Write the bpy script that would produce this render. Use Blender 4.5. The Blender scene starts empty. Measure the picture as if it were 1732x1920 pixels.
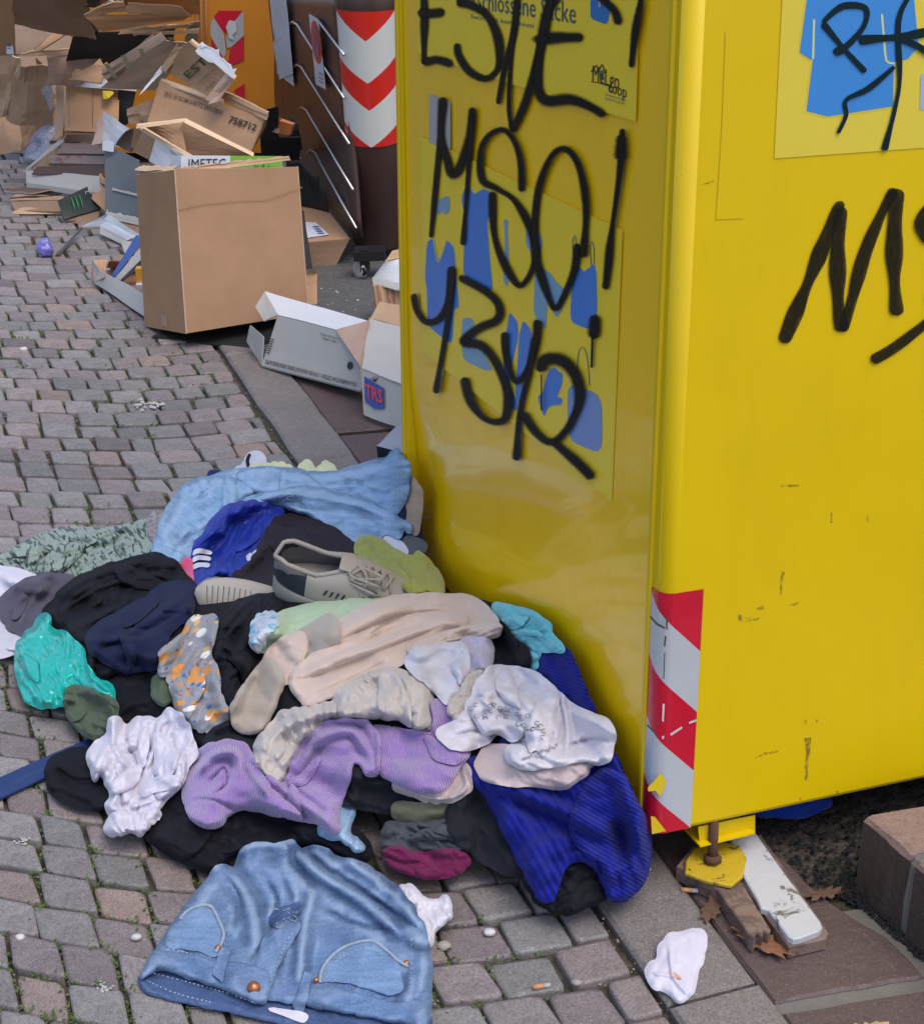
import bpy, bmesh, math, random
import numpy as np
from mathutils import Vector, Matrix, geometry
random.seed(7)
rng = np.random.default_rng(11)
SC = bpy.context.scene
COL = SC.collection
R = math.radians

# ------------------------------------------------------------------ camera
FPX, CX, CY, HC = 3100.0, 866.0, 960.0, 1.65
TH = math.atan(1480.0 / FPX)
cam_d = bpy.data.cameras.new('camera')
cam = bpy.data.objects.new('camera', cam_d); COL.objects.link(cam)
cam.location = (0, 0, HC); cam.rotation_euler = (math.pi/2 - TH, 0, 0)
cam_d.sensor_fit = 'VERTICAL'; cam_d.sensor_height = 24.0; cam_d.lens = 24.0 * FPX / 1920.0
cam_d.clip_start = 0.05; cam_d.clip_end = 500
SC.camera = cam
# ------------------------------------------------------------------ light
world = bpy.data.worlds.new('World'); SC.world = world; world.use_nodes = True
wn = world.node_tree; wn.nodes.clear()
sky = wn.nodes.new('ShaderNodeTexSky'); sky.sky_type = 'NISHITA'; sky.sun_disc = False
SUN_EL, SUN_AZ = 66.0, 140.0      # azimuth clockwise from +Y: behind and to the right of the camera
sky.sun_elevation = R(SUN_EL); sky.sun_rotation = R(SUN_AZ); sky.dust_density = 3.0; sky.air_density = 1.0
bg = wn.nodes.new('ShaderNodeBackground'); bg.inputs[1].default_value = 0.15
wo = wn.nodes.new('ShaderNodeOutputWorld')
wn.links.new(sky.outputs[0], bg.inputs[0]); wn.links.new(bg.outputs[0], wo.inputs[0])
sun_d = bpy.data.lights.new('sun', 'SUN'); sun_d.energy = 0.65; sun_d.angle = R(35); sun_d.color = (1, 0.96, 0.9)
sun = bpy.data.objects.new('sun', sun_d); COL.objects.link(sun)
az = R(SUN_AZ); el = R(SUN_EL)
sv = Vector((math.sin(az)*math.cos(el), math.cos(az)*math.cos(el), math.sin(el)))
sun.rotation_euler = sv.to_track_quat('Z', 'Y').to_euler()
SC.view_settings.view_transform = 'Standard'; SC.view_settings.look = 'None'
SC.view_settings.gamma = 1.0; SC.view_settings.use_curve_mapping = False
SC.view_settings.exposure = 0.74

# ------------------------------------------------------------------ helpers
FW = np.array([0, math.cos(TH), -math.sin(TH)]); UPV = np.array([0, math.sin(TH), math.cos(TH)])
CAM = np.array([0, 0, HC])
def ray(u, v):
    u = np.asarray(u, float); v = np.asarray(v, float)
    x = (u-CX)/FPX; y = -(v-CY)/FPX
    d = FW + x[..., None]*np.array([1., 0, 0]) + y[..., None]*UPV
    return d
def G(u, v, z=0.0):                       # the point at height z that lies at this bearing
    d = ray(u, v); t = (z-HC)/d[..., 2]
    return CAM + d*t[..., None]
def onplane(u, v, p0, n):
    d = ray(u, v); t = np.dot(p0-CAM, n)/(d @ n)
    return CAM + d*np.asarray(t)[..., None]
def proj(p):
    q = np.asarray(p, float)-CAM; zf = q @ FW
    return CX + FPX*q[..., 0]/zf, CY - FPX*(q @ UPV)/zf

class VNoise:
    def __init__(s, seed):
        s.t = np.random.default_rng(seed).uniform(-1, 1, (64, 64))
    def __call__(s, x, y):
        xi = np.floor(x).astype(int); yi = np.floor(y).astype(int); fx = x-xi; fy = y-yi
        fx = fx*fx*(3-2*fx); fy = fy*fy*(3-2*fy)
        t = s.t; a = t[yi % 64, xi % 64]; b = t[yi % 64, (xi+1) % 64]; c = t[(yi+1) % 64, xi % 64]; d = t[(yi+1) % 64, (xi+1) % 64]
        return (a*(1-fx)+b*fx)*(1-fy)+(c*(1-fx)+d*fx)*fy

def meta(o, label=None, cat=None, group=None, kind=None):
    if label: o['label'] = label
    if cat: o['category'] = cat
    if group: o['group'] = group
    if kind: o['kind'] = kind
    return o
def mesh_obj(name, verts, faces, mat=None, parent=None, smooth=False, mats=None, fmat=None):
    me = bpy.data.meshes.new(name)
    me.from_pydata([tuple(map(float, v)) for v in verts], [], [tuple(map(int, f)) for f in faces]); me.update()
    if mats:
        for m in mats: me.materials.append(m)
        if fmat is not None: me.polygons.foreach_set('material_index', np.asarray(fmat, dtype=np.int32))
    elif mat: me.materials.append(mat)
    if smooth: me.polygons.foreach_set('use_smooth', np.ones(len(me.polygons), dtype=bool))
    o = bpy.data.objects.new(name, me); COL.objects.link(o)
    if parent is not None: set_parent(o, parent)
    return o
def set_parent(o, p):
    o.parent = p
    o.matrix_parent_inverse = world_mat(p).inverted()
def world_mat(p):
    return p.matrix_basis.copy() if p.parent is None else world_mat(p.parent) @ p.matrix_parent_inverse @ p.matrix_basis
def empty(name, loc, label=None, cat=None, group=None, kind=None):
    o = bpy.data.objects.new(name, None); COL.objects.link(o); o.location = tuple(map(float, loc)); o.empty_display_size = 0.05
    return meta(o, label, cat, group, kind)

# ------------------------------------------------------------------ materials
def nt(name):
    m = bpy.data.materials.new(name); m.use_nodes = True
    n = m.node_tree.nodes; l = m.node_tree.links
    return m, n, l, n['Principled BSDF']
def tex_coord(n, l, kind, scale=(1, 1, 1), rot=0.0):
    tc = n.new('ShaderNodeTexCoord'); mp = n.new('ShaderNodeMapping')
    l.new(tc.outputs[kind], mp.inputs[0]); mp.inputs['Scale'].default_value = scale; mp.inputs['Rotation'].default_value = (0, 0, rot)
    return mp.outputs[0]
def noise(n, l, vec, scale, detail=4, rough=.55, dist=0):
    t = n.new('ShaderNodeTexNoise'); t.inputs['Scale'].default_value = scale; t.inputs['Detail'].default_value = detail
    t.inputs['Roughness'].default_value = rough; t.inputs['Distortion'].default_value = dist
    if vec is not None: l.new(vec, t.inputs['Vector'])
    return t.outputs['Fac']
def ramp(n, l, fac, stops):
    r = n.new('ShaderNodeValToRGB'); el = r.color_ramp.elements
    while len(el) < len(stops): el.new(0.5)
    for e, (p, c) in zip(el, stops):
        e.position = p; e.color = (*c, 1) if not isinstance(c, (int, float)) else (c, c, c, 1)
    l.new(fac, r.inputs[0]); return r.outputs[0]
def mixc(n, l, fac, a, b, mode='MIX'):
    m = n.new('ShaderNodeMix'); m.data_type = 'RGBA'; m.blend_type = mode
    if isinstance(fac, (int, float)): m.inputs[0].default_value = fac
    else: l.new(fac, m.inputs[0])
    for i, c in ((6, a), (7, b)):
        if isinstance(c, (tuple, list)): m.inputs[i].default_value = (*c[:3], 1)
        else: l.new(c, m.inputs[i])
    return m.outputs[2]
def mathn(n, l, op, a, b=None, clamp=False):
    m = n.new('ShaderNodeMath'); m.operation = op; m.use_clamp = clamp
    for i, c in enumerate((a, b)):
        if c is None: continue
        if isinstance(c, (int, float)): m.inputs[i].default_value = c
        else: l.new(c, m.inputs[i])
    return m.outputs[0]
def bump(n, l, b, h, strength, dist=.01, prev=None):
    t = n.new('ShaderNodeBump'); t.inputs['Strength'].default_value = strength; t.inputs['Distance'].default_value = dist
    l.new(h, t.inputs['Height'])
    if prev is not None: l.new(prev, t.inputs['Normal'])
    l.new(t.outputs[0], b.inputs['Normal']); return t.outputs[0]

def plain(name, c, rough=.6, metal=0, var=.12, scale=30, bumps=.1, coat=0, bs=300):
    m, n, l, b = nt(name); v = tex_coord(n, l, 'Object')
    c2 = tuple(max(0, x*(1-var*2)) for x in c)
    f = noise(n, l, v, scale, 6, .6)
    l.new(mixc(n, l, f, c2, c), b.inputs['Base Color'])
    b.inputs['Roughness'].default_value = rough; b.inputs['Metallic'].default_value = metal; b.inputs['Coat Weight'].default_value = coat
    if bumps: bump(n, l, b, noise(n, l, v, bs, 3), bumps, .002)
    return m
_card = {}
def card(c=(.37, .22, .125), key=None):
    k = tuple(c)
    if k in _card: return _card[k]
    m, n, l, b = nt('cardboard_paper'); v = tex_coord(n, l, 'Object')
    blot = noise(n, l, v, 7, 5, .6); fib = noise(n, l, v, 260, 2, .5)
    oi = n.new('ShaderNodeObjectInfo')
    cc = mixc(n, l, ramp(n, l, blot, [(.3, 0.0), (.75, 1.0)]), (c[0]*.80, c[1]*.77, c[2]*.74), c)
    cc = mixc(n, l, ramp(n, l, noise(n, l, tex_coord(n, l, 'Object', (1, 1, .4), .4), 3.5, 6, .75, .8), [(.56, 0.0), (.66, .35)]), cc, (c[0]*.6, c[1]*.55, c[2]*.5))
    cc = mixc(n, l, mathn(n, l, 'MULTIPLY', fib, .25), cc, tuple(min(1, x*1.5) for x in c))
    hsv = n.new('ShaderNodeHueSaturation'); l.new(cc, hsv.inputs['Color'])
    l.new(mathn(n, l, 'ADD', mathn(n, l, 'MULTIPLY', oi.outputs['Random'], .24), .96), hsv.inputs['Value'])
    l.new(hsv.outputs[0], b.inputs['Base Color']); b.inputs['Roughness'].default_value = .78
    # faint corrugation lines and soft creases
    w = n.new('ShaderNodeTexWave'); w.inputs['Scale'].default_value = 40; w.inputs['Distortion'].default_value = 1.5; l.new(v, w.inputs['Vector'])
    bm_ = bump(n, l, b, w.outputs['Fac'], .06, .002)
    bump(n, l, b, noise(n, l, v, 14, 4), .14, .012, bm_)
    _card[k] = m; return m

def fabric(name, c, c2=None, kind='plain', rib=0.0, ribrot=0.0, rough=.92, sheen=.25, weave=.25, vscale=18, spots=None, wear=.0, crease=.85):
    m, n, l, b = nt(name)
    uv = tex_coord(n, l, 'UV'); uvr = tex_coord(n, l, 'UV', rot=ribrot)
    base = mixc(n, l, ramp(n, l, noise(n, l, uv, vscale, 5, .6), [(.3, 0.0), (.7, 1.0)]), c2 or tuple(x*.8 for x in c), c)
    if kind == 'denim':
        tw = noise(n, l, tex_coord(n, l, 'UV', (1, .3, 1), .7), 520, 2, .7)
        st_ = noise(n, l, tex_coord(n, l, 'UV', (.22, 1, 1), .15), 75, 4, .65, .6)
        base = mixc(n, l, ramp(n, l, st_, [(.42, 0.0), (.72, .45)]), base, tuple(min(1, x*1.7+.03) for x in c))
        base = mixc(n, l, ramp(n, l, st_, [(.28, .5), (.46, 0.0)]), base, tuple(x*.45 for x in c))
        base = mixc(n, l, ramp(n, l, tw, [(.35, 0.0), (.7, .5)]), base, tuple(min(1, x*1.9+.05) for x in c))
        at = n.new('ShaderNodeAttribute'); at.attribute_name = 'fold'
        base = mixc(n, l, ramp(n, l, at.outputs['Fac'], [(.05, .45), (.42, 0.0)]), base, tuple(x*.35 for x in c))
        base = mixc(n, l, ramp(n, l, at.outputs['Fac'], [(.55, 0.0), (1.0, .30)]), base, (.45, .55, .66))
        base = mixc(n, l, ramp(n, l, noise(n, l, uv, 7, 3, .5), [(.40, 0.0), (.85, wear)]), base, (.34, .45, .60))
    if kind == 'brush':    # short dark brush strokes printed on the cloth
        sv_ = tex_coord(n, l, 'UV', (1, .32, 1), .5)
        base = mixc(n, l, ramp(n, l, noise(n, l, sv_, 75, 3, .5, 1.5), [(.52, 0.0), (.57, 1.0)]), base, (.035, .06, .055))
    if kind == 'print':
        for sc_, col_, th, rt in ((15, (.72, .70, .68), .27, 1.1), (16, (.62, .27, .07), .25, .3), (19, (.62, .42, .14), .20, 2.0), (24, (.06, .14, .38), .17, .7), (40, (.45, .05, .05), .12, 1.6)):
            vo = n.new('ShaderNodeTexVoronoi'); vo.inputs['Scale'].default_value = sc_; l.new(tex_coord(n, l, 'UV', (1, 2.1, 1), rt), vo.inputs['Vector'])
            base = mixc(n, l, ramp(n, l, vo.outputs['Distance'], [(th, 1.0), (th+.03, 0.0)]), base, col_)
    l.new(base, b.inputs['Base Color'])
    lum = sum(c)/3; sheen = sheen*min(1, lum*5)
    b.inputs['Roughness'].default_value = rough; b.inputs['Sheen Weight'].default_value = sheen; b.inputs['Sheen Roughness'].default_value = .5
    b.inputs['Specular IOR Level'].default_value = .12 if rough > .8 else (.18 if rough > .6 else .4)
    cr = n.new('ShaderNodeTexNoise'); cr.noise_type = 'RIDGED_MULTIFRACTAL'; cr.inputs['Scale'].default_value = 13; cr.inputs['Detail'].default_value = 3; cr.inputs['Roughness'].default_value = .45; cr.inputs['Distortion'].default_value = .5
    l.new(tex_coord(n, l, 'UV', (.4, 1, 1) if kind not in ('knit', 'cable') else (.7, .7, 1)), cr.inputs['Vector'])
    pv = bump(n, l, b, cr.outputs['Fac'], crease, .006)
    pv = bump(n, l, b, noise(n, l, uv, 38, 4, .6, .4), .35, .004, pv)
    pv = bump(n, l, b, noise(n, l, uv, 800, 2, .6), weave, .0012, pv)
    if kind in ('knit', 'cable'):
        w = n.new('ShaderNodeTexWave'); w.inputs['Scale'].default_value = .314/rib; w.inputs['Distortion'].default_value = .6; w.inputs['Detail Scale'].default_value = .4
        l.new(uvr, w.inputs['Vector']); pv = bump(n, l, b, w.outputs['Fac'], .9, rib*.35, pv)
        w2 = n.new('ShaderNodeTexWave'); w2.bands_direction = 'Y'; w2.inputs['Scale'].default_value = .314/(rib*.6); w2.inputs['Distortion'].default_value = 1.2
        l.new(uvr, w2.inputs['Vector']); pv = bump(n, l, b, w2.outputs['Fac'], .18, rib*.18, pv)
        l.new(mixc(n, l, mathn(n, l, 'MULTIPLY', mathn(n, l, 'SUBTRACT', 1.0, w.outputs['Fac']), .28), base, tuple(x*.45 for x in c)), b.inputs['Base Color'])
        if kind == 'cable':
            vo = n.new('ShaderNodeTexVoronoi'); vo.feature = 'SMOOTH_F1'; vo.inputs['Scale'].default_value = 45; l.new(tex_coord(n, l, 'UV', (1, .6, 1), ribrot+.6), vo.inputs['Vector'])
            bump(n, l, b, vo.outputs['Distance'], .7, .006, pv)
    return m

# ------------------------------------------------------------------ thin things: walls of board, ribbons, tubes, text
def wall(name, P, th, mat, parent=None, n=6, amp=0.0, seed=0, label=None, bend=0.0, ragged=None, edge=None, pin=False):
    """a board: P = four world corners (00,10,11,01), extruded by th against its normal, slightly wavy"""
    P = [np.asarray(p, float) for p in P]
    nn = np.cross(P[1]-P[0], P[3]-P[0]) + np.cross(P[2]-P[1], P[2]-P[3]); nn = nn/np.linalg.norm(nn)
    if nn @ (CAM - P[0]) < 0: nn = -nn; flip = True
    else: flip = False
    L1 = np.linalg.norm(P[1]-P[0]); L2 = np.linalg.norm(P[3]-P[0])
    nu = n; nv = n; vs = []; vn = VNoise(seed+5)
    rg = np.random.default_rng(seed+77)
    rag = rg.uniform(-1, 1, 200)
    for side in (0, 1):
        for j in range(nv+1):
            for i in range(nu+1):
                s, t = i/nu, j/nv
                tt = t
                if ragged and j == nv: tt = t + ragged*rag[i]
                p = (P[0]*(1-s)+P[1]*s)*(1-tt)+(P[3]*(1-s)+P[2]*s)*tt
                w_ = amp*float(vn(np.array(s*3.1+seed), np.array(t*3.1)))*(1 if not (s in (0, 1) and t in (0, 1)) else .2) * ((math.sin(math.pi*s)*math.sin(math.pi*t))**.5 if pin and 0 < s < 1 and 0 < t < 1 else (0 if pin else 1)) + bend*math.sin(math.pi*s)
                vs.append(p + nn*w_ - nn*th*side)
    K = (nu+1)*(nv+1); fs = []; fm = []
    for j in range(nv):
        for i in range(nu):
            a = j*(nu+1)+i; q = (a, a+1, a+nu+2, a+nu+1)
            fs.append(q[::-1] if flip else q); fm.append(0)
            q = tuple(x+K for x in q); fs.append(q if flip else q[::-1]); fm.append(0)
    ring = [i for i in range(nu+1)] + [j*(nu+1)+nu for j in range(1, nv+1)] + [nv*(nu+1)+i for i in range(nu-1, -1, -1)] + [j*(nu+1) for j in range(nv-1, 0, -1)]
    for a, c in zip(ring, ring[1:]+ring[:1]):
        q = (c, a, a+K, c+K); fs.append(q[::-1] if flip else q); fm.append(1)
    o = mesh_obj(name, vs, fs, None, parent, smooth=False, mats=[mat, edge or mat], fmat=fm)
    if label: o['label'] = label
    return o
def sheet(name, poly, z, th, mat, parent=None):
    """flat prism on the ground from world xy polygon"""
    n = len(poly); vs = [(p[0], p[1], z) for p in poly]+[(p[0], p[1], z-th) for p in poly]
    a = sum(poly[i][0]*poly[(i+1) % n][1]-poly[(i+1) % n][0]*poly[i][1] for i in range(n))
    fs = [tuple(range(n)), tuple(range(2*n-1, n-1, -1))]+[((i+1) % n, i, i+n, (i+1) % n+n) for i in range(n)]
    if a < 0: fs = [f[::-1] for f in fs]
    return mesh_obj(name, vs, fs, mat, parent)
def smooth_path(p, step, closed=False):
    p = np.asarray(p, float); n = len(p); out = []
    rngk = range(n) if closed else range(n-1)
    for i in rngk:
        if closed: a, b, c, d = p[(i-1) % n], p[i], p[(i+1) % n], p[(i+2) % n]
        else: a, b, c, d = p[max(i-1, 0)], p[i], p[i+1], p[min(i+2, n-1)]
        m = max(1, int(round(np.linalg.norm(c-b)/step)))
        for k in range(m):
            t = k/m
            out.append(.5*((2*b)+(-a+c)*t+(2*a-5*b+4*c-d)*t*t+(-a+3*b-3*c+d)*t**3))
    if not closed: out.append(p[-1])
    return np.array(out)
def tube(name, pts, r, mat, parent=None, seg=6, taper=None):
    pts = [Vector(tuple(map(float, p))) for p in pts]; vs = []; fs = []; n = len(pts)
    for i, p in enumerate(pts):
        d = (pts[min(i+1, n-1)]-pts[max(i-1, 0)]).normalized()
        a = d.orthogonal().normalized() if i == 0 else (a - d*a.dot(d)).normalized()
        b = d.cross(a); rr = r if taper is None else r*taper[i]
        for k in range(seg):
            t = 2*math.pi*k/seg; vs.append(p + (a*math.cos(t)+b*math.sin(t))*rr)
    for i in range(n-1):
        for k in range(seg):
            fs.append((i*seg+k, i*seg+(k+1) % seg, (i+1)*seg+(k+1) % seg, (i+1)*seg+k))
    fs.append(tuple(range(seg-1, -1, -1))); fs.append(tuple((n-1)*seg+k for k in range(seg)))
    return mesh_obj(name, vs, fs, mat, parent, smooth=True)
def text_on(body, o, xd, yd, width, mat, parent, nrm, name='lettering', lift=.0008, bold=0.0, height=None):
    """flat lettering: baseline starts at o, runs along unit xd for width metres; yd is up"""
    cu = bpy.data.curves.new('lettering_curve', 'FONT'); cu.body = body; cu.size = 1; cu.resolution_u = 2; cu.offset = bold
    t = bpy.data.objects.new('t', cu); COL.objects.link(t)
    dg = bpy.context.evaluated_depsgraph_get(); me = bpy.data.meshes.new_from_object(t.evaluated_get(dg))
    bpy.data.objects.remove(t)
    co = np.array([v.co[:] for v in me.vertices]); x0, x1 = co[:, 0].min(), co[:, 0].max(); y1 = max(.3, co[:, 1].max())
    sx = width/(x1-x0); sy = sx if height is None else height/y1
    w = np.asarray(o)+(co[:, :1]-x0)*sx*np.asarray(xd)+co[:, 1:2]*sy*np.asarray(yd)+np.asarray(nrm)*lift
    fs = [tuple(p.vertices) for p in me.polygons]
    ob = mesh_obj(name, w, fs, mat, parent); return ob
# ================================================================== GROUND
def mat_soil():
    m, n, l, b = nt('joint_soil'); v = tex_coord(n, l, 'Object')
    c = mixc(n, l, ramp(n, l, noise(n, l, v, 60, 6, .7), [(.35, 0.0), (.7, 1.0)]), (.025, .020, .016), (.15, .12, .09))
    moss = ramp(n, l, noise(n, l, v, 3.2, 6, .65), [(.50, 0.0), (.64, 1.0)])
    mc = mixc(n, l, noise(n, l, v, 120, 4, .7), (.018, .026, .008), (.07, .10, .03))
    l.new(mixc(n, l, mathn(n, l, 'MULTIPLY', moss, .8), c, mc), b.inputs['Base Color']); b.inputs['Roughness'].default_value = .95
    bump(n, l, b, noise(n, l, v, 220, 5, .7), .9, .006)
    return m
def mat_stone(name, c=None, speck=.5, scale=1.0, dirt=.35, dcol=(.05, .04, .035)):
    """stone with mineral specks; c None reads the colour of each cobble"""
    m, n, l, b = nt(name); v = tex_coord(n, l, 'Object')
    if c is None:
        at = n.new('ShaderNodeAttribute'); at.attribute_name = 'tint'; base = at.outputs['Color']
    else:
        rgb = n.new('ShaderNodeRGB'); rgb.outputs[0].default_value = (*c, 1); base = rgb.outputs[0]
    base = mixc(n, l, ramp(n, l, noise(n, l, v, 14*scale, 5, .65), [(.38, 0.0), (.78, dirt)]), base, dcol)
    base = mixc(n, l, ramp(n, l, noise(n, l, v, 75, 4, .7), [(.45, 0.0), (.75, .35)]), base, (.06, .05, .045))
    base = mixc(n, l, ramp(n, l, noise(n, l, v, 330, 3, .6), [(.48, 0.0), (.60, speck*.8)]), base, (.03, .03, .03))
    base = mixc(n, l, ramp(n, l, noise(n, l, v, 420, 3, .6), [(.60, 0.0), (.68, speck)]), base, (.55, .52, .50))
    l.new(base, b.inputs['Base Color'])
    l.new(ramp(n, l, noise(n, l, v, 40, 4), [(.3, .42), (.7, .75)]), b.inputs['Roughness'])
    p = bump(n, l, b, noise(n, l, v, 55, 5, .65), .55, .005)
    bump(n, l, b, noise(n, l, v, 500, 3, .6), .3, .0012, p)
    return m
M_soil = mat_soil(); M_cob = mat_stone('cobble_porphyry')
M_gran = mat_stone('granite', (.21, .185, .175), .55, .6, .3)
M_porph = mat_stone('purple_porphyry_slab', (.105, .068, .066), .25, .45, .5, (.045, .035, .035))
M_mort = plain('mortar', (.19, .18, .16), .9, var=.25, scale=40, bumps=.6, bs=180)
M_asph = mat_stone('asphalt', (.10, .10, .10), .7, 1, .4, (.03, .03, .03))
M_grav = plain('dark_gravel', (.016, .016, .018), .9, var=.4, scale=120, bumps=.6, bs=120)

a20 = math.atan2(1254, 3435)
KA = np.array([-math.sin(a20), math.cos(a20)])       # along the kerb, away
KB = np.array([-math.cos(a20), -math.sin(a20)])      # to its left
def g2(u, v, z=0.0): return G(u, v, z)[:2]
K0 = g2(416, 651)*.5 + (g2(1206, 1850))*.5
def left_of(p): return float((np.asarray(p)[:2]-K0) @ KB)
# ground sheets
S = 60.0
ground = mesh_obj('ground', [(-S, -S, -.014), (S, -S, -.014), (S, S, -.014), (-S, S, -.014)], [(0, 1, 2, 3)], M_soil); ground['kind'] = 'structure'
kl = [left_of(g2(416, 651)), left_of(g2(590, 862)), left_of(g2(1206, 1850))]
kr = [left_of(g2(554, 702)), left_of(g2(668, 859)), left_of(g2(1410, 1858))]
def kpt(a, b): return K0 + KA*a + KB*b
KBL, KBR = 0.0, float(np.mean(kr))
print('kerb', kl, kr)
kerb = empty('kerb', (*kpt(0, KBR/2), 0), kind='structure')
def ak(u, v): return float((g2(u, v)-K0) @ KA)
joints = sorted([ak(430, 668), ak(625, 862), ak(1330, 1868), ak(1330, 1868)-1.1, ak(430, 668)+.9, ak(430, 668)+1.9, ak(430, 668)+2.9])
def slab(name, poly, zt, mat, parent, bev=.006, th=.12, label=None):
    n = len(poly); c = np.mean(poly, 0); vs = []; P = np.asarray(poly)
    for k, (ins, z) in enumerate(((0, zt-th), (0, zt-bev), (bev, zt))):
        for i in range(n):
            d0 = P[i]-P[i-1]; d1 = P[(i+1) % n]-P[i]; d0 = d0/np.linalg.norm(d0); d1 = d1/np.linalg.norm(d1)
            nn = np.array([-(d0+d1)[1], (d0+d1)[0]]); nn = nn/np.linalg.norm(nn)
            if nn @ (c-P[i]) < 0: nn = -nn
            vs.append((*(P[i]+nn*ins*1.2), z))
    fs = [tuple(2*n+i for i in range(n))]
    for k in (0, 1):
        for i in range(n): fs.append((k*n+i, k*n+(i+1) % n, (k+1)*n+(i+1) % n, (k+1)*n+i))
    ar = sum(P[i][0]*P[(i+1) % n][1]-P[(i+1) % n][0]*P[i][1] for i in range(n))
    if ar < 0: fs = [f[::-1] for f in fs]
    o = mesh_obj(name, vs, fs, mat, parent)
    if label: o['label'] = label
    return o
for i in range(len(joints)-1):
    a0, a1 = joints[i]+.003, joints[i+1]-.003; e = rng.uniform(-.004, .004, 4); m_ = 8
    pts = []
    for k in range(m_+1): pts.append(kpt(a0+(a1-a0)*k/m_, KBL-.004+rng.uniform(-.003, .003)))
    for k in range(m_, -1, -1): pts.append(kpt(a0+(a1-a0)*k/m_, KBR+rng.uniform(-.003, .003)))
    slab('kerb_stone', pts, .004+rng.uniform(-.002, .003), M_gran, kerb)
# purple slabs between the kerb and the dark gravel, with mortar joints
slabs = empty('pavement', (*g2(1500, 1750), 0), kind='structure')
ed = [g2(1428, 1560, -.004), g2(1500, 1650), g2(1600, 1690), g2(1732, 1800)]
gutL = left_of(g2(1600, 1690)); gutN = left_of(g2(1760, 1860))
rowj = [ak(1400, 1880)-.9, ak(1440, 1895), ak(1440, 1895)+.62, ak(1440, 1895)+1.25, ak(1440, 1895)+1.9, ak(1440, 1895)+2.5]
JD = (g2(1732, 1835)-g2(1430, 1885)); JD = JD/np.linalg.norm(JD)
KO = K0+KB*(KBR-.004)
def aw(p): return np.linalg.solve(np.stack([KA, JD], 1), np.asarray(p)[:2]-KO)
edge_ = np.array([aw(g2(*q)) for q in ((1900, 1960), (1732, 1800), (1606, 1693), (1560, 1672), (1500, 1612), (1428, 1548), (1330, 1470), (1260, 1400))]+[(aw(g2(1100, 1250))[0], .9), (aw(g2(900, 900))[0], .9)]); edge_ = edge_[np.argsort(edge_[:, 0])]
print('slab edge', edge_)
def wS_(a): return float(np.interp(a, edge_[:, 0], edge_[:, 1]))
AR = float(aw(g2(1440, 1890))[0])
for r in range(-2, 6):
    a0, a1 = AR+r*.56+.012, AR+(r+1)*.56-.012; pts = []
    for t in np.linspace(0, 1, 8)[:-1]: pts.append(KO+KA*a0+JD*wS_(a0)*t+rng.uniform(-.002, .002, 2))
    for t in np.linspace(0, 1, 12)[:-1]: a_ = a0+(a1-a0)*t; pts.append(KO+KA*a_+JD*(wS_(a_)-.02+rng.uniform(-.008, .008)))
    for t in np.linspace(1, 0, 8)[:-1]: pts.append(KO+KA*a1+JD*wS_(a1)*t+rng.uniform(-.002, .002, 2))
    pts.append(KO+KA*a1); pts.append(KO+KA*a0)
    slab('paving_slab', pts[:-1], -.001+rng.uniform(-.001, .001), M_porph, slabs, .004, .05)
mq = [KO+KA*(AR-1.2)]+[KO+KA*a_+JD*(wS_(a_)+.018) for a_ in np.linspace(AR-1.2, float(aw(g2(1615, 1698))[0]), 12)]+[KO+KA*float(aw(g2(1615, 1698))[0])]
sheet('mortar_bed', mq, -.006, .02, M_mort, slabs)
asp = [KO+KA*a_+JD*w_ for a_, w_ in ((ak(554, 702)+.25, .0), (ak(554, 702)+2.6, .0), (ak(554, 702)+2.6, 2.2), (ak(554, 702)+.25, 2.2))]
ash = sheet('road', asp, .003, .02, M_asph); ash['kind'] = 'structure'

# dark gravel under the bin: one mass of small stones
def rockmesh(name, pts, sizes, mat, parent=None, seed=3):
    rg = np.random.default_rng(seed); vs = []; fs = []
    base = np.array([(1, 0, 0), (-1, 0, 0), (0, 1, 0), (0, -1, 0), (0, 0, 1), (0, 0, -1)], float)
    fac = [(0, 2, 4), (2, 1, 4), (1, 3, 4), (3, 0, 4), (2, 0, 5), (1, 2, 5), (3, 1, 5), (0, 3, 5)]
    for p, s in zip(pts, sizes):
        k = len(vs); b = base*rg.uniform(.6, 1.2, (6, 3))*s + rg.uniform(-.2, .2, (6, 3))*s
        an = rg.uniform(0, 6.28); c, s_ = math.cos(an), math.sin(an)
        b = b @ np.array([[c, -s_, 0], [s_, c, 0], [0, 0, .7]])
        vs += [tuple(q+p) for q in b]; fs += [tuple(x+k for x in f) for f in fac]
    return mesh_obj(name, vs, fs, mat, parent)
gp = []
while len(gp) < 15000:
    a = rng.uniform(AR-.1, AR+1.3); w = rng.uniform(-.015, .75) if a > AR+.22 else rng.uniform(.0, .08)
    p = KO+KA*a+JD*(wS_(a)+w); gp.append((p[0], p[1], rng.uniform(-.012, .0)))
gr = rockmesh('gravel', gp, rng.uniform(.002, .0062, len(gp)), M_grav); meta(gr, 'dark gravel and grit in the gutter under the yellow bin', 'gravel', kind='stuff')

# raised stone step at the right edge
stp = empty('stone_step', (*g2(1603, 1665), 0)); meta(stp, 'raised porphyry stone step at the lower right edge beside the dark gutter', 'step')
M_step = mat_stone('step_stone', (.26, .17, .145), .35, .4, .35, (.09, .06, .05))
M_stepd = mat_stone('step_riser', (.060, .042, .034), .2, .4, .5, (.03, .022, .018))
pA = g2(1602, 1668); ztop = None
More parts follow.
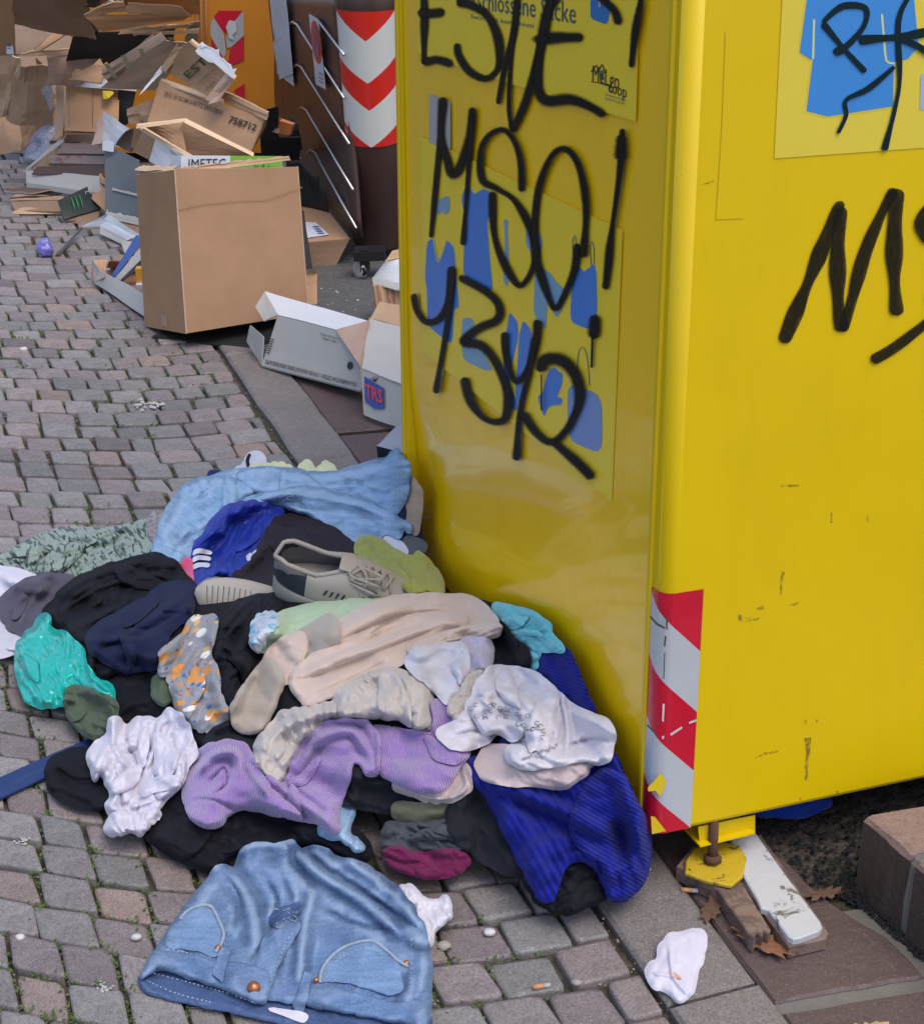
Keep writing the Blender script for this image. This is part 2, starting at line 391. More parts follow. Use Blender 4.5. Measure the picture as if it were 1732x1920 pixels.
# height of the riser from the two ends of its near vertical edge
lo, hi = 0.05, .4
for _ in range(40):
    mid = (lo+hi)/2
    if proj((pA[0], pA[1], mid))[1] > 1528: lo = mid
    else: hi = mid
ztop = lo; print('step height', ztop)
dn = g2(1760, 1815)-pA; dn = dn/np.linalg.norm(dn); dr = G(1732, 1508, ztop)[:2]-pA; dr = dr/np.linalg.norm(dr)
def block(name, o, d1, l1, d2, l2, z0, z1, mat, parent, mtop=None, seg=8, seed=0):
    rg = np.random.default_rng(seed); P = []
    for a, b_, n_ in (((0, 0), (1, 0), seg), ((1, 0), (1, 1), seg), ((1, 1), (0, 1), seg), ((0, 1), (0, 0), seg)):
        for t in np.linspace(0, 1, n_+1)[:-1]:
            s1 = a[0]+(b_[0]-a[0])*t; s2 = a[1]+(b_[1]-a[1])*t
            P.append(o+d1*l1*s1+d2*l2*s2)
    P = np.array(P); n = len(P); c = P.mean(0); vs = []
    for ins, z in ((0, z0), (rg.uniform(-.002, .002), (z0+z1)/2), (0, z1-.012), (.005, z1-.003), (.014, z1)):
        for p in P: vs.append((*(p+(c-p)/np.linalg.norm(c-p)*(ins+rg.uniform(-.0015, .0015))), z+rg.uniform(-.0012, .0012)*(z > z0)))
    fs = []; fm = []
    for k in range(4):
        for i in range(n): fs.append((k*n+i, k*n+(i+1) % n, (k+1)*n+(i+1) % n, (k+1)*n+i)); fm.append(0 if k < 2 else 1)
    fs.append(tuple(4*n+i for i in range(n))); fm.append(1)
    ar = sum(P[i][0]*P[(i+1) % n][1]-P[(i+1) % n][0]*P[i][1] for i in range(n))
    if ar < 0: fs = [f[::-1] for f in fs]
    return mesh_obj(name, vs, fs, None, parent, mats=[mat, mtop or mat], fmat=fm)
l1 = np.linalg.norm(G(1690, 1612, ztop)[:2]-pA)
block('step_stone', pA, dn, l1-.008, dr, .5, -.02, ztop, M_stepd, stp, M_step, seed=1)
block('step_stone', pA+dn*(l1+.008), dn, .5, dr, .5, -.02, ztop-.002, M_stepd, stp, M_step, seed=2)
block('mortar_joint', pA+dn*(l1-.010)+dr*.004, dn, .020, dr, .49, -.02, ztop-.005, M_mort, stp, seed=3)

# ------------------------------------------------------------------ cobbles
pav = empty('cobbled_ground', (*g2(400, 1200), 0), kind='structure')
PCH = .0885
TINTS = [((.225, .208, .208), 6), ((.205, .210, .205), 4), ((.188, .197, .192), 3), ((.235, .195, .188), 4), ((.25, .19, .165), 1.6), ((.27, .195, .155), .7), ((.18, .155, .16), 3), ((.222, .188, .193), 4), ((.24, .232, .228), 2)]
tp = np.array([t[1] for t in TINTS]); tp = tp/tp.sum()
bs_ = np.linspace(0, 6, 1200); phi = np.minimum(20.0*(bs_/.42), 34.0); da = np.cumsum(np.tan(np.radians(phi)))*(bs_[1]-bs_[0])
da2 = np.cumsum(np.tan(np.radians(np.minimum(20.0*(bs_/.36), 21.5))))*(bs_[1]-bs_[0])
R_NEAR, R_FAR = ak(866, 1750), ak(300, 760)
dlen = np.cumsum(1/np.cos(np.radians(phi)))*(bs_[1]-bs_[0])
wob = VNoise(91)
def cob_pt(r, s):     # s = arc length from the kerb, r = row coordinate (m along kerb)
    b = np.interp(s, dlen, bs_); f_ = min(1, max(0, (r-R_NEAR)/(R_FAR-R_NEAR))); a = r + np.interp(b, bs_, da)*(1-f_) + np.interp(b, bs_, da2)*f_
    w1 = .006*wob(a*3+.3, b*3); w2 = .006*wob(a*3+9, b*3+7)
    return K0 + KA*(a+w1) + KB*(b+.011+w2)
stones = []
for k in range(-42, 78):
    r = k*PCH; s = rng.uniform(-.002, .01) if k % 2 == 0 else rng.uniform(-.004, .004)
    first = True
    while s < 4.6:
        w = rng.uniform(.078, .104) if not first else (rng.uniform(.05, .065) if k % 2 else rng.uniform(.088, .105))
        w = w if rng.random() > .05 else w*.62
        first = False
        c = cob_pt(r+PCH/2, s+w/2); u, v = proj((*c, 0))
        if -110 < u < 1500 and 215 < v < 2040 and (np.asarray([c[0], c[1], 0])-CAM) @ FW > .5:
            sp = np.interp(c @ KB - K0 @ KB, bs_, np.cos(np.radians(phi)))
            stones.append((r, s, w, k, float(u), float(v)))
        s += w
vis = [i for i, t in enumerate(stones) if -60 < t[4] < 1350 and 270 < t[5] < 1970]
# those covered by the heap or by cartons are kept but not counted as large visible pieces
def covered(u, v): return (300 < u < 1190 and 930 < v < 1560) or (330 < u < 780 and 1560 < v < 1880) or (100 < u < 1130 and 1180 < v < 1480) or (0 < u < 300 and 1090 < v < 1290)
order = sorted(vis, key=lambda i: (covered(stones[i][4], stones[i][5]), -stones[i][5]))
single = set(order[:296])
def stone_mesh(t, seed):
    r, s, w, k, u, v = t; rg = np.random.default_rng(seed)
    g = rg.uniform(.0022, .0045); g2_ = rg.uniform(.002, .0048); jit = lambda: rg.uniform(-.0035, .0035, 2)
    cc = np.interp(s+w/2, dlen, phi); sh = math.cos(math.radians(cc))
    lo_, hi_ = r+g/1, r+PCH-g/1
    q = [cob_pt(lo_, s+g2_)+jit(), cob_pt(lo_, s+w-g2_)+jit(), cob_pt(hi_, s+w-g2_)+jit(), cob_pt(hi_, s+g2_)+jit()]
    P = []; cr = rg.uniform(.08, .16)
    for i in range(4):
        p0, p1, p2 = q[i-1], q[i], q[(i+1) % 4]
        P.append(p1+(p0-p1)*cr); P.append(p1+((p0-p1)*cr+(p2-p1)*cr)*.22); P.append(p1+(p2-p1)*cr)
    P = np.array(P)+rg.uniform(-.0016, .0016, (12, 2)); n = len(P); c = P.mean(0); z0 = rg.uniform(-.004, .004); tx, ty = rg.uniform(-.035, .035, 2)
    vs = []
    for f, z in ((1.0, -.03), (1.0, z0-.0045), (.968, z0-.0006), (.84, z0+.0005)):
        for p in P:
            d = p-c; pp = c+d*f; vs.append((pp[0], pp[1], z+(tx*d[0]+ty*d[1])*(z > -.02)+rg.uniform(-.0006, .0006)))
    fs = []
    for kk in range(3):
        for i in range(n): fs.append((kk*n+i, kk*n+(i+1) % n, (kk+1)*n+(i+1) % n, (kk+1)*n+i))
    fs.append(tuple(3*n+i for i in range(n)))
    ar = sum(P[i][0]*P[(i+1) % n][1]-P[(i+1) % n][0]*P[i][1] for i in range(n))
    if ar < 0: fs = [f[::-1] for f in fs]
    tint = np.array(TINTS[rg.choice(len(TINTS), p=tp)][0])*np.array([1.43, 1.33, 1.28])*rg.uniform(.84, 1.12)
    tint = (tint*.72+tint.mean()*np.array([1.04, .985, .99])*.28)*.93*(1 if rg.random() > .22 else .8)
    if t[4] > 700 and t[5] > 1450 or t[5] > 1500: tint = tint*.86
    return vs, fs, tint
def add_tint(me, cols):
    at = me.color_attributes.new('tint', 'FLOAT_COLOR', 'POINT')
    at.data.foreach_set('color', np.asarray(cols, dtype=np.float32).ravel())
jv = []; jf = []; jc = []
for i, t in enumerate(stones):
    vs, fs, tint = stone_mesh(t, 1000+i)
    if i in single:
        c = np.mean(np.array(vs), 0); c[2] = 0
        o = mesh_obj('cobblestone', np.array(vs)-c, fs, M_cob); o.location = c; set_parent(o, pav)
        o.data.polygons.foreach_set('use_smooth', [True]*36+[False])
        add_tint(o.data, [(*tint, 1)]*len(vs))
    else:
        k = len(jv); jv += vs; jf += [tuple(x+k for x in f) for f in fs]; jc += [(*tint, 1)]*len(vs)
jo = mesh_obj('far_cobblestones', jv, jf, M_cob, pav); add_tint(jo.data, jc); jo['kind'] = 'stuff'; jo['label'] = 'the farther and covered cobblestones of the same paving'
print('stones', len(stones), 'single', len(single))

# moss and weeds growing in the joints
M_weed = plain('weed_green', (.10, .17, .03), .7, var=.35, scale=60, bumps=0)
wv = []; wf = []
dens = VNoise(5)
for i, t in enumerate(stones):
    r, s, w, k, u, v = t
    if not (-60 < u < 1200): continue
    for e in range(11):
        if e < 5: c = cob_pt(r+rng.uniform(-.006, .006), s+rng.uniform(0, w))
        else: c = cob_pt(r+rng.uniform(0, PCH), s+rng.uniform(-.006, .006))
        d_ = dens(np.array(c[0]*3.5+3), np.array(c[1]*3.5)) - .25*max(0, (u-250)/700) - (.25 if v < 560 else 0)
        if d_ < -.10+rng.uniform(-.1, .35): continue
        if abs(left_of(c)) < .03: continue
        for q in range(rng.integers(3, 9)):
            o = np.array([c[0]+rng.normal(0, .006), c[1]+rng.normal(0, .006), -.010+rng.uniform(0, .012)])
            an = rng.uniform(0, 6.28); L = rng.uniform(.003, .0085); up = rng.uniform(-.1, .8)
            d1 = np.array([math.cos(an), math.sin(an), up])*L; d2 = np.array([-math.sin(an), math.cos(an), 0])*L*.38
            k0 = len(wv); wv += [o, o+d1*.5+d2, o+d1, o+d1*.5-d2]; wf.append((k0, k0+1, k0+2, k0+3))
wo_ = mesh_obj('weeds', wv, wf, M_weed); meta(wo_, 'tiny green weeds and moss in the joints between the cobblestones', 'weeds', kind='stuff')
# grit and pale crumbs in the joints
gpt = []
for i in range(1500):
    t = stones[rng.integers(len(stones))]; c = cob_pt(t[0]+rng.uniform(-.004, .004), t[1]+rng.uniform(0, t[2])) if rng.random() < .5 else cob_pt(t[0]+rng.uniform(0, PCH), t[1])
    gpt.append((c[0], c[1], -.006))
for i in range(260):
    c = kpt(rng.uniform(-2, 2), rng.uniform(.0, .022)); gpt.append((c[0], c[1], -.004))
gs = rockmesh('grit', gpt, rng.uniform(.001, .0032, len(gpt)), plain('pale_grit', (.42, .39, .33), .9, var=.4, scale=90, bumps=0), seed=8)
meta(gs, 'pale crumbs of grit scattered in the joints of the cobbles', 'grit', kind='stuff')

# ================================================================== YELLOW CLOTHES BIN
LV = np.array([-350-CX, -(-260-CY), FPX]); RV = np.array([10250-CX, -(-300-CY), FPX])
def c2w(c): return c[0]*np.array([1., 0, 0])+c[1]*UPV+c[2]*FW
LVw = c2w(LV); RVw = c2w(RV); LVw /= np.linalg.norm(LVw); RVw -= LVw*(RVw @ LVw); RVw /= np.linalg.norm(RVw)
BEX = RVw; BEY = LVw; BEZ = np.cross(BEX, BEY); BEZ /= np.linalg.norm(BEZ)
if BEZ[2] < 0: BEZ = -BEZ
print('bin axes', BEX, BEY, BEZ)
BO = G(1222, 1567, .115)
BM = Matrix(((*[BEX[0]], BEY[0], BEZ[0], BO[0]), (BEX[1], BEY[1], BEZ[1], BO[1]), (BEX[2], BEY[2], BEZ[2], BO[2]), (0, 0, 0, 1)))
def BW(p):
    p = np.asarray(p, float); return BO + p[..., :1]*BEX + p[..., 1:2]*BEY + p[..., 2:3]*BEZ
def yellow(name, c, rough=.3, coat=.12):
    m, n, l, b = nt(name); v = tex_coord(n, l, 'Object')
    f = noise(n, l, v, 2.2, 5, .6)
    base = mixc(n, l, ramp(n, l, f, [(.3, 0.0), (.8, 1.0)]), tuple(x*.90 for x in c), c)
    base = mixc(n, l, ramp(n, l, noise(n, l, tex_coord(n, l, 'Object', (1, 1, .22)), 9, 7, .7, .5), [(.50, 0.0), (.80, .22)]), base, (c[0]*.72, c[1]*.62, .004))
    sc_ = ramp(n, l, noise(n, l, tex_coord(n, l, 'Object', (1, 1, .35), .3), 16, 8, .72, 1.0), [(.70, 0.0), (.735, 1.0)])
    lowm = n.new('ShaderNodeSeparateXYZ'); l.new(v, lowm.inputs[0])
    low = ramp(n, l, lowm.outputs['Z'], [(.25, 1.0), (.75, .08)])
    base = mixc(n, l, mathn(n, l, 'MULTIPLY', mathn(n, l, 'MULTIPLY', sc_, low), .75), base, (.10, .07, .015))
    l.new(base, b.inputs['Base Color'])
    l.new(ramp(n, l, noise(n, l, v, 6, 6, .7), [(.3, rough), (.8, rough+.09)]), b.inputs['Roughness'])
    b.inputs['Coat Weight'].default_value = coat; b.inputs['Coat Roughness'].default_value = .05; b.inputs['Coat IOR'].default_value = 1.7; b.inputs['Specular IOR Level'].default_value = .3
    p = bump(n, l, b, noise(n, l, v, 3.2, 3, .5), .08, .03)
    bump(n, l, b, noise(n, l, v, 420, 2, .5), .05, .0006, p)
    return m
M_yel = yellow('yellow_paint', (.72, .49, .0), .40, .06)
M_yel2 = yellow('yellow_panel_paint', (1.0, .60, .001), .22, .5)
cb = empty('clothing_bank', BO); meta(cb, 'tall yellow metal clothes donation bin with black spray graffiti beside the heap of clothes', 'clothes bin')
nL = -BEX
Lq = onplane(752, 600, BO, nL); LEN = float((Lq-BO) @ BEY); print('left face length', LEN)
HT = 1.75; WD = 1.15; RC = .022
prof = [(WD, 0)]
for k in range(13):
    t = math.pi/2*k/12; prof.append((RC-RC*math.sin(t), RC-RC*math.cos(t)))
prof += [(0, .034), (-.0045, .036), (-.0045, .043), (0, .045), (.004, .047), (.035, .048)]
prof += [(.035, LEN-.028), (0, LEN-.026), (0, LEN-.014), (-.003, LEN-.012), (-.003, LEN-.002), (0, LEN), (WD, LEN)]
zs = [0, .006, HT]; vs = []; n = len(prof)
cxy = np.array([WD/2, LEN/2])
for z, ins in ((0, .004), (.006, 0), (HT, 0)):
    for (x, y) in prof:
        d = cxy-np.array([x, y]); d = d/np.linalg.norm(d)
        vs.append(BW((x+d[0]*ins, y+d[1]*ins, z)))
fs = []
for k in range(2):
    for i in range(n): fs.append((k*n+(i+1) % n, k*n+i, (k+1)*n+i, (k+1)*n+(i+1) % n))
fs.append(tuple(range(n))); fs.append(tuple(2*n+i for i in range(n-1, -1, -1)))
body = mesh_obj('body', vs, fs, M_yel, cb)
for k_ in (0, 1):
    for i_ in range(1, 13): body.data.polygons[k_*n+i_].use_smooth = True
# the recessed panel of the left side: a sheet of its own, slightly buckled at its low far corner
ny, nz = 60, 90; vs = []; fs = []
for j in range(nz+1):
    for i in range(ny+1):
        y = .049+(LEN-.079)*i/ny; z = .012+(HT-.03)*j/nz
        dd = math.hypot((y-(LEN-.03))/.12, (z-.20)/.13)
        x = .0075-.0018*math.sin(y*5.0)*math.sin(z*3.2)+.016*math.exp(-dd*dd)+.007*math.exp(-((y-.45)/.2)**2-((z-.18)/.15)**2)*math.sin(z*26)*.25
        vs.append(BW((x-.001, y, z)))
for j in range(nz):
    for i in range(ny):
        a = j*(ny+1)+i; fs.append((a, a+ny+1, a+ny+2, a+1))
pan = mesh_obj('side_panel', vs, fs, M_yel2, cb, smooth=True)
# coordinates on the two printed faces
def onL(u, v, off=.0012):
    p = onplane(u, v, BO+BEX*.0050, nL); return p-BEX*off
def onF(u, v, off=.0012):
    p = onplane(u, v, BO, -BEY); return p-BEY*off
def decal(name, pts, face, mat, off, parent=cb, smooth_=False, step=6, label=None):
    P = np.asarray(pts, float)
    if smooth_: P = smooth_path(P, step, True)
    w = face(P[:, 0], P[:, 1], off); tri = geometry.tessellate_polygon([[Vector((p[0], p[1], 0)) for p in P]])
    o = mesh_obj(name, w, [tuple(t) for t in tri], mat, parent)
    if label: o['label'] = label
    return o
def flat(name, c, rough=.35, coat=.2): return plain(name, c, rough, var=.05, scale=12, bumps=.02, coat=coat)
M_post = flat('poster_yellow', (.90, .64, .02), .3, .15); M_blue = flat('print_blue', (.045, .20, .62)); M_lblue = flat('print_pale_blue', (.19, .36, .52)); M_line = flat('print_outline', (.55, .55, .28))
M_lblue2 = flat('print_bag_blue', (.18, .29, .58)); M_sqb = flat('sticker_blue', (.0, .16, .48)); M_gst = flat('sticker_grey', (.40, .38, .37), .5)
M_teal = flat('print_teal', (.06, .14, .16)); M_bluF = flat('print_bright_blue', (.04, .24, .62)); M_pale = flat('print_lilac', (.35, .45, .65))
M_postF = flat('poster_yellow_front', (.72, .56, .05))
LP = decal('poster', [(789.5, 255), (1168, 432), (1148, 942), (790, 657)], onL, M_post, .0010, label='pale yellow poster with blue clothes shapes on the side')
UP_ = decal('poster', [(783, 100), (783, -260), (1205, -160), (1193, 228), (965, 159)], onL, M_post, .0010, label='upper pale yellow poster with German lettering')
shapes = [([(814, 447), (802, 453), (798, 519), (802, 543), (803, 609), (827, 630), (849, 645), (852, 579), (862, 576), (856, 519), (853, 465), (839, 450), (823, 492)], M_blue),
 ([(866, 372), (875, 348), (882, 352), (890, 365), (907, 354), (921, 360), (924, 402), (914, 412), (919, 480), (926, 552), (869, 519), (872, 450), (878, 400), (870, 392)], M_blue),
 ([(821, 375), (843, 366), (845, 390), (839, 402), (833, 402), (830, 393), (825, 402), (819, 400)], M_lblue),
 ([(945, 411), (954, 413), (952, 430), (955, 470), (955, 530), (950, 538), (945, 525), (948, 440)], M_lblue),
 ([(986, 438), (994, 428), (1005, 426), (1017, 444), (1018, 460), (1010, 482), (999, 477), (988, 460)], M_lblue),
 ([(1016, 501), (1034, 513), (1045, 530), (1058, 540), (1072, 537), (1046, 600), (1028, 564), (1026, 590), (1024, 620), (1001, 588), (1004, 510)], M_lblue),
 ([(1075, 483), (1080, 490), (1088, 501), (1096, 510), (1106, 502), (1115, 494), (1119, 510), (1121, 588), (1108, 618), (1070, 603), (1073, 540)], M_blue),
 ([(956, 584), (971, 603), (973, 630), (962, 678), (956, 720), (971, 752), (971, 768), (961, 768), (944, 696), (950, 630)], M_blue),
 ([(982, 600), (998, 621), (995, 660), (980, 720), (986, 745), (977, 769), (967, 738), (971, 690), (974, 630)], M_blue),
 ([(868, 595), (888, 597), (892, 628), (905, 655), (925, 694), (910, 694), (870, 675), (866, 640)], M_lblue),
 ([(1028, 699), (1035, 690), (1043, 690), (1048, 698), (1056, 700), (1055, 720), (1045, 744), (1055, 747), (1054, 758), (1035, 760), (1028, 765), (1021, 782), (1009, 743), (1018, 738)], M_blue),
 ([(1065, 716), (1129, 741), (1130, 852), (1066, 825)], M_lblue2)]
def rnd(p):
    """corners cut softly"""
    p = np.array(p, float)
    for _ in range(2):
        q = np.roll(p, -1, 0); p = np.stack([p*.85+q*.15, p*.15+q*.85], 1).reshape(-1, 2)
    return [tuple(a) for a in p]
for k, (pts, m) in enumerate(shapes):
    c = np.mean(pts, 0); big = [tuple(c+(np.array(p)-c)*1.0+(np.array(p)-c)/max(1, np.linalg.norm(np.array(p)-c))*1.6) for p in pts]
    if m is M_blue: decal('print_outline', rnd(big), onL, M_line, .0013, LP)
    decal('print_shape', rnd(pts), onL, m, .0016, LP)
def line_decal(name, pts, wpx, face, mat, off, parent, closed=False):
    P = smooth_path(pts, 6, closed)
    T = np.gradient(P, axis=0); T /= np.linalg.norm(T, axis=1)[:, None]+1e-9; N = np.stack([-T[:, 1], T[:, 0]], 1)
    A = P+N*wpx/2; B = P-N*wpx/2; w = np.concatenate([face(A[:, 0], A[:, 1], off), face(B[:, 0], B[:, 1], off)]); n_ = len(P)
    return mesh_obj(name, w, [(i, i+1, n_+i+1, n_+i) for i in range(n_-1)], mat, parent)
line_decal('print_line', [(814, 447), (823, 491), (839, 449)], 2.2, onL, M_line, .0019, LP)
for s in ([(1077, 484), (1075, 455), (1079, 441), (1082, 455), (1080, 484)], [(1110, 498), (1108, 465), (1111, 452), (1115, 465), (1115, 494)], [(1083, 708), (1086, 662), (1094, 651), (1102, 668), (1107, 722)]):
    line_decal('print_line', s, 1.5, onL, M_teal, .0019, LP)
decal('sticker', [(806, 176), (846, 190), (846, 280), (806, 268)], onL, M_gst, .0014, label='grey torn sticker under the graffiti')
SQ = decal('sticker', [(1108, -30), (1108, 30), (1112, 36), (1135, 45), (1141, 41), (1145, 20), (1145, -30)], onL, M_sqb, .0014, label='blue square symbol on the upper poster')
line_decal('print_line', [(1126, 0), (1126, 14)], 4, onL, M_gst, .002, SQ)
def text_px(body, a, b, face, mat, parent, hpx, off=.002, bold=0, nrm=None, name='lettering'):
    A = face(np.array(a[0]), np.array(a[1]), off); B = face(np.array(b[0]), np.array(b[1]), off); xd = (B-A); w = np.linalg.norm(xd); xd = xd/w
    T_ = face(np.array(a[0]), np.array(a[1]-hpx), off)
    up = np.cross(nrm, xd); up = up/np.linalg.norm(up)
    if up @ (T_-A) < 0: up = -up
    return text_on(body, A, xd, up, w, mat, parent, nrm, name=name, lift=0, bold=bold, height=np.linalg.norm(T_-A))
M_ink = flat('print_ink', (.035, .09, .13)); M_blk = flat('black_ink', (.012, .013, .014), .5, .0)
text_px('verschlossene Säcke', (866, 12), (1081, 44), onL, M_ink, UP_, 34, nrm=nL)
text_px('Sacchetti ben chiusi', (884, 34), (1002, 52), onL, M_ink, UP_, 8, nrm=nL)
text_px('MeLgo', (1112, 152), (1162, 168), onL, M_blk, UP_, 30, nrm=nL)
text_px('coop', (1142, 172), (1176, 184), onL, M_blk, UP_, 15, nrm=nL)
text_px('Cooperativa Sociale', (1136, 178), (1174, 190), onL, M_ink, UP_, 5, nrm=nL)
text_px('Società Cooperativa', (1136, 186), (1174, 197), onL, M_ink, UP_, 5, nrm=nL)
line_decal('print_line', [(1110, 153), (1125, 155), (1138, 160)], 1.6, onL, M_blk, .002, UP_)
line_decal('print_line', [(1110, 135), (1120, 122), (1124, 132), (1131, 120), (1135, 138)], 2, onL, M_blk, .002, UP_)
line_decal('print_line', [(1128, 132), (1130, 150)], 7, onL, flat('print_green', (.02, .15, .08)), .0018, UP_)

# graffiti: flat strokes of paint with a soft sprayed edge
def spray(name, hard, col=(.0035, .0035, .004), streak=False):
    m, n, l, b = nt(name); uv = tex_coord(n, l, 'UV'); ob = tex_coord(n, l, 'Object')
    sx = n.new('ShaderNodeSeparateXYZ'); l.new(uv, sx.inputs[0])
    e = mathn(n, l, 'ABSOLUTE', sx.outputs['X'])          # 0 in the middle, 1 at the rim
    e = mathn(n, l, 'ADD', e, mathn(n, l, 'MULTIPLY', mathn(n, l, 'SUBTRACT', noise(n, l, ob, 500, 2, .8), .5), .9*(1-hard)+.1))
    a = ramp(n, l, e, [(.50 if hard < .5 else .78, 1.0), (.99 if hard < .5 else .86, 0.0)])
    if streak:
        st = noise(n, l, tex_coord(n, l, 'UV', (9, .6, 1)), 2.0, 3, .6)
        a = mathn(n, l, 'MULTIPLY', a, ramp(n, l, st, [(.42, .99), (.72, .62)]))
        b.inputs['Roughness'].default_value = .35
    else:
        chips = ramp(n, l, noise(n, l, tex_coord(n, l, 'Object', (1, 1, 1)), 90, 3, .8, 1), [(.70, 1.0), (.73, .3)])
        a = mathn(n, l, 'MULTIPLY', a, chips)
        b.inputs['Roughness'].default_value = .42
    b.inputs['Base Color'].default_value = (*col, 1); b.inputs['Specular IOR Level'].default_value = .12; l.new(a, b.inputs['Alpha'])
    return m
M_sp = spray('black_spray_paint', .1); M_spf = spray('black_spray_paint_streaked', .9, (.014, .012, .008), True); M_drip = spray('black_marker', .9, (.006, .018, .024))
gcount = 0
def stroke(pts, w, face, mat, parent, name='graffiti_stroke', taper=1, off=None, zig=0):
    global gcount; gcount += 1
    off = .0024+gcount*.00012 if off is None else off
    P = smooth_path(pts, 4); n_ = len(P); T = np.gradient(P, axis=0); T /= np.linalg.norm(T, axis=1)[:, None]+1e-9; N = np.stack([-T[:, 1], T[:, 0]], 1)
    vn = VNoise(gcount)
    L = np.concatenate([[0], np.cumsum(np.linalg.norm(np.diff(P, axis=0), axis=1))]); W_ = 1.12*w*(1+.30*vn(L/60., L*0))
    # rounded ends
    ends = np.minimum(L, L[-1]-L); cap = np.sqrt(np.clip(1-(1-np.minimum(ends/(w*.6), 1))**2, .02, 1)); W_ = W_*cap
    rows = []
    for s in (-1, -.5, 0, .5, 1):
        q = P+N*(W_[:, None]*s*.62); rows.append(face(q[:, 0], q[:, 1], off))
    vs = np.concatenate(rows); fs = []; uv = []
    for r_ in range(4):
        for i in range(n_-1): fs.append((r_*n_+i, r_*n_+i+1, (r_+1)*n_+i+1, (r_+1)*n_+i))
    o = mesh_obj(name, vs, fs, mat, parent)
    ul = o.data.uv_layers.new(name='uv'); li = np.zeros(len(o.data.loops), dtype=np.int32); o.data.loops.foreach_get('vertex_index', li)
    uu = np.repeat(np.array([-1, -.5, 0, .5, 1.]), n_); vv = np.tile(L/40., 5)
    # the end caps fade as well
    e = 1-np.tile(np.minimum(ends/(w*.45), 1), 5); uu = np.sign(uu+1e-6)*np.maximum(np.abs(uu), e*.99)
    ul.data.foreach_set('uv', np.stack([uu[li], vv[li]], 1).astype(np.float32).ravel())
    return o
GL = [([(796, -20), (798, 30), (797, 75), (797, 122)], 12), ([(784, 24), (810, 25), (837, 22)], 19), ([(795, 121), (815, 112), (835, 115), (852, 122)], 18),
 ([(857, 3), (884, 9), (917, 30), (937, 75), (938, 120), (926, 141), (908, 147), (881, 132), (862, 102), (860, 80)], 14),
 ([(973, -10), (966, 60), (950, 120), (936, 196)], 11), ([(968, 45), (960, 120), (957, 200), (963, 245)], 9), ([(962, 248), (986, 195), (1004, 135), (1016, 75), (1028, 30), (1055, -12)], 12),
 ([(1036, -10), (1022, 60), (1012, 135), (1013, 171), (1028, 189), (1070, 186), (1106, 198), (1138, 217)], 16), ([(1022, 72), (1060, 70), (1098, 70)], 19), ([(1017, 62), (1018, 84)], 26),
 ([(1122, -10), (1154, 18), (1164, 47)], 15), ([(1208, -10), (1194, 65), (1187, 127)], 12),
 ([(829, 256), (820, 350), (811, 446)], 9), ([(834, 181), (830, 255), (842, 300), (851, 326), (866, 312), (884, 255), (890, 200)], 14), ([(888, 212), (881, 330), (871, 460)], 9),
 ([(982, 360), (980, 303), (968, 264), (947, 243), (920, 255), (905, 285), (908, 336), (935, 353), (968, 375), (995, 420), (1008, 465), (1004, 500), (980, 535), (956, 507), (936, 462), (928, 420), (927, 358)], 13),
 ([(1097, 483), (1103, 390), (1091, 315), (1067, 280), (1040, 291), (1016, 345), (1007, 410), (1008, 470), (1016, 510), (1034, 561), (1046, 578), (1064, 549), (1082, 500), (1087, 455)], 14),
 ([(1172, 240), (1169, 300), (1160, 375), (1149, 450), (1144, 500), (1139, 543)], 12), ([(1170, 250), (1168, 302)], 20), ([(1121, 588), (1117, 636)], 24), ([(1116, 625), (1114, 690)], 4),
 ([(780, 549), (785, 579), (803, 603), (827, 597), (845, 561), (852, 500)], 14), ([(852, 498), (843, 600), (830, 684), (821, 738)], 12),
 ([(864, 518), (920, 549), (941, 576), (935, 600), (902, 615), (873, 640), (908, 648), (935, 681), (956, 735), (953, 780), (935, 791), (908, 780), (884, 747), (875, 706)], 15), ([(872, 638), (886, 640)], 26),
 ([(951, 621), (953, 666), (971, 714), (995, 690), (1010, 636), (1013, 598)], 14), ([(1010, 630), (995, 705), (980, 774), (973, 864)], 13),
 ([(1019, 698), (1025, 675), (1058, 675), (1085, 705), (1091, 750), (1070, 801), (1040, 828), (1010, 810), (984, 772)], 18), ([(1040, 826), (1085, 864), (1118, 897)], 18), ([(1021, 700), (1021, 770)], 3)]
gf = empty('graffiti', onL(np.array(950.), np.array(500.))); set_parent(gf, cb)
gf['label'] = 'black sprayed letters and numbers on the side panel'
# strokes are sub-parts of the graffiti
for pts, w in GL: stroke(pts, w, onL, M_sp, gf)
# front face
FP = decal('poster', [(1468, -60), (1450, 297), (1760, 275), (1760, -60)], onF, M_postF, .0010, label='pale yellow poster with a blue shirt on the front')
decal('print_outline', [(1513, -40), (1494, 99), (1516, 114), (1519, 112), (1506, 211), (1550, 221), (1601, 213), (1674, 202), (1677, 121), (1703, 112), (1722, 90), (1710, -40)], onF, M_postF, .0013, FP)
decal('print_shape', [(1516, -40), (1497, 98), (1517, 111), (1522, 110), (1510, 208), (1550, 218), (1601, 210), (1672, 199), (1674, 118), (1700, 110), (1720, 88), (1708, -40)], onF, M_bluF, .0016, FP)
line_decal('print_line', [(1524, 36), (1522, 110)], 4, onF, flat('pale_line', (.60, .62, .30)), .0019, FP)
line_decal('print_line', [(1651, 26), (1655, 75), (1660, 114), (1676, 118)], 4, onF, flat('pale_line_b', (.60, .62, .30)), .0019, FP)
decal('print_shape', [(1724, 140), (1760, 130), (1760, 210), (1722, 205)], onF, M_pale, .0016, FP)
gcount = 0
gf2 = empty('graffiti', onF(np.array(1580.), np.array(500.))); set_parent(gf2, cb); gf2['label'] = 'black marker letters on the front face'
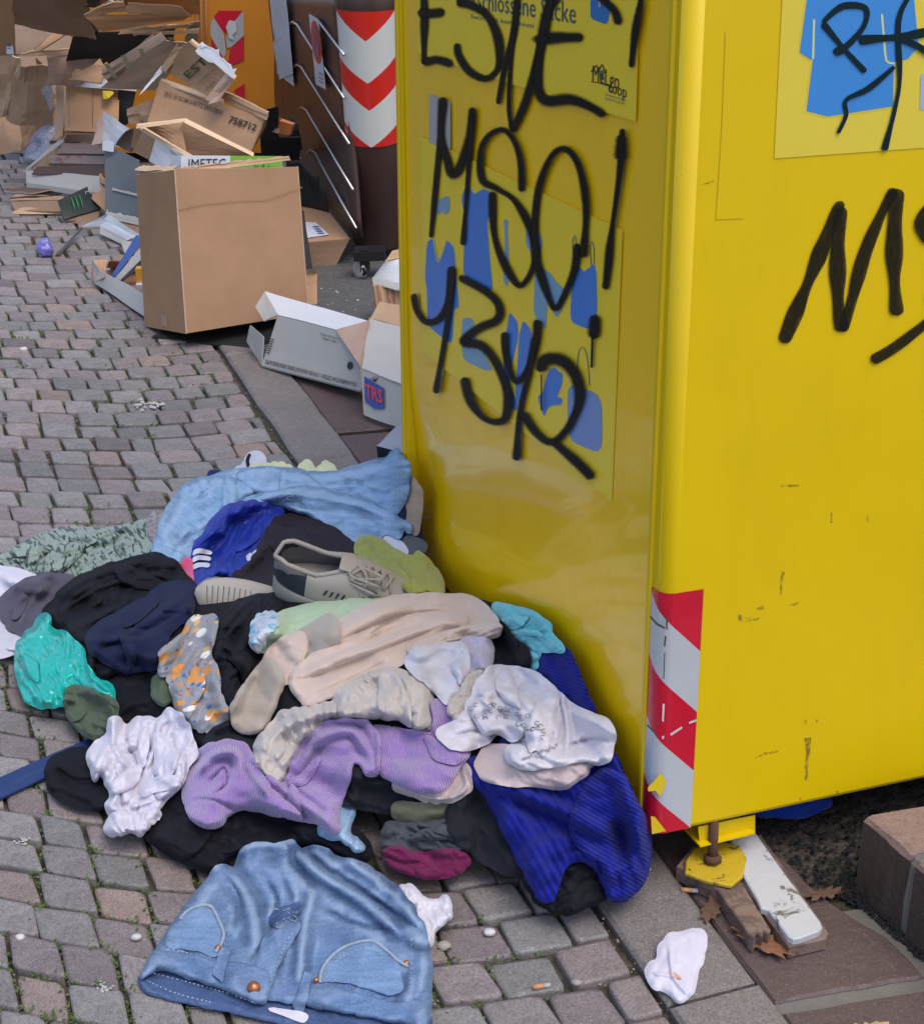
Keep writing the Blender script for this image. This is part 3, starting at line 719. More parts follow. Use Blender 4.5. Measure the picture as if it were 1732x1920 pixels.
for pts, w in [([(1465, 643), (1528, 492), (1560, 410), (1573, 386), (1582, 384)], 21), ([(1576, 386), (1569, 450), (1568, 510), (1570, 580), (1578, 622)], 24), ([(1578, 622), (1595, 560), (1619, 474), (1650, 400), (1675, 352)], 20), ([(1677, 352), (1674, 450), (1674, 520), (1679, 592)], 23), ([(1630, 676), (1675, 650), (1745, 596)], 15), ([(1745, 385), (1722, 420), (1742, 455)], 22), ([(1732, 560), (1760, 555)], 22)]:
    stroke(pts, w, onF, M_spf, gf2)
for pts, w in [([(1539, 42), (1560, 22), (1583, 10), (1619, 15), (1617, 47), (1586, 84), (1559, 98)], 9), ([(1539, 42), (1579, 91), (1620, 135)], 9), ([(1606, 75), (1640, 72), (1690, 68), (1745, 57)], 13), ([(1702, -10), (1681, 40), (1683, 145), (1675, 200), (1654, 282)], 9), ([(1674, 124), (1625, 165), (1583, 187), (1583, 215), (1567, 250)], 8), ([(1685, 72), (1715, 85), (1745, 105)], 9), ([(1560, 99), (1580, 90)], 12)]:
    stroke(pts, w, onF, M_drip, gf2)
# red and white reflective strip wrapped round the corner
M_red = flat('reflective_red', (.55, .006, .028), .3, .4); M_wht = plain('reflective_white', (.50, .52, .55), .35, var=.12, scale=8, bumps=.05, coat=.3)
arc = []      # path of the strip on the outside of the corner: (x, y) from the seam round to the front face
for k in range(7):
    t = math.pi/2*(1-k/6); arc.append((RC-RC*math.sin(t), RC-RC*math.cos(t)))
xw = float((onF(np.array(1305.), np.array(1340.))-BO) @ BEX)
path = [(0, .0335)] + arc + [(xw, 0)]
path = np.array(path); out = []
for i, p in enumerate(path):
    t = path[min(i+1, len(path)-1)]-path[max(i-1, 0)]; t = t/np.linalg.norm(t); out.append(p+np.array([t[1], -t[0]])*(.0014))
path = np.array(out)
if np.linalg.norm(path[3]-np.array([RC, RC])) < RC: path = 2*np.array([p for p in np.array([(0, .0335)]+arc+[(xw, 0)])])-path
sl = np.concatenate([[0], np.cumsum(np.linalg.norm(np.diff(path, axis=0), axis=1))]); SL = sl[-1]
def zF(u, v): return float((onF(np.array(float(u)), np.array(float(v)))-BO) @ BEZ)
def zL(u, v): return float((onL(np.array(float(u)), np.array(float(v)))-BO) @ BEZ)
zR = [zF(1316, 1104), zF(1311, 1215), zF(1305, 1334), zF(1298, 1441), zF(1294, 1551)]
pitch = (zR[0]-zR[-1])/4; slope = 1.02
ztopS = zR[0]; zbot = zR[-1]
warn = empty('warning_strip', BW((0, 0, .25))); set_parent(warn, cb); warn['label'] = 'worn red and white reflective strip on the lower corner'
def strip_piece(z_hi, z_lo, mat, nm):
    """band between two slanted lines given by their height at the front end"""
    A = []; B = []
    xs = np.linspace(0, SL, 25)
    for s in xs:
        d = (SL-s)*slope
        A.append(min(z_hi+d, ztopS)); B.append(max(min(z_lo+d, ztopS), zbot))
    vs = []; fs = []
    for s, a, b_ in zip(xs, A, B):
        x = np.interp(s, sl, path[:, 0]); y = np.interp(s, sl, path[:, 1]); a = max(a, zbot)
        vs.append(BW((x, y, a))); vs.append(BW((x, y, b_)))
    for i in range(len(xs)-1):
        if abs(A[i]-B[i]) < 1e-5 and abs(A[i+1]-B[i+1]) < 1e-5: continue
        fs.append((2*i, 2*i+1, 2*i+3, 2*i+2))
    if fs: mesh_obj(nm, vs, fs, mat, warn)
for k in range(-4, 5):
    strip_piece(ztopS-pitch*k, ztopS-pitch*(k+1), M_red if k % 2 == 0 else M_wht, 'red_stripe' if k % 2 == 0 else 'white_stripe')
# chips where the yellow paint or bare metal shows
M_chip = plain('chip_dark', (.06, .045, .03), .7, bumps=0); M_chy = flat('chip_yellow', (.70, .50, .01))
def onC(u, v, off=.0034):
    return onplane(u, v, BO+BEX*.016+BEY*0, -BEY)-BEY*off*1.0
for pts, mt in (([(1212, 1475), (1224, 1462), (1236, 1448), (1247, 1462), (1236, 1492), (1226, 1480), (1213, 1482)], M_chy), ([(1218, 1528), (1226, 1530), (1246, 1556), (1220, 1562)], M_chy)):
    decal('paint_chip', pts, onC, mt, .0034, warn)
for pts in ([(1247, 1150), (1250, 1151), (1249, 1180), (1246, 1178)], [(1244, 1190), (1247, 1192), (1245, 1212), (1242, 1209)], [(1243, 1222), (1245, 1222), (1243, 1272), (1241, 1272)], [(1217, 1152), (1230, 1166), (1244, 1174), (1243, 1178), (1228, 1170), (1216, 1156)], [(1211, 1355), (1222, 1366), (1230, 1376), (1221, 1370), (1211, 1360)]):
    decal('scratch', pts, onC, M_chip, .0030, warn)
M_chw = flat('chip_white', (.6, .55, .55))
for pts in ([(1240, 1318), (1244, 1318), (1242, 1352), (1239, 1350)], [(1254, 1374), (1276, 1360), (1277, 1364), (1256, 1378)], [(1289, 1352), (1303, 1347), (1303, 1351), (1290, 1356)], [(1239, 1378), (1243, 1378), (1242, 1384), (1239, 1384)]):
    decal('scratch', pts, onC, M_chw, .0030, warn)
M_scr, n_, l_, b_ = nt('scuff'); b_.inputs['Base Color'].default_value = (.20, .13, .02, 1); b_.inputs['Roughness'].default_value = .7
l_.new(ramp(n_, l_, noise(n_, l_, tex_coord(n_, l_, 'Object', (1, 1, .3)), 260, 4, .75), [(.40, 0.0), (.62, .8)]), b_.inputs['Alpha'])
for pts in ([(1506, 1384), (1520, 1382), (1517, 1420), (1513, 1440), (1514, 1462), (1508, 1463), (1508, 1440), (1510, 1415)], [(1506, 1349), (1511, 1348), (1511, 1358), (1507, 1358)], [(1528, 1349), (1532, 1348), (1531, 1358)], [(1556, 961), (1559, 961), (1559, 981), (1556, 980)], [(1623, 964), (1628, 964), (1629, 984), (1624, 976)], [(1462, 909), (1498, 908), (1498, 912), (1463, 913)], [(1412, 1422), (1432, 1411), (1458, 1407), (1458, 1410), (1432, 1415)], [(1464, 1070), (1470, 1072), (1463, 1118), (1461, 1100)], [(1382, 1154), (1388, 1150), (1392, 1166), (1384, 1164)], [(1394, 1156), (1415, 1160), (1424, 1156), (1424, 1161), (1398, 1166)], [(1418, 1140), (1430, 1135), (1434, 1142), (1420, 1143)], [(1478, 1134), (1497, 1128), (1490, 1136)], [(1497, 1495), (1501, 1494), (1501, 1503)], [(1566, 1484), (1570, 1482), (1572, 1492)]):
    decal('scuff_mark', pts, onF, M_scr, .0006)
M_emb_l = flat('panel_crease', (.50, .34, .003))
for L_ in ([(1359, 60), (1352, 240), (1341, 412)], [(1341, 412), (1392, 410)], [(1244, 880), (1238, 1000), (1236, 1090)]): line_decal('panel_crease', L_, 1.6, onF, M_emb_l, .0005, cb)
for L_ in ([(1316, 346), (1338, 339)], [(1276, 310), (1276, 330)]): line_decal('scratch', L_, 2.0, onF, M_scr, .0007, cb)
# bracket, screw foot and foot plate under the front
def fr(u, v, y): 
    return onplane(u, v, BO+BEY*y, -BEY)
BKT = mesh_obj('foot_bracket', np.array([fr(1308, 1550, .012), fr(1415, 1528, .012), fr(1415, 1563, .012), fr(1312, 1588, .012), fr(1308, 1550, .015), fr(1415, 1528, .015), fr(1415, 1563, .015), fr(1312, 1588, .015)])+BEY*.0, [(0, 3, 2, 1), (4, 5, 6, 7), (0, 1, 5, 4), (2, 3, 7, 6), (1, 2, 6, 5), (0, 4, 7, 3)], M_yel, cb)
q = [fr(1312, 1586, .0), fr(1415, 1561, .0)]
mesh_obj('foot_bracket', [q[0], q[1], q[1]+BEY*.09, q[0]+BEY*.09, q[0]-BEZ*.003, q[1]-BEZ*.003, q[1]+BEY*.09-BEZ*.003, q[0]+BEY*.09-BEZ*.003], [(0, 1, 2, 3), (7, 6, 5, 4), (0, 4, 5, 1), (1, 5, 6, 2), (2, 6, 7, 3), (3, 7, 4, 0)], M_yel, cb)
ZB = .034
M_rust = plain('rust', (.16, .075, .04), .9, var=.4, scale=120, bumps=.6)
fp = G(1335, 1618, ZB+.006)
tube('foot_screw', [fp, fp+np.array([0, .02, .085])], .008, M_rust, cb, 8)
tube('foot_nut', [fp+np.array([0, .000, .002]), fp+np.array([0, .003, .012])], .014, M_rust, cb, 6)
def mat_worn(name, c, dirtc, th=.52, sc=45):
    m, n, l, b = nt(name); v = tex_coord(n, l, 'Object')
    l.new(mixc(n, l, ramp(n, l, noise(n, l, v, sc, 7, .75, .8), [(th, 0.0), (th+.05, 1.0)]), c, dirtc), b.inputs['Base Color']); b.inputs['Roughness'].default_value = .6
    bump(n, l, b, noise(n, l, v, 60, 5, .7), .5, .004); return m
M_plate = mat_worn('worn_yellow_plate', (.48, .33, .01), (.05, .04, .02), .57)
plp = [(1284, 1635), (1285, 1612), (1300, 1590), (1341, 1576), (1385, 1584), (1399, 1606), (1392, 1642), (1370, 1660), (1323, 1650)]
slab('foot_plate', [G(u, v, ZB+.006)[:2] for u, v in plp], ZB+.006, M_plate, cb, .002, .006)
# boards that level the foot
M_wood = mat_worn('weathered_wood', (.20, .135, .11), (.12, .08, .065), .5, 18)
M_whb = mat_worn('white_painted_board', (.47, .48, .50), (.12, .11, .10), .575, 22)
b1 = slab('wooden_board', [G(u, v, ZB-.004)[:2] for u, v in ((1268, 1622), (1298, 1585), (1376, 1580), (1382, 1640), (1444, 1742), (1440, 1750), (1431, 1744), (1428, 1754), (1418, 1748), (1412, 1758), (1405, 1752), (1342, 1664))], ZB-.004, M_wood, None, .002, .028)
meta(b1, 'bare brown splintered board under the yellow foot plate', 'board')
b2 = empty('painted_board', G(1450, 1700, 0)); meta(b2, 'white painted board with rounded end under the bin foot', 'board')
slab('board_core', [G(u, v, .020)[:2] for u, v in ((1368, 1600), (1425, 1566), (1552, 1750), (1548, 1762), (1478, 1778), (1394, 1664))], .022, M_wood, b2, .001, .020)
slab('white_facing', [G(u, v, ZB-.001)[:2] for u, v in ((1366, 1572), (1414, 1558), (1470, 1636), (1538, 1728), (1541, 1738), (1534, 1745), (1500, 1758), (1486, 1760), (1476, 1754), (1440, 1706), (1426, 1702), (1418, 1684), (1392, 1640))], ZB-.001, M_whb, b2, .002, .011)
# ================================================================== CONTAINERS BEHIND
def obox(name, o, d, e, h, mat, parent, n=1):
    """box from corner o with edge vectors d, e, h"""
    o, d, e, h = [np.asarray(x, float) for x in (o, d, e, h)]
    v = [o, o+d, o+d+e, o+e, o+h, o+d+h, o+d+e+h, o+e+h]
    f = [(0, 3, 2, 1), (4, 5, 6, 7), (0, 1, 5, 4), (1, 2, 6, 5), (2, 3, 7, 6), (3, 0, 4, 7)]
    if np.cross(d, e) @ h < 0: f = [x[::-1] for x in f]
    return mesh_obj(name, v, f, mat, parent)
Z3 = np.array([0, 0, 1.])
def mat_brown():
    m, n, l, b = nt('brown_container_paint'); v = tex_coord(n, l, 'Object')
    l.new(mixc(n, l, noise(n, l, v, 3, 5, .6), (.034, .014, .011), (.062, .030, .024)), b.inputs['Base Color'])
    b.inputs['Roughness'].default_value = .42; b.inputs['Coat Weight'].default_value = .12; b.inputs['Coat Roughness'].default_value = .25
    bump(n, l, b, noise(n, l, v, 5, 3, .5), .35, .03); return m
M_brn = mat_brown()
M_chrome = plain('bright_metal', (.62, .60, .58), .3, 1, var=.1, bumps=.02)
bb = empty('waste_container', G(700, 480, 0)); meta(bb, 'dark brown glossy waste container with silver diagonal bars and a red and white chevron sign', 'waste container')
# the corner column: its axis leans a little, the foot is narrower than the top
cbp = G(712, 478, .0); 
ctp = onplane(688, 8, cbp, np.array([0, -1., 0]))
ax = ctp-cbp; Hc = ax[2]; ax = ax/Hc
def wpx(y, z): q = np.array([0, y, z]); return ((q-CAM) @ FW)/FPX
rb, rt = 48*wpx(cbp[1], 0), 59*wpx(ctp[1], Hc)
def colring(z, r, off=0.0, a0=0.0, a1=2*math.pi, seg=40):
    c = cbp+ax*z; return [c+np.array([(r+off)*math.cos(a0+(a1-a0)*k/seg), (r+off)*math.sin(a0+(a1-a0)*k/seg), 0]) for k in range(seg+(0 if a1-a0 > 6 else 1))]
def rad(z): return rb+(rt-rb)*min(1, max(0, z/Hc))
zz = [.035, .05, Hc*.5, Hc, Hc+.12]; vs = []; fs = []
for z in zz: vs += colring(z, rad(z)-(.012 if z == .035 else 0))
for k in range(len(zz)-1):
    for i in range(40): fs.append((k*40+i, k*40+(i+1) % 40, (k+1)*40+(i+1) % 40, (k+1)*40+i))
fs.append(tuple(range(39, -1, -1))); fs.append(tuple(160+i for i in range(40)))
mesh_obj('corner_column', vs, fs, M_brn, bb, smooth=True)
# long side that recedes to the left, and the body behind it
dL = (G(561, 330, .12)-G(671, 448, .12)); dL[2] = 0; LLn = np.linalg.norm(dL); dL = dL/LLn
n2 = np.array([-dL[1], dL[0], 0]); 
if n2 @ (CAM-cbp) < 0: n2 = -n2
P0 = G(671, 448, .10); 
def side_top(Pb, u_, v_): return onplane(u_, v_, P0, n2)
fa = onplane(524, 288, P0, n2); ta = onplane(503, -40, P0, n2); tb = onplane(630, -60, P0, n2)
Ptop = onplane(632, 0, P0, n2)
q4 = [P0, fa, onplane(503, -20, P0, n2), onplane(631, -20, P0, n2)]
side = wall('side_panel', [q4[0], q4[1], q4[2], q4[3]], .02, M_brn, bb, n=12, amp=.006, seed=4)
side.data.polygons.foreach_set('use_smooth', [True]*len(side.data.polygons))
obox('body', cbp+np.array([.02, .06, .06])+ax*0, np.array([.9, .1, 0]), dL*1.1*1.0+np.array([.03, .0, 0]), Z3*(Hc+.1), M_brn, bb)
bi = [([(567, 130), (561, 130), (556, 44), ], 0)]
for (a, b_) in (((598, 40), (645, 103)), ((557, 46), (645, 184)), ((565, 126), (655, 270)), ((574, 206), (662, 356)), ((590, 286), (668, 428))):
    A = onplane(a[0], a[1], P0+n2*.012, n2); B = onplane(b_[0], b_[1], P0+n2*.012, n2); A2 = onplane(a[0]-13, a[1]+0, P0+n2*.004, n2); A0 = onplane(a[0]-9, a[1]-5, P0+n2*.012, n2)
    tube('silver_bar', [A2, A0, A, B], .0042, M_chrome, bb, 6)
M_redS = plain('chevron_red', (.62, .018, .012), .28, var=.06, scale=6, bumps=0, coat=.4); M_whS = plain('chevron_white', (.60, .60, .57), .3, var=.05, scale=6, bumps=0, coat=.4)
ch = empty('chevron_sign', cbp+ax*.5); set_parent(ch, bb)
# chevrons drawn on the surface of the column: angle runs from left to right
def z_at(v, off=.003):
    lo, hi = -.2, Hc+.3
    for _ in range(40):
        m_ = (lo+hi)/2; c = cbp+ax*m_+np.array([0, -rad(m_), 0])
        if proj(c)[1] > v: lo = m_
        else: hi = m_
    return lo
aL, aR = math.radians(-158), math.radians(-28); aM = math.radians(-92)
def chz(a, vl, vm, vr):      # height of a V line at angle a, given its pixel rows left, middle and right
    t = (a-aL)/(aM-aL) if a < aM else 1-(a-aM)/(aR-aM)
    e = vl if a < aM else vr
    return z_at(e+(vm-e)*t)
lines = [(22, 22, 22), (24, 78, 22), (112, 157, 107), (160, 208, 160), (233, 277, 233), (275, 277, 272)]
def band(i, j, mat, nm):
    seg = 28; vs = []; fs = []
    for k in range(seg+1):
        a = aL+(aR-aL)*k/seg
        zA = chz(a, *lines[i]); zB = chz(a, *lines[j]); zl = z_at(276); 
        zA = max(zA, zl); zB = max(zB, zl)
        for z in (zA, zB):
            c = cbp+ax*z; r = rad(z)+.003; vs.append(c+np.array([r*math.cos(a), r*math.sin(a), 0]))
    for k in range(seg): fs.append((2*k+1, 2*k+3, 2*k+2, 2*k))
    mesh_obj(nm, vs, fs, mat, ch)
for i in range(5): band(i, i+1, M_redS if i % 2 == 0 else M_whS, 'red_chevron' if i % 2 == 0 else 'white_chevron')
# paper and no-parking sign taped to its side
def onS(u, v, off=.004): return onplane(u, v, P0+n2*off, n2)
def quad(name, px, f, off, mat, parent):
    return mesh_obj(name, [f(np.array(float(a)), np.array(float(b)), off) for a, b in px], [tuple(range(len(px)))], mat, parent)
M_pap = plain('paper', (.50, .52, .55), .6, var=.08, scale=20, bumps=.15, bs=30)
pp = wall('paper_sheet', [onS(524, 150, .004), onS(549, 138, .016), onS(534, -12, .016), onS(504, -12, .006)], .0008, M_pap, bb, n=5, amp=.004)
wall('paper_sheet', [onS(520, 138, .004), onS(551, 162, .010), onS(541, 60, .012), onS(512, 78, .006)], .0008, M_pap, bb, n=4, amp=.003)
sg = quad('parking_sign', [(579, 25), (597, 36), (611, 168), (592, 158)], onS, .017, M_pap, bb)
def ell(cu, cv, ru, rv, rot, k=28):
    r_ = math.radians(rot); return [(cu+ru*math.cos(t)*math.cos(r_)-rv*math.sin(t)*math.sin(r_), cv+ru*math.cos(t)*math.sin(r_)+rv*math.sin(t)*math.cos(r_)) for t in np.linspace(0, 2*math.pi, k, endpoint=False)]
M_sred = flat('sign_red', (.45, .03, .04)); M_sblu = flat('sign_blue', (.05, .07, .22))
quad('sign_ring', ell(593, 79, 9, 41, -7), onS, .0185, M_sred, sg); quad('sign_disc', ell(593, 79, 6, 30, -7), onS, .0195, M_sblu, sg)
quad('sign_bar', [(586, 60), (588, 54), (600, 100), (598, 104)], onS, .0205, M_sred, sg)
for vv in (135, 143, 150): quad('sign_text', [(597, vv), (606, vv+5), (606, vv+7), (597, vv+2)], onS, .0185, M_ink, sg)
# castor
wc = G(676, 505, .03)
M_rub = plain('wheel_white', (.62, .60, .58), .5, var=.2, bumps=.1); M_dk = plain('dark_plastic', (.015, .015, .017), .45, var=.2, bumps=.1)
def disc_wheel(name, c, axis, r, w, mat, parent, seg=24):
    axis = Vector(tuple(axis)).normalized(); a = axis.orthogonal().normalized(); b = axis.cross(a); c = Vector(tuple(c)); vs = []
    prof = [(0, -w/2), (r*.75, -w/2), (r*.95, -w/2*.8), (r, 0), (r*.95, w/2*.8), (r*.75, w/2), (0, w/2)]
    for (rr, h) in prof:
        for k in range(seg):
            t = 2*math.pi*k/seg; vs.append(c+axis*h+(a*math.cos(t)+b*math.sin(t))*max(rr, .0001))
    fs = []
    for p in range(len(prof)-1):
        for k in range(seg): fs.append((p*seg+k, p*seg+(k+1) % seg, (p+1)*seg+(k+1) % seg, (p+1)*seg+k))
    return mesh_obj(name, vs, fs, mat, parent, smooth=True)
wh = empty('castor', wc); set_parent(wh, bb)
disc_wheel('tyre', wc, (-.75, -.62, .15), .030, .024, M_rub, wh)
disc_wheel('hub', wc+np.array([.012, -.022, .0]), (-.6, -.8, .1), .014, .012, M_dk, wh)
obox('fork', wc+np.array([.0, -.02, .0]), np.array([.03, .0, 0]), np.array([.0, .05, 0]), Z3*.07, M_dk, wh)
obox('castor_plate', wc+np.array([-.02, -.03, .035]), np.array([.10, .01, 0]), np.array([.0, .08, 0]), Z3*.03, M_dk, bb)

# orange container
M_orp = plain('orange_paint', (.62, .22, .012), .42, var=.12, scale=5, bumps=.15, bs=12, coat=.15)
M_ors = plain('orange_wood', (.42, .16, .04), .6, var=.3, scale=20, bumps=.2)
oc = empty('recycling_container', G(430, 225, 0)); meta(oc, 'orange recycling container with a torn red and white chevron sign behind the cartons', 'recycling container')
Oy = G(500, 300, 0)[1]; On = np.array([0, -1., 0]); 
def onO(u, v, off=.0): return onplane(u, v, np.array([0, Oy-off, 0]), On)
a_ = onO(150, 240); b_ = onO(521, 240); ztp = onO(300, -60)[2]
fr_ = mesh_obj('front_panel', [(a_[0], Oy, .03), (b_[0], Oy, .03), (onO(503, -60)[0], Oy-.0, ztp), (onO(150, -60)[0], Oy, ztp)], [(0, 1, 2, 3)], M_orp, oc)
obox('body', np.array([a_[0], Oy+.01, .03]), np.array([b_[0]-a_[0]-.02, 0, 0]), np.array([0, .7, 0]), Z3*(ztp-.05), M_orp, oc)
for uu in (372, 380, 389): 
    A = onO(uu-4, -60, .004); B = onO(uu+2, 230, .004); tube('moulding_rib', [B, A], .006, M_ors, oc, 6)
cs = empty('chevron_sign', onO(427, 100, .004)); set_parent(cs, oc); cs['label'] = 'torn red and white chevron sign'
M_gw = plain('chevron_grey', (.42, .42, .40), .4, var=.15, scale=12, bumps=.1)
for nm, px, mt in (('red_chevron', [(410, 20), (455, 20), (426, 58), (420, 62), (401, 33)], M_red), ('white_chevron', [(401, 32), (420, 62), (424, 100), (420, 110), (395, 68), (395, 45)], M_gw),
                   ('white_chevron', [(457, 20), (458, 66), (434, 88), (426, 90), (424, 70), (438, 42)], M_gw), ('red_chevron', [(458, 68), (458, 112), (436, 122), (428, 118), (432, 92)], M_red),
                   ('red_chevron', [(396, 74), (418, 108), (418, 118), (400, 110)], M_red), ('red_chevron', [(438, 170), (459, 157), (460, 186), (448, 180)], M_red), ('torn_paper', [(424, 50), (430, 38), (442, 40), (444, 58), (436, 66), (440, 76), (430, 72)], M_pap)):
    quad(nm, px, onO, .004 if nm != 'torn_paper' else .008, mt, cs)

# ================================================================== CARTONS
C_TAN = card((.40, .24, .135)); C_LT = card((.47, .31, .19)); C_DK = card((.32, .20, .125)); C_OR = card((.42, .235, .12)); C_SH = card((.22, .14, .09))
C_EDGE = card((.60, .43, .29)); C_WH = plain('white_board', (.60, .62, .66), .6, var=.06, scale=9, bumps=.15, bs=20); C_GREY = plain('grey_board', (.13, .15, .165), .7, var=.2, scale=10, bumps=.2, bs=40)
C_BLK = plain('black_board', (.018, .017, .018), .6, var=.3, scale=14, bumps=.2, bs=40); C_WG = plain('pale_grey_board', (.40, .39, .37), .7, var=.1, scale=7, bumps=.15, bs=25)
C_PINK = card((.50, .34, .27)); C_BLU = plain('blue_folder', (.05, .10, .30), .35, var=.1, scale=8, bumps=.1)
def Q(*a): return [G(p[0], p[1], p[2]) for p in a]
def fit_box(obs, dims, yaw, pos, prior=.35, zmin=None, iters=60, tilt=.3):
    """pose of a cuboid whose corners (i,j,k) are seen at the given bearings; returns origin and three edge vectors"""
    keys = list(obs); ob = np.array([obs[k] for k in keys], float); K = np.array(keys, float)
    p0 = np.concatenate([pos, [0, 0, yaw], np.log(dims)])
    def vec(p):
        M = Matrix.Rotation(p[5], 3, 'Z') @ Matrix.Rotation(p[4], 3, 'Y') @ Matrix.Rotation(p[3], 3, 'X'); M = np.array(M)
        return p[:3], M*np.exp(p[6:9])[None, :]
    def res(p):
        o, E = vec(p); w = o + K @ E.T; u, v = proj(w)
        r = np.concatenate([(u-ob[:, 0])/3, (v-ob[:, 1])/3, (p[6:9]-p0[6:9])/prior, p[3:5]/tilt, [(p[2]-p0[2])/.004]])
        return r
    p = p0.copy(); lam = 1e-2; r = res(p)
    for _ in range(iters):
        J = np.stack([(res(p+np.eye(9)[i]*1e-5)-r)/1e-5 for i in range(9)], 1)
        st = np.linalg.solve(J.T @ J+lam*np.eye(9), -J.T @ r); r2 = res(p+st)
        if r2 @ r2 < r @ r: p = p+st; r = r2; lam *= .4
        else: lam *= 4
    o, E = vec(p); print('fit', np.round(np.abs(r[:len(keys)*2]).max()*3, 1), 'px dims', np.round(np.exp(p[6:9]), 3), 'rot', np.round(np.degrees(p[3:6]), 1), 'o', np.round(o, 3))
    return o, E[:, 0], E[:, 1], E[:, 2]
def carton(name, fit, mats, label, cat='cardboard box', th=.004, walls='fblrB', amp=.002, seed=0, ragged=None, edge=None, group=None):
    """open carton: f front (y=0), b back (y=1), l left (x=0), r right, B bottom, T top"""
    o, X, Y, Z = fit; t = empty(name, o); meta(t, label, cat, group)
    d = {'f': (o, o+X, o+X+Z, o+Z), 'b': (o+Y, o+X+Y, o+X+Y+Z, o+Y+Z), 'l': (o+Y, o, o+Z, o+Y+Z), 'r': (o+X, o+X+Y, o+X+Y+Z, o+X+Z), 'B': (o, o+X, o+X+Y, o+Y), 'T': (o+Z, o+X+Z, o+X+Y+Z, o+Y+Z)}
    nm = {'f': 'front_panel', 'b': 'back_panel', 'l': 'side_panel', 'r': 'side_panel', 'B': 'bottom_panel', 'T': 'top_panel'}
    parts = {}
    for i, w in enumerate(walls):
        m = mats.get(w, mats['*']) if isinstance(mats, dict) else mats
        parts[w] = wall(nm[w], d[w], th, m, t, n=6, pin=True, amp=amp, seed=seed+i, ragged=ragged if w in 'fblr' else None, edge=edge or C_EDGE)
    return t, parts, d
def face_map(o, X, Y):
    """unit frame of a face for lettering: origin, x, y, normal towards the camera"""
    x = X/np.linalg.norm(X); n = np.cross(X, Y); n = n/np.linalg.norm(n)
    if n @ (CAM-o) < 0: n = -n
    y = np.cross(n, x); y = y if y @ Y > 0 else -y
    return x, y, n
def face_text(body, fr, s, t, wf, mat, parent, hf, bold=0, rot=0):
    """fr: corner, X edge, Y edge of the face; s,t start in face units; wf width and hf height as fractions"""
    o, X, Y = fr; x, y, n = face_map(o, X, Y); c_, s_ = math.cos(math.radians(rot)), math.sin(math.radians(rot))
    xx = x*c_+y*s_; yy = -x*s_+y*c_
    return text_on(body, o+X*s+Y*t, xx, yy, wf*np.linalg.norm(X), mat, parent, n, lift=.004, bold=bold, height=hf*np.linalg.norm(Y))
def bil(P, s, t):
    s = np.asarray(s)[..., None]; t = np.asarray(t)[..., None]
    return (P[0]*(1-s)+P[1]*s)*(1-t)+(P[3]*(1-s)+P[2]*s)*t
def quad_text(body, P, s0, t0, w, h, mat, parent, bold=0, rot=0, lift=.004):
    """lettering laid on a bowed quad; s0,t0 start, w width as share of the bottom edge, h height as share of the side"""
    P = [np.asarray(p, float) for p in P]; nn = np.cross(P[1]-P[0], P[3]-P[0]); nn /= np.linalg.norm(nn)
    if nn @ (CAM-P[0]) < 0: nn = -nn
    L1 = np.linalg.norm(P[1]-P[0]); L2 = np.linalg.norm(P[3]-P[0])
    cu = bpy.data.curves.new('lettering_curve', 'FONT'); cu.body = body; cu.size = 1; cu.resolution_u = 2; cu.offset = bold
    t = bpy.data.objects.new('t', cu); COL.objects.link(t); dg = bpy.context.evaluated_depsgraph_get(); me = bpy.data.meshes.new_from_object(t.evaluated_get(dg)); bpy.data.objects.remove(t)
    co = np.array([v.co[:] for v in me.vertices]); x = (co[:, 0]-co[:, 0].min())/(co[:, 0].max()-co[:, 0].min())*w*L1; y = co[:, 1]/max(.3, co[:, 1].max())*h*L2
    c_, s_ = math.cos(math.radians(rot)), math.sin(math.radians(rot)); X2 = x*c_-y*s_; Y2 = x*s_+y*c_
    return mesh_obj('lettering', bil(P, s0+X2/L1, t0+Y2/L2)+nn*lift, [tuple(p.vertices) for p in me.polygons], mat, parent)
def face_quad(name, fr, pts, mat, parent, lift=.0035):
    if len(fr) == 4:
        P = fr[3]; nn = np.cross(P[1]-P[0], P[3]-P[0]); nn /= np.linalg.norm(nn); nn = nn if nn @ (CAM-P[0]) > 0 else -nn
        q = np.array(pts, float); return mesh_obj(name, bil(P, q[:, 0], q[:, 1])+nn*lift, [tuple(range(len(pts)))], mat, parent)
    o, X, Y = fr; x, y, n = face_map(o, X, Y)
    return mesh_obj(name, [o+X*a+Y*b+n*lift for a, b in pts], [tuple(range(len(pts)))], mat, parent)
M_pblk = plain('printed_black', (.02, .018, .016), .7, var=0, bumps=0); M_pgrn = plain('printed_green', (.03, .07, .02), .7, var=.2, bumps=0); M_pdk = plain('printed_brown', (.12, .07, .04), .7, var=0, bumps=0)

# --- the tall box in front
def near(u, v, T):
    r_ = ray(np.array(float(u)), np.array(float(v))); r_ = r_/np.linalg.norm(r_); return CAM+r_*((T-CAM) @ r_)
A_ = G(351, 625, .055); B_ = G(578, 588, .055); C_ = G(274, 611, .006)
zd = np.cross(B_-A_, C_-A_); zd /= np.linalg.norm(zd); zd = zd if zd[2] > 0 else -zd
best = min((abs(proj(A_+zd*h)[1]-317), h) for h in np.linspace(.3, .7, 401))[1]; TA = near(329, 317, A_+zd*best); TB = near(558, 313, B_+TA-A_); TC = near(257, 327, C_+TA-A_)
print('tall box', np.linalg.norm(B_-A_), np.linalg.norm(C_-A_), best, A_, TA, C_, TC)
fb = (A_, B_-A_, C_-A_, TA-A_)
BBX, _, dd = carton('tall_cardboard_box', fb, {'*': C_TAN}, 'large tall brown cardboard box with torn open top in front of the carton heap', seed=20, walls='B', amp=.002)
o, X, Y, Z = fb
Dx = B_+C_-A_; TD = TB+TC-TA
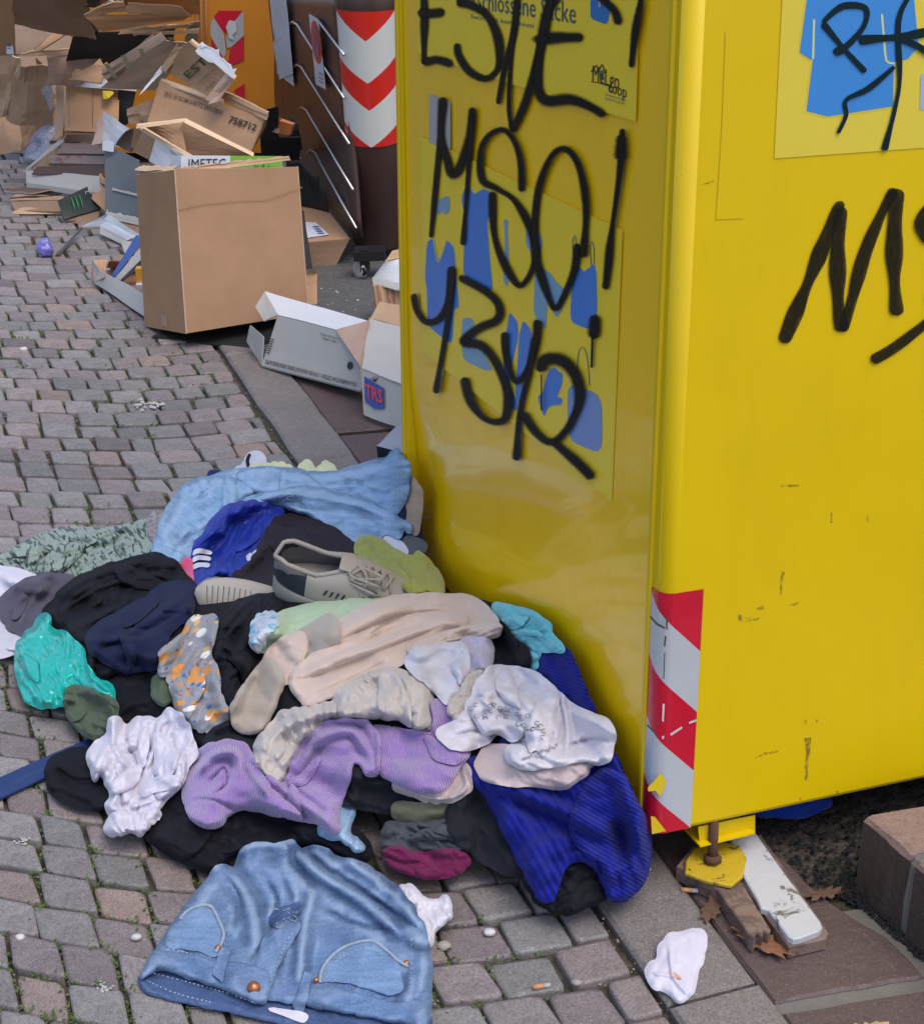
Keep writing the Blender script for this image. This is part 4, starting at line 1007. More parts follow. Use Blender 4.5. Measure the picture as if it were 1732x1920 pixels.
for nm_, q_, m_ in (('front_panel', (A_, B_, TB, TA), card((.41, .235, .135))), ('side_panel', (C_, A_, TA, TC), card((.29, .165, .09))), ('side_panel', (B_, Dx, TD, TB), C_TAN), ('back_panel', (C_, Dx, TD, TC), C_TAN)): wall(nm_, q_, .004, m_, BBX, n=10, amp=.0025, seed=20, pin=True, edge=C_EDGE)  # left side coloured darker than the front: shade of its turned-away face painted in
for s in (0, .5): face_quad('tape', (o+Z*0, X, Z), [(.0, .755+s*0), (.0, .76), (.2, .775), (.45, .768), (.72, .75), (.85, .775), (1.0, .80), (1.0, .795), (.85, .77), (.72, .745), (.45, .763), (.2, .77)], card((.36, .215, .125)), BBX) if s == 0 else None
M_tape = plain('clear_tape', (.38, .25, .16), .25, var=.1, bumps=.05); face_quad('tape', (o+Y, -Y, Z), [(.42, .02), (.58, .02), (.58, .09), (.42, .10)], M_tape, BBX)
# torn ragged edge fibres on the left rim, a flap folded inside
fl = wall('torn_flap', [o+Y*.98+Z*.99, o+Y*.10+Z*.985, o+Y*.14+X*.06+Z*1.008, o+Y*.95+X*.06+Z*1.008], .004, C_LT, BBX, n=14, amp=.004, seed=9, ragged=.35, edge=C_EDGE)
wall('torn_flap', [o+X*.03+Z*.97+Y*.02, o+X*.93+Z*.97+Y*.02, o+X*.92+Z*.998+Y*.03, o+X*.05+Z*1.002+Y*.03], .004, C_LT, BBX, n=22, amp=.002, seed=12, ragged=.35, edge=C_EDGE)
ubd = wall('shadow_sheet', Q((285, 632, .006), (480, 655, .006), (560, 600, .03), (340, 585, .03)), .004, C_BLK, None, n=4, amp=.004); meta(ubd, 'added black sheet standing for the shadow under the tall brown box', 'sheet')  # black sheet added to darken the shadow beneath the tall box
# --- the white and green appliance box standing inside it
im = onplane(341, 330, o+Y*.35, -np.cross(X, Z)/np.linalg.norm(np.cross(X, Z)) if True else None)
nrmB = np.cross(X, Z); nrmB = nrmB/np.linalg.norm(nrmB)
def onB(u, v, k=.33): return onplane(u, v, o+Y*k, nrmB)
Yu = Y/np.linalg.norm(Y)
ib = empty('appliance_box', onB(435, 330)); meta(ib, 'flat white and green printed box sticking out of the tall brown box', 'product box')
wp, gp_, gq = onB(340, 345), onB(432, 345), onB(530, 345)
ht = onB(341, 291)-onB(340, 345)
def ibx(a, b_, mat, nm): obox(nm, a, b_-a, Yu*.06, onB(435, 292)-onB(435, 345), mat, ib)
C_IW = plain('glossy_white', (.68, .70, .76), .3, var=.04, bumps=0, coat=.3); C_IG = plain('glossy_green', (.22, .48, .06), .35, var=.08, bumps=0, coat=.3)
ibx(wp, gp_, C_IW, 'white_end'); ibx(gp_, gq, C_IG, 'green_end')
a_, b2_ = onB(354, 316, .325), onB(423, 315, .325); xd = (b2_-a_)/np.linalg.norm(b2_-a_); up_ = onB(354, 292, .325)-a_; up_ /= np.linalg.norm(up_)
text_on('IMETEC', a_, xd, up_, np.linalg.norm(b2_-a_), M_pblk, ib, nrmB if nrmB @ (CAM-o) > 0 else -nrmB, height=np.linalg.norm(onB(354, 298)-onB(354, 316)), lift=.001)
for k in range(5):
    A = onB(478+k*6, 316, .325); tube('leaf_print', [A, onB(480+k*6+random.uniform(-3, 5), 306, .325)], .0022, plain('leaf_green', (.12, .30, .03), .5, bumps=0), ib, 4)

# --- long white carton lying at the right
WB = empty('long_white_carton', G(491, 685, .0)); meta(WB, 'long white carton with a round hole lying tilted against the tall brown box', 'cardboard box')
WQ = Q((491, 685, .015), (677, 733, .035), (694, 636, .165), (521, 591, .150))
wall('front_panel', WQ, .003, C_WG, WB, n=6, amp=.0015, seed=31)
wall('top_panel', Q((521, 590, .1505), (694, 635, .1655), (691, 603, .168), (496, 547, .155)), .003, C_WH, WB, n=6, amp=.0015, seed=32)
wall('bottom_panel', Q((491, 686, .012), (677, 734, .030), (680, 690, .03), (520, 640, .012)), .003, C_WG, WB, n=3)
FRW = (WQ[0], WQ[1]-WQ[0], WQ[3]-WQ[0], WQ)
wall('end_flap', Q((491, 685, .015), (494, 632, .09), (469, 610, .09), (462, 640, .04)), .003, C_WG, WB, n=3, amp=.001)
wall('end_flap', Q((521, 590, .151), (495, 602, .13), (479, 575, .14), (496, 547, .156)), .003, C_WG, WB, n=3, amp=.001)
wall('brown_flap', Q((629, 618, .162), (678, 690, .105), (691, 603, .20), (690, 601, .20)), .003, C_PINK, WB, n=4, amp=.0, label='bare brown inner flap at the right end')
quad_text('%6/9/50N/N00 0000 JWWW 001011 H%/22.WO/NBW/YO/', WQ, .03, .05, .93, .085, M_pblk, WB, bold=.01)
quad_text('Scarpe da lavoro', WQ, .50, .84, .20, .045, M_pblk, WB); quad_text('Made in Italy', WQ, .54, .77, .14, .045, M_pblk, WB)
for k in range(7): face_quad('barcode', FRW, [(.012+k*.0, .25+k*.045), (.05, .25+k*.045), (.05, .27+k*.045), (.012, .27+k*.045)], M_pblk, WB)
face_quad('round_hole', FRW, [(.86+.028*math.cos(t), .42+.075*math.sin(t)) for t in np.linspace(0, 2*math.pi, 20, endpoint=False)], M_pblk, WB)

# --- white box with a red and blue print next to the bin
TB = empty('printed_white_box', G(715, 790, 0)); meta(TB, 'pale box with a red and blue crown print squeezed against the yellow bin', 'cardboard box')
zt = .19
wall('front_panel', Q((683, 778, .015), (775, 812, .015), (775, 728, .115), (678, 690, .115)), .004, C_WG, TB, n=5, amp=.003, seed=3)
wall('top_panel', Q((678, 690, .116), (775, 728, .116), (775, 618, .20), (694, 597, .20)), .004, plain('pale_board', (.50, .48, .45), .7, var=.08, scale=7, bumps=.15, bs=25), TB, n=5, amp=.004, seed=5)
wall('side_panel', Q((683, 778, .015), (678, 690, .115), (694, 597, .20), (702, 700, .02)), .004, C_TAN, TB, n=4, amp=.002)
wall('top_flap', Q((694, 597, .20), (775, 618, .20), (780, 580, .23), (712, 565, .225)), .004, C_LT, TB, n=4, amp=.004)
tq = Q((686, 757, .045), (724, 756, .050), (724, 716, .100), (686, 708, .108))
def q_on(a): return [p + np.array([0, -.006, .003]) for p in a]
M_pred = plain('printed_red', (.55, .05, .05), .5, var=.1, bumps=0); M_pblu = plain('printed_blue', (.03, .06, .30), .5, var=.1, bumps=0)
TQ = Q((683, 778, .015), (775, 812, .015), (775, 728, .115), (678, 690, .115))
lg = face_quad('logo', (0, 0, 0, TQ), [(.05, .30), (.24, .22), (.45, .30), (.46, .74), (.24, .80), (.06, .84)], M_pblu, TB, lift=.004)
quad_text('TRS', TQ, .075, .40, .35, .30, M_pred, TB, bold=.03, lift=.006)
for k in range(5):
    t_ = -50+k*25; A = q_on(Q((704, 716, .094)))[0]; tube('crown_print', [A, A+np.array([.018*math.sin(math.radians(t_)), -.003, .016*math.cos(math.radians(t_))])], .0012, M_pblk, lg, 4)
# --- stack of corrugated sheets and a white lid against the bin
ST = empty('corrugated_stack', G(725, 600, 0)); meta(ST, 'bundle of upright corrugated brown sheets beside the yellow bin', 'cardboard bundle')
for k in range(12):
    u0 = 700+k*6; wall('sheet', Q((u0+6, 600, .03), (u0+6+3, 602, .03), (u0+1+random.uniform(-1, 1), 537, .125), (u0-2, 534+k*.4, .128)), .012, [C_DK, card((.30, .13, .09)), C_LT][k % 3], ST, n=2, amp=.001, seed=k)
WL = empty('crumpled_white_tray', G(730, 540, .14)); meta(WL, 'crumpled white lid resting on the bundle of corrugated sheets', 'carton tray')
wall('lid_top', Q((698, 522, .135), (770, 535, .135), (775, 478, .20), (722, 490, .19)), .003, C_WH, WL, n=6, amp=.006, seed=8)
wall('lid_rim', Q((700, 534, .125), (770, 547, .125), (770, 531, .137), (698, 520, .138)), .003, C_WG, WL, n=5, amp=.003, seed=9)
wall('brown_flap', Q((722, 490, .19), (775, 478, .20), (775, 462, .225), (736, 470, .215)), .003, C_LT, WL, n=4, amp=.003, seed=10)
# --- flat closed box with a label behind the tall box
LB = empty('labelled_flat_box', G(600, 500, 0)); meta(LB, 'low closed brown box with a white address label under the brown container', 'cardboard box')
LQ = Q((566, 455, .09), (656, 447, .09), (611, 388, .09), (556, 385, .09))
wall('top_panel', LQ, .004, C_TAN, LB, n=4, amp=.001); wall('front_panel', Q((568, 501, .0), (630, 498, .0), (656, 448, .089), (566, 456, .089)), .004, C_DK, LB, n=4, amp=.001)
mesh_obj('label', Q((570, 447, .094), (617, 440, .094), (592, 417, .094), (566, 416, .094)), [(0, 1, 2, 3)], C_IW, LB)
for k in range(4): mesh_obj('label_print', Q((586+k*3, 424+k*4, .0955), (598+k*3, 424+k*4, .0955), (599+k*3, 426+k*4, .0955), (587+k*3, 426+k*4, .0955)), [(3, 2, 1, 0)], M_pblu, LB)
# small brown carton and dark board right behind the tall box
SB = empty('small_carton', G(585, 560, 0)); meta(SB, 'small brown carton peeking out at the right of the tall box', 'cardboard box')
wall('front_panel', Q((560, 572, .02), (595, 570, .02), (595, 512, .10), (560, 520, .10)), .004, C_TAN, SB, n=3, amp=.002)
wall('flap', Q((560, 520, .10), (595, 512, .10), (592, 504, .12), (562, 508, .12)), .004, C_LT, SB, n=3, amp=.002)
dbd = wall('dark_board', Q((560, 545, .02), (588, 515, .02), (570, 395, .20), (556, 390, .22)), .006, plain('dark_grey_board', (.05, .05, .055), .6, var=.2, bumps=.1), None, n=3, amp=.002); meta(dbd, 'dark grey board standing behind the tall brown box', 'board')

# --- white tray with a brown inside, holding folders
TR = empty('shallow_tray', G(220, 560, 0)); meta(TR, 'shallow grey-white tray with brown inside left of the tall box, folders standing in it', 'carton tray')
wall('front_panel', Q((178, 530, .015), (276, 594, .015), (277, 555, .055), (186, 505, .060)), .003, C_WG, TR, n=5, amp=.004)
wall('side_panel', Q((173, 520, .012), (180, 531, .012), (187, 505, .062), (174, 487, .075)), .003, C_WG, TR, n=3, amp=.002)
wall('side_panel', Q((180, 528, .02), (196, 520, .05), (202, 487, .070), (176, 487, .075)), .003, card((.42, .24, .14)), TR, n=3, amp=.003)
wall('bottom_panel', Q((178, 530, .012), (276, 590, .012), (330, 520, .012), (240, 480, .012)), .003, card((.36, .17, .10)), TR, n=3)
wall('back_panel', Q((200, 500, .012), (300, 520, .012), (300, 490, .06), (206, 488, .07)), .003, card((.33, .16, .10)), TR, n=3)
FO = empty('blue_folder', G(225, 515, .03)); meta(FO, 'blue plastic folder leaning in the shallow tray', 'folder')
wall('cover', Q((206, 522, .03), (212, 525, .03), (270, 450, .14), (256, 440, .15)), .003, C_BLU, FO, n=4, amp=.001)
wall('cover', Q((212, 526, .03), (222, 528, .03), (275, 475, .12), (266, 462, .13)), .003, C_WG, FO, n=4, amp=.001)
wall('cover', Q((218, 527, .028), (226, 529, .028), (275, 490, .10), (270, 478, .11)), .003, plain('dark_folder', (.05, .045, .05), .4, bumps=0), FO, n=3, amp=.001)
cp = empty('paper_cup', G(265, 560, .02)); meta(cp, 'small orange and white paper carton between the tray and the tall box', 'carton')
obox('orange_lid', G(256, 530, .055), np.array([.03, 0, 0]), np.array([0, .03, 0]), Z3*.045, plain('cup_orange', (.75, .35, .02), .5, bumps=.1), cp)
obox('white_body', G(257, 560, .01), np.array([.03, 0, 0]), np.array([0, .03, 0]), Z3*.045, C_WH, cp)
# --- white folded sheet, dark strip, purple knotted bag
WS = empty('folded_white_card', G(200, 450, .03)); meta(WS, 'folded white card propped on the cobbles beneath the grey box', 'paper')
wall('panel', Q((153, 425, .03), (188, 424, .035), (205, 401, .08), (198, 402, .08)), .002, C_WH, WS, n=4, amp=.002)
wall('panel', Q((188, 424, .035), (240, 450, .03), (262, 440, .06), (203, 402, .08)), .002, C_WH, WS, n=5, amp=.003)
wall('panel', Q((188, 438, .02), (240, 462, .012), (240, 450, .03), (188, 424, .035)), .002, C_WG, WS, n=4, amp=.002)
wall('panel', Q((225, 450, .02), (238, 480, .004), (262, 450, .03), (240, 440, .04)), .002, C_WG, WS, n=3, amp=.002)
ds = wall('dark_strip', Q((103, 478, .003), (112, 479, .003), (157, 427, .035), (147, 432, .03)), .002, plain('dark_strip_grey', (.09, .085, .09), .6, bumps=.1), None, n=5, amp=.003, bend=.006); meta(ds, 'bent dark grey strip lying on the cobbles beside the purple bag', 'strip')

def blob(name, c, r, mat, parent=None, seed=0, amp=.25, scale=2.2, sub=4, squash=(1, 1, 1), spike=None):
    bm = bmesh.new(); bmesh.ops.create_icosphere(bm, subdivisions=sub, radius=1); vn = VNoise(seed); v2 = VNoise(seed+1)
    for v in bm.verts:
        p = v.co.copy(); d = 1+amp*float(vn(np.array(p.x*scale+p.z*1.3+9), np.array(p.y*scale-p.z*scale+9)))+amp*.5*float(v2(np.array(p.x*scale*2.5+p.z*2+9), np.array(p.y*scale*2.5+p.z*scale+9)))
        if spike and p.z > .6: d += spike*(p.z-.6)
        v.co = Vector((p.x*d*squash[0]*r+c[0], p.y*d*squash[1]*r+c[1], p.z*d*squash[2]*r+c[2]))
    me = bpy.data.meshes.new(name); bm.to_mesh(me); bm.free(); me.materials.append(mat); me.polygons.foreach_set('use_smooth', [True]*len(me.polygons))
    o_ = bpy.data.objects.new(name, me); COL.objects.link(o_)
    if parent: set_parent(o_, parent)
    return o_
pb = blob('knotted_bag', G(85, 468, .026), .026, plain('purple_plastic', (.22, .20, .62), .3, var=.25, scale=60, bumps=.5, bs=90, coat=.3), seed=5, amp=.28, squash=(1, 1, 1.15), spike=.8); meta(pb, 'small knotted purple-blue plastic bag alone on the cobbles at the left', 'small bag')

# --- dark grey box with a white edge
GB = empty('dark_grey_box', G(230, 400, .05)); meta(GB, 'dark grey box with pale torn rim between open carton and tall box', 'cardboard box')
wall('front_panel', Q((200, 402, .06), (262, 414, .06), (262, 300, .24), (197, 268, .26)), .004, C_GREY, GB, n=8, amp=.003, seed=5)
wall('pale_rim', Q((199, 409, .055), (262, 423, .055), (262, 408, .072), (199, 396, .070)), .005, C_WG, GB, n=14, amp=.002, seed=6, ragged=.25)
wall('top_rim', Q((194, 280, .25), (214, 283, .25), (214, 266, .28), (194, 263, .28)), .005, C_WH, GB, n=4, amp=.001)
wall('side_edge', Q((199, 402, .06), (203, 403, .06), (200, 272, .25), (196, 270, .25)), .006, C_WG, GB, n=4, amp=.0)
wall('creased_line', Q((211, 356, .135), (262, 368, .135), (262, 364, .141), (211, 352, .141)), .002, C_WG, GB, n=10, amp=.001, ragged=.3)
wall('bottom_panel', Q((199, 412, .05), (262, 425, .05), (262, 450, .02), (215, 420, .03)), .004, C_DK, GB, n=3)
# --- printed black drinks tray with green claw marks
MT = empty('black_drinks_tray', G(150, 400, .02)); meta(MT, 'black drinks tray with three green scratch marks printed on its side', 'drinks tray')
mq = Q((121, 411, .02), (189, 391, .03), (184, 341, .09), (109, 376, .075)); MTF = plain('black_green_board', (.035, .045, .040), .45, var=.2, scale=12, bumps=.1)
wall('front_panel', mq, .004, MTF, MT, n=5, amp=.002)
o_ = mq[0]; 
for k in range(3):
    u0 = 135+k*7.5; v0 = 371-k*2.5
    A, B = Q((u0, v0, .072-k*.0), (u0+7, v0+24, .042)); nrm_ = np.array([0, -.8, .5])*.007
    tube('green_mark', [A+nrm_, (A+B)/2+nrm_+np.array([.001, 0, 0]), B+nrm_], .0024, plain('marks_green', (.03, .32, .10), .5, bumps=0), MT, 4, taper=[.9, 1.1, .25])
A, B, C = Q((161, 368, .072), (180, 358, .080), (160, 350, .090)); xd = (B-A)/np.linalg.norm(B-A); ud = (C-A)/np.linalg.norm(C-A); nn_ = np.cross(xd, ud); nn_ = nn_/np.linalg.norm(nn_)
text_on('MC', A, xd, ud, np.linalg.norm(B-A), plain('printed_grey', (.35, .34, .33), .6, bumps=0), MT, nn_, height=.024, lift=.008)
wall('bottom_panel', Q((121, 411, .018), (189, 391, .025), (182, 420, .0), (130, 418, .0)), .003, C_SH, MT, n=3)
wall('side_panel', Q((189, 391, .03), (200, 380, .05), (196, 345, .10), (184, 341, .095)), .004, MTF, MT, n=3)
bs1 = wall('brown_board', Q((172, 372, .06), (198, 396, .04), (197, 335, .11), (188, 322, .12)), .004, C_TAN, None, n=4, amp=.002); meta(bs1, 'torn brown board wedged between the black tray and the dark grey box', 'cardboard piece')
# --- flattened dark cartons at the left
FC = empty('flattened_black_carton', G(70, 370, .02)); meta(FC, 'open flattened black carton with brown edges lying on the cobbles at the left', 'cardboard box')
wall('top_panel', Q((8, 358, .05), (95, 335, .075), (152, 347, .075), (60, 362, .055)), .004, card((.13, .09, .07)), FC, n=6, amp=.004, seed=2, edge=C_EDGE)
wall('inner_panel', Q((18, 372, .035), (100, 367, .05), (160, 346, .07), (95, 352, .06)), .004, C_BLK, FC, n=5, amp=.002, seed=3)
wall('middle_panel', Q((18, 376, .03), (118, 374, .045), (120, 368, .05), (30, 364, .045)), .004, C_DK, FC, n=5, amp=.003, edge=C_EDGE)
wall('inner_panel', Q((30, 396, .01), (116, 396, .02), (116, 376, .04), (20, 378, .028)), .004, C_SH, FC, n=5, amp=.003)
wall('bottom_panel', Q((24, 400, .006), (115, 402, .006), (112, 390, .022), (40, 391, .016)), .004, C_LT, FC, n=6, amp=.003, edge=C_EDGE)
wsb = wall('white_slab', Q((51, 343, .075), (190, 362, .075), (186, 330, .115), (49, 319, .115)), .02, C_WG, None, n=6, amp=.002); meta(wsb, 'long off-white flattened carton on top of the black carton', 'cardboard piece')
DC = empty('dark_printed_carton', G(120, 320, .1)); meta(DC, 'dark flattened carton with faint red print under the box with the white flap', 'cardboard box')
wall('side_panel', Q((42, 322, .11), (50, 318, .115), (128, 258, .21), (118, 256, .21)), .005, C_WG, DC, n=5, amp=.003)
wall('lower_panel', Q((60, 326, .11), (200, 330, .11), (200, 310, .14), (70, 312, .135)), .004, card((.08, .05, .045)), DC, n=5, amp=.003)
M_red_pr = mat_worn('red_printed_board', (.20, .155, .145), (.16, .045, .035), .56, 30)
wall('upper_panel', Q((92, 306, .14), (196, 308, .14), (196, 293, .165), (94, 291, .165)), .012, M_red_pr, DC, n=5, amp=.002)
wall('upper_panel', Q((108, 288, .17), (196, 288, .17), (196, 268, .20), (118, 268, .20)), .012, M_red_pr, DC, n=5, amp=.002)
wall('back_panel', Q((60, 318, .12), (100, 318, .12), (130, 258, .20), (118, 262, .20)), .004, C_SH, DC, n=3)
wall('top_panel', Q((120, 262, .205), (196, 268, .205), (190, 250, .24), (128, 250, .24)), .004, C_SH, DC, n=3)
# --- box with a white flap
WF = empty('carton_with_white_flap', G(165, 255, .2)); meta(WF, 'open brown carton with white folded lid and yellow sticker in the heap', 'cardboard box')
wall('back_panel', Q((122, 245, .24), (222, 250, .24), (224, 165, .38), (124, 160, .38)), .004, C_OR, WF, n=6, amp=.003, seed=1)
wall('bottom_panel', Q((116, 258, .21), (205, 262, .21), (222, 245, .25), (120, 235, .25)), .004, card((.30, .15, .075)), WF, n=3)
wall('side_flap', Q((105, 262, .20), (118, 254, .22), (122, 143, .40), (107, 152, .39)), .004, C_LT, WF, n=4, amp=.002)
wall('white_lid', Q((122, 160, .385), (256, 171, .385), (250, 154, .41), (119, 143, .415)), .006, C_IW, WF, n=6, amp=.002)
wall('dark_side', Q((222, 240, .24), (240, 232, .26), (254, 172, .38), (222, 168, .38)), .004, C_BLK, WF, n=3, amp=.002)
ob_ = G(122, 245, .245); 
stk = Q((196, 188, .345), (206, 186, .352), (216, 176, .368), (212, 172, .372), (194, 172, .37)); stk = [p+np.array([0, -.012, .006]) for p in stk]
mesh_obj('yellow_sticker', stk, [(0, 1, 2, 3, 4)], plain('sticker_yellow', (.75, .60, .04), .5, bumps=0), WF)
for uu in (131, 175):
    A, B = Q((uu, 240, .25), (uu, 166, .375)); dd_ = np.array([0, -.008, .004]); tube('printed_line', [A+dd_, B+dd_], .0009, M_pdk, WF, 4)
# --- crumpled white carton
CW = empty('crumpled_white_carton', G(205, 250, .25)); meta(CW, 'small crumpled white carton in the middle of the heap', 'carton')
wall('front_panel', Q((172, 272, .23), (196, 268, .23), (202, 212, .33), (186, 222, .32)), .004, card((.50, .38, .33)), CW, n=4, amp=.005)
wall('side_panel', Q((188, 262, .24), (224, 276, .23), (243, 240, .30), (194, 208, .34)), .004, C_WH, CW, n=6, amp=.007, seed=3)
# --- open carton in front with an address label
OC_ = empty('open_carton_with_label', G(330, 300, .2)); meta(OC_, 'open brown carton with a white address label, rim towards the viewer, behind the tall box', 'cardboard box')
wall('front_panel', Q((250, 285, .30), (335, 328, .26), (362, 298, .34), (268, 242, .42)), .004, C_LT, OC_, n=6, amp=.003, seed=1)
wall('side_panel', Q((247, 282, .29), (262, 290, .28), (275, 246, .40), (254, 236, .42)), .004, C_LT, OC_, n=4, amp=.003, seed=2)
wall('back_panel', Q((300, 300, .30), (480, 300, .30), (470, 288, .33), (346, 226, .43)), .004, card((.33, .20, .115)), OC_, n=6, amp=.003, seed=3)
wall('inner_panel', Q((262, 246, .385), (350, 292, .33), (342, 229, .42), (262, 240, .42)), .004, card((.30, .18, .10)), OC_, n=5, amp=.002, seed=4)
wall('dark_flap', Q((216, 272, .30), (246, 285, .29), (258, 238, .38), (236, 246, .37)), .004, card((.12, .08, .06)), OC_, n=4, amp=.004, seed=6)
wall('rim', Q((256, 241, .420), (350, 228, .432), (350, 224, .438), (258, 235, .430)), .006, C_EDGE, OC_, n=5, amp=.001)
wall('rim', Q((346, 230, .432), (474, 293, .345), (474, 288, .350), (348, 224, .440)), .006, C_EDGE, OC_, n=5, amp=.001)
wall('rim', Q((262, 244, .420), (362, 301, .335), (365, 297, .340), (270, 241, .430)), .006, C_EDGE, OC_, n=5, amp=.001)
lq = [p+np.array([0, -.012, .008]) for p in Q((281, 305, .30), (312, 321, .285), (342, 293, .345), (294, 262, .385))]
lab = wall('label', lq, .001, C_IW, OC_, n=3, amp=.002, label='white address label')
for k in range(9):
    A, B = Q((320+k*2.6, 276+k*1.5, .362-.002*k), (322+k*2.6, 290+k*1.5, .345-.002*k)); dd_ = np.array([0, -.018, .012]); tube('barcode_line', [A+dd_, B+dd_], .0008+.0006*(k % 2), M_pblk, OC_, 4)
# --- box printed 758712
P1 = Q((275, 236, .36), (470, 289, .33), (497, 222, .44), (300, 150, .50))
NB = empty('numbered_carton', G(380, 230, .35)); meta(NB, 'large brown carton printed with the number 758712 lying tilted in the heap', 'cardboard box')
wall('front_panel', P1, .005, C_TAN, NB, n=8, amp=.003, seed=4)
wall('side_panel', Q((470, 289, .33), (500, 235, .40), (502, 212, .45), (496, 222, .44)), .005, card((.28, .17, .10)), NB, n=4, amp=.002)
wall('top_flap', Q((415, 186, .47), (500, 225, .44), (503, 211, .465), (420, 172, .50)), .005, C_LT, NB, n=6, amp=.004, seed=8)
wall('top_flap', Q((300, 152, .495), (420, 194, .47), (420, 186, .48), (304, 146, .505)), .005, C_EDGE, NB, n=5, amp=.001)
o_, X_, Y_ = P1[0], P1[1]-P1[0], P1[3]-P1[0]
fr_n = (o_, X_, Y_, P1)
quad_text('758712', P1, .72, .60, .25, .17, M_pblk, NB, bold=.02, lift=.005)
quad_text('2812 29 DOMOHRST2 20/11/2025', P1, .085, .72, .56, .10, M_pdk, NB, bold=.01, lift=.005)
face_quad('hand_hole', fr_n, [(.47+.115*math.cos(t), .15+.17*math.sin(t)) for t in np.linspace(0, math.pi, 12)], card((.20, .125, .085)), NB)
# --- box printed EST
P2 = Q((308, 132, .53), (405, 190, .48), (438, 148, .56), (354, 78, .66))
EB = empty('tilted_printed_carton', G(370, 130, .5)); meta(EB, 'small carton with green lettering EST tipped on its corner on top of the heap', 'cardboard box')
wall('front_panel', P2, .005, C_TAN, EB, n=6, amp=.002, seed=5)
wall('side_panel', Q((392, 196, .47), (407, 192, .48), (440, 149, .56), (428, 165, .52)), .004, C_PINK, EB, n=3)
wall('taped_side', Q((395, 192, .475), (410, 188, .48), (440, 150, .56), (436, 140, .57)), .02, C_PINK, EB, n=3)
wall('rim', Q((354, 80, .655), (438, 150, .557), (441, 145, .565), (358, 75, .665)), .008, C_EDGE, EB, n=4)
wall('torn_flap', Q((262, 178, .47), (302, 140, .52), (312, 128, .54), (300, 128, .54)), .004, C_WH, EB, n=6, amp=.006, ragged=.2)
wall('torn_flap', Q((302, 128, .54), (310, 136, .53), (354, 84, .64), (330, 86, .63)), .004, C_LT, EB, n=8, amp=.006, ragged=.3)
wall('torn_liner', Q((370, 92, .645), (440, 146, .57), (445, 128, .60), (378, 78, .67)), .003, C_WH, EB, n=14, amp=.012, seed=6, ragged=.45)
face_text('EST', (P2[0], P2[1]-P2[0], P2[3]-P2[0]), .30, .28, .55, M_pgrn, EB, .30, rot=64, bold=.01) if False else None
quad_text('EST', P2, .44, .20, .52, .20, M_pgrn, EB, bold=.012, rot=84, lift=.006)
quad_text('E CAMMINO CO', P2, .62, .24, .42, .045, M_pdk, EB, rot=84, lift=.006); quad_text('M & K', P2, .80, .22, .26, .08, M_pdk, EB, rot=84, lift=.006)
# brown crumpled piece between the boxes
bp = wall('brown_wedge', Q((242, 232, .33), (285, 232, .33), (290, 185, .42), (238, 205, .38)), .006, C_DK, None, n=5, amp=.008, seed=2); meta(bp, 'crumpled brown piece between the white flap carton and the numbered carton', 'cardboard piece')
# --- flattened carton with tape strips
TP = empty('taped_flat_carton', G(260, 130, .4)); meta(TP, 'flattened carton with four pale tape strips leaning in the upper heap', 'cardboard box')
P3 = Q((185, 172, .42), (292, 152, .44), (372, 90, .60), (330, 68, .64))
P3 = Q((190, 165, .43), (290, 170, .42), (368, 84, .60), (300, 74, .62))
wall('panel', P3, .005, card((.34, .235, .165)), TP, n=8, amp=.004, seed=3)
for u0, v0, u1, v1 in ((200, 126, 218, 152), (232, 110, 248, 143), (264, 98, 280, 134), (318, 76, 330, 88)):
    A, B = Q((u0, v0, .50+(150-v0)*.0016), (u1, v1, .47+(150-v1)*.0016)); C = A+np.array([.018, 0, .0]); D = B+np.array([.018, 0, 0]); dd_ = np.array([0, -.045, .02])
    mesh_obj('tape', [A+dd_, B+dd_, D+dd_, C+dd_], [(0, 1, 2, 3)], plain('cream_tape', (.52, .47, .33), .5, bumps=.05), TP)
wall('curled_edge', Q((192, 140, .48), (200, 150, .47), (300, 78, .60), (290, 66, .62)), .006, card((.20, .13, .10)), TP, n=8, amp=.006, bend=.02)
wall('rim', Q((192, 136, .49), (200, 140, .48), (312, 72, .625), (305, 66, .632)), .006, card((.30, .22, .17)), TP, n=6, bend=.02)
wall('torn_edge', Q((130, 150, .44), (190, 155, .44), (202, 112, .51), (140, 132, .47)), .006, C_TAN, TP, n=8, amp=.008, ragged=.3)
# --- dark hollow behind (big crushed open box)
BK = empty('crushed_big_carton', G(150, 60, .5)); meta(BK, 'big crushed open carton at the upper left with its dark inside showing', 'cardboard box')
wall('inner_panel', Q((24, 45, .62), (180, 75, .58), (130, -40, .85), (24, -40, .85)), .005, card((.28, .18, .12)), BK, n=8, amp=.006, seed=7)
wall('side_panel', Q((-20, 104, .50), (30, 104, .50), (25, -40, .82), (-20, -40, .82)), .005, C_TAN, BK, n=5, amp=.003)
wall('bottom_panel', Q((26, 104, .50), (60, 97, .51), (115, 48, .60), (27, 42, .60)), .005, card((.24, .16, .115)), BK, n=5, amp=.003)
wall('inner_strip', Q((61, 98, .515), (72, 97, .52), (128, 60, .60), (114, 48, .61)), .005, C_OR, BK, n=4, amp=.002)
wall('lower_flap', Q((30, 106, .495), (132, 102, .50), (134, 92, .52), (60, 96, .515)), .005, C_LT, BK, n=5, amp=.004)
wall('back_panel', Q((130, 60, .60), (188, 66, .58), (150, -30, .85), (112, -30, .85)), .005, C_SH, BK, n=5, amp=.004)
lq = Q((15, 103, .51), (28, 104, .51), (26, 74, .56), (14, 74, .56)); mesh_obj('barcode_label', [p+np.array([0, -.012, .006]) for p in lq], [(0, 1, 2, 3)], C_IW, BK)
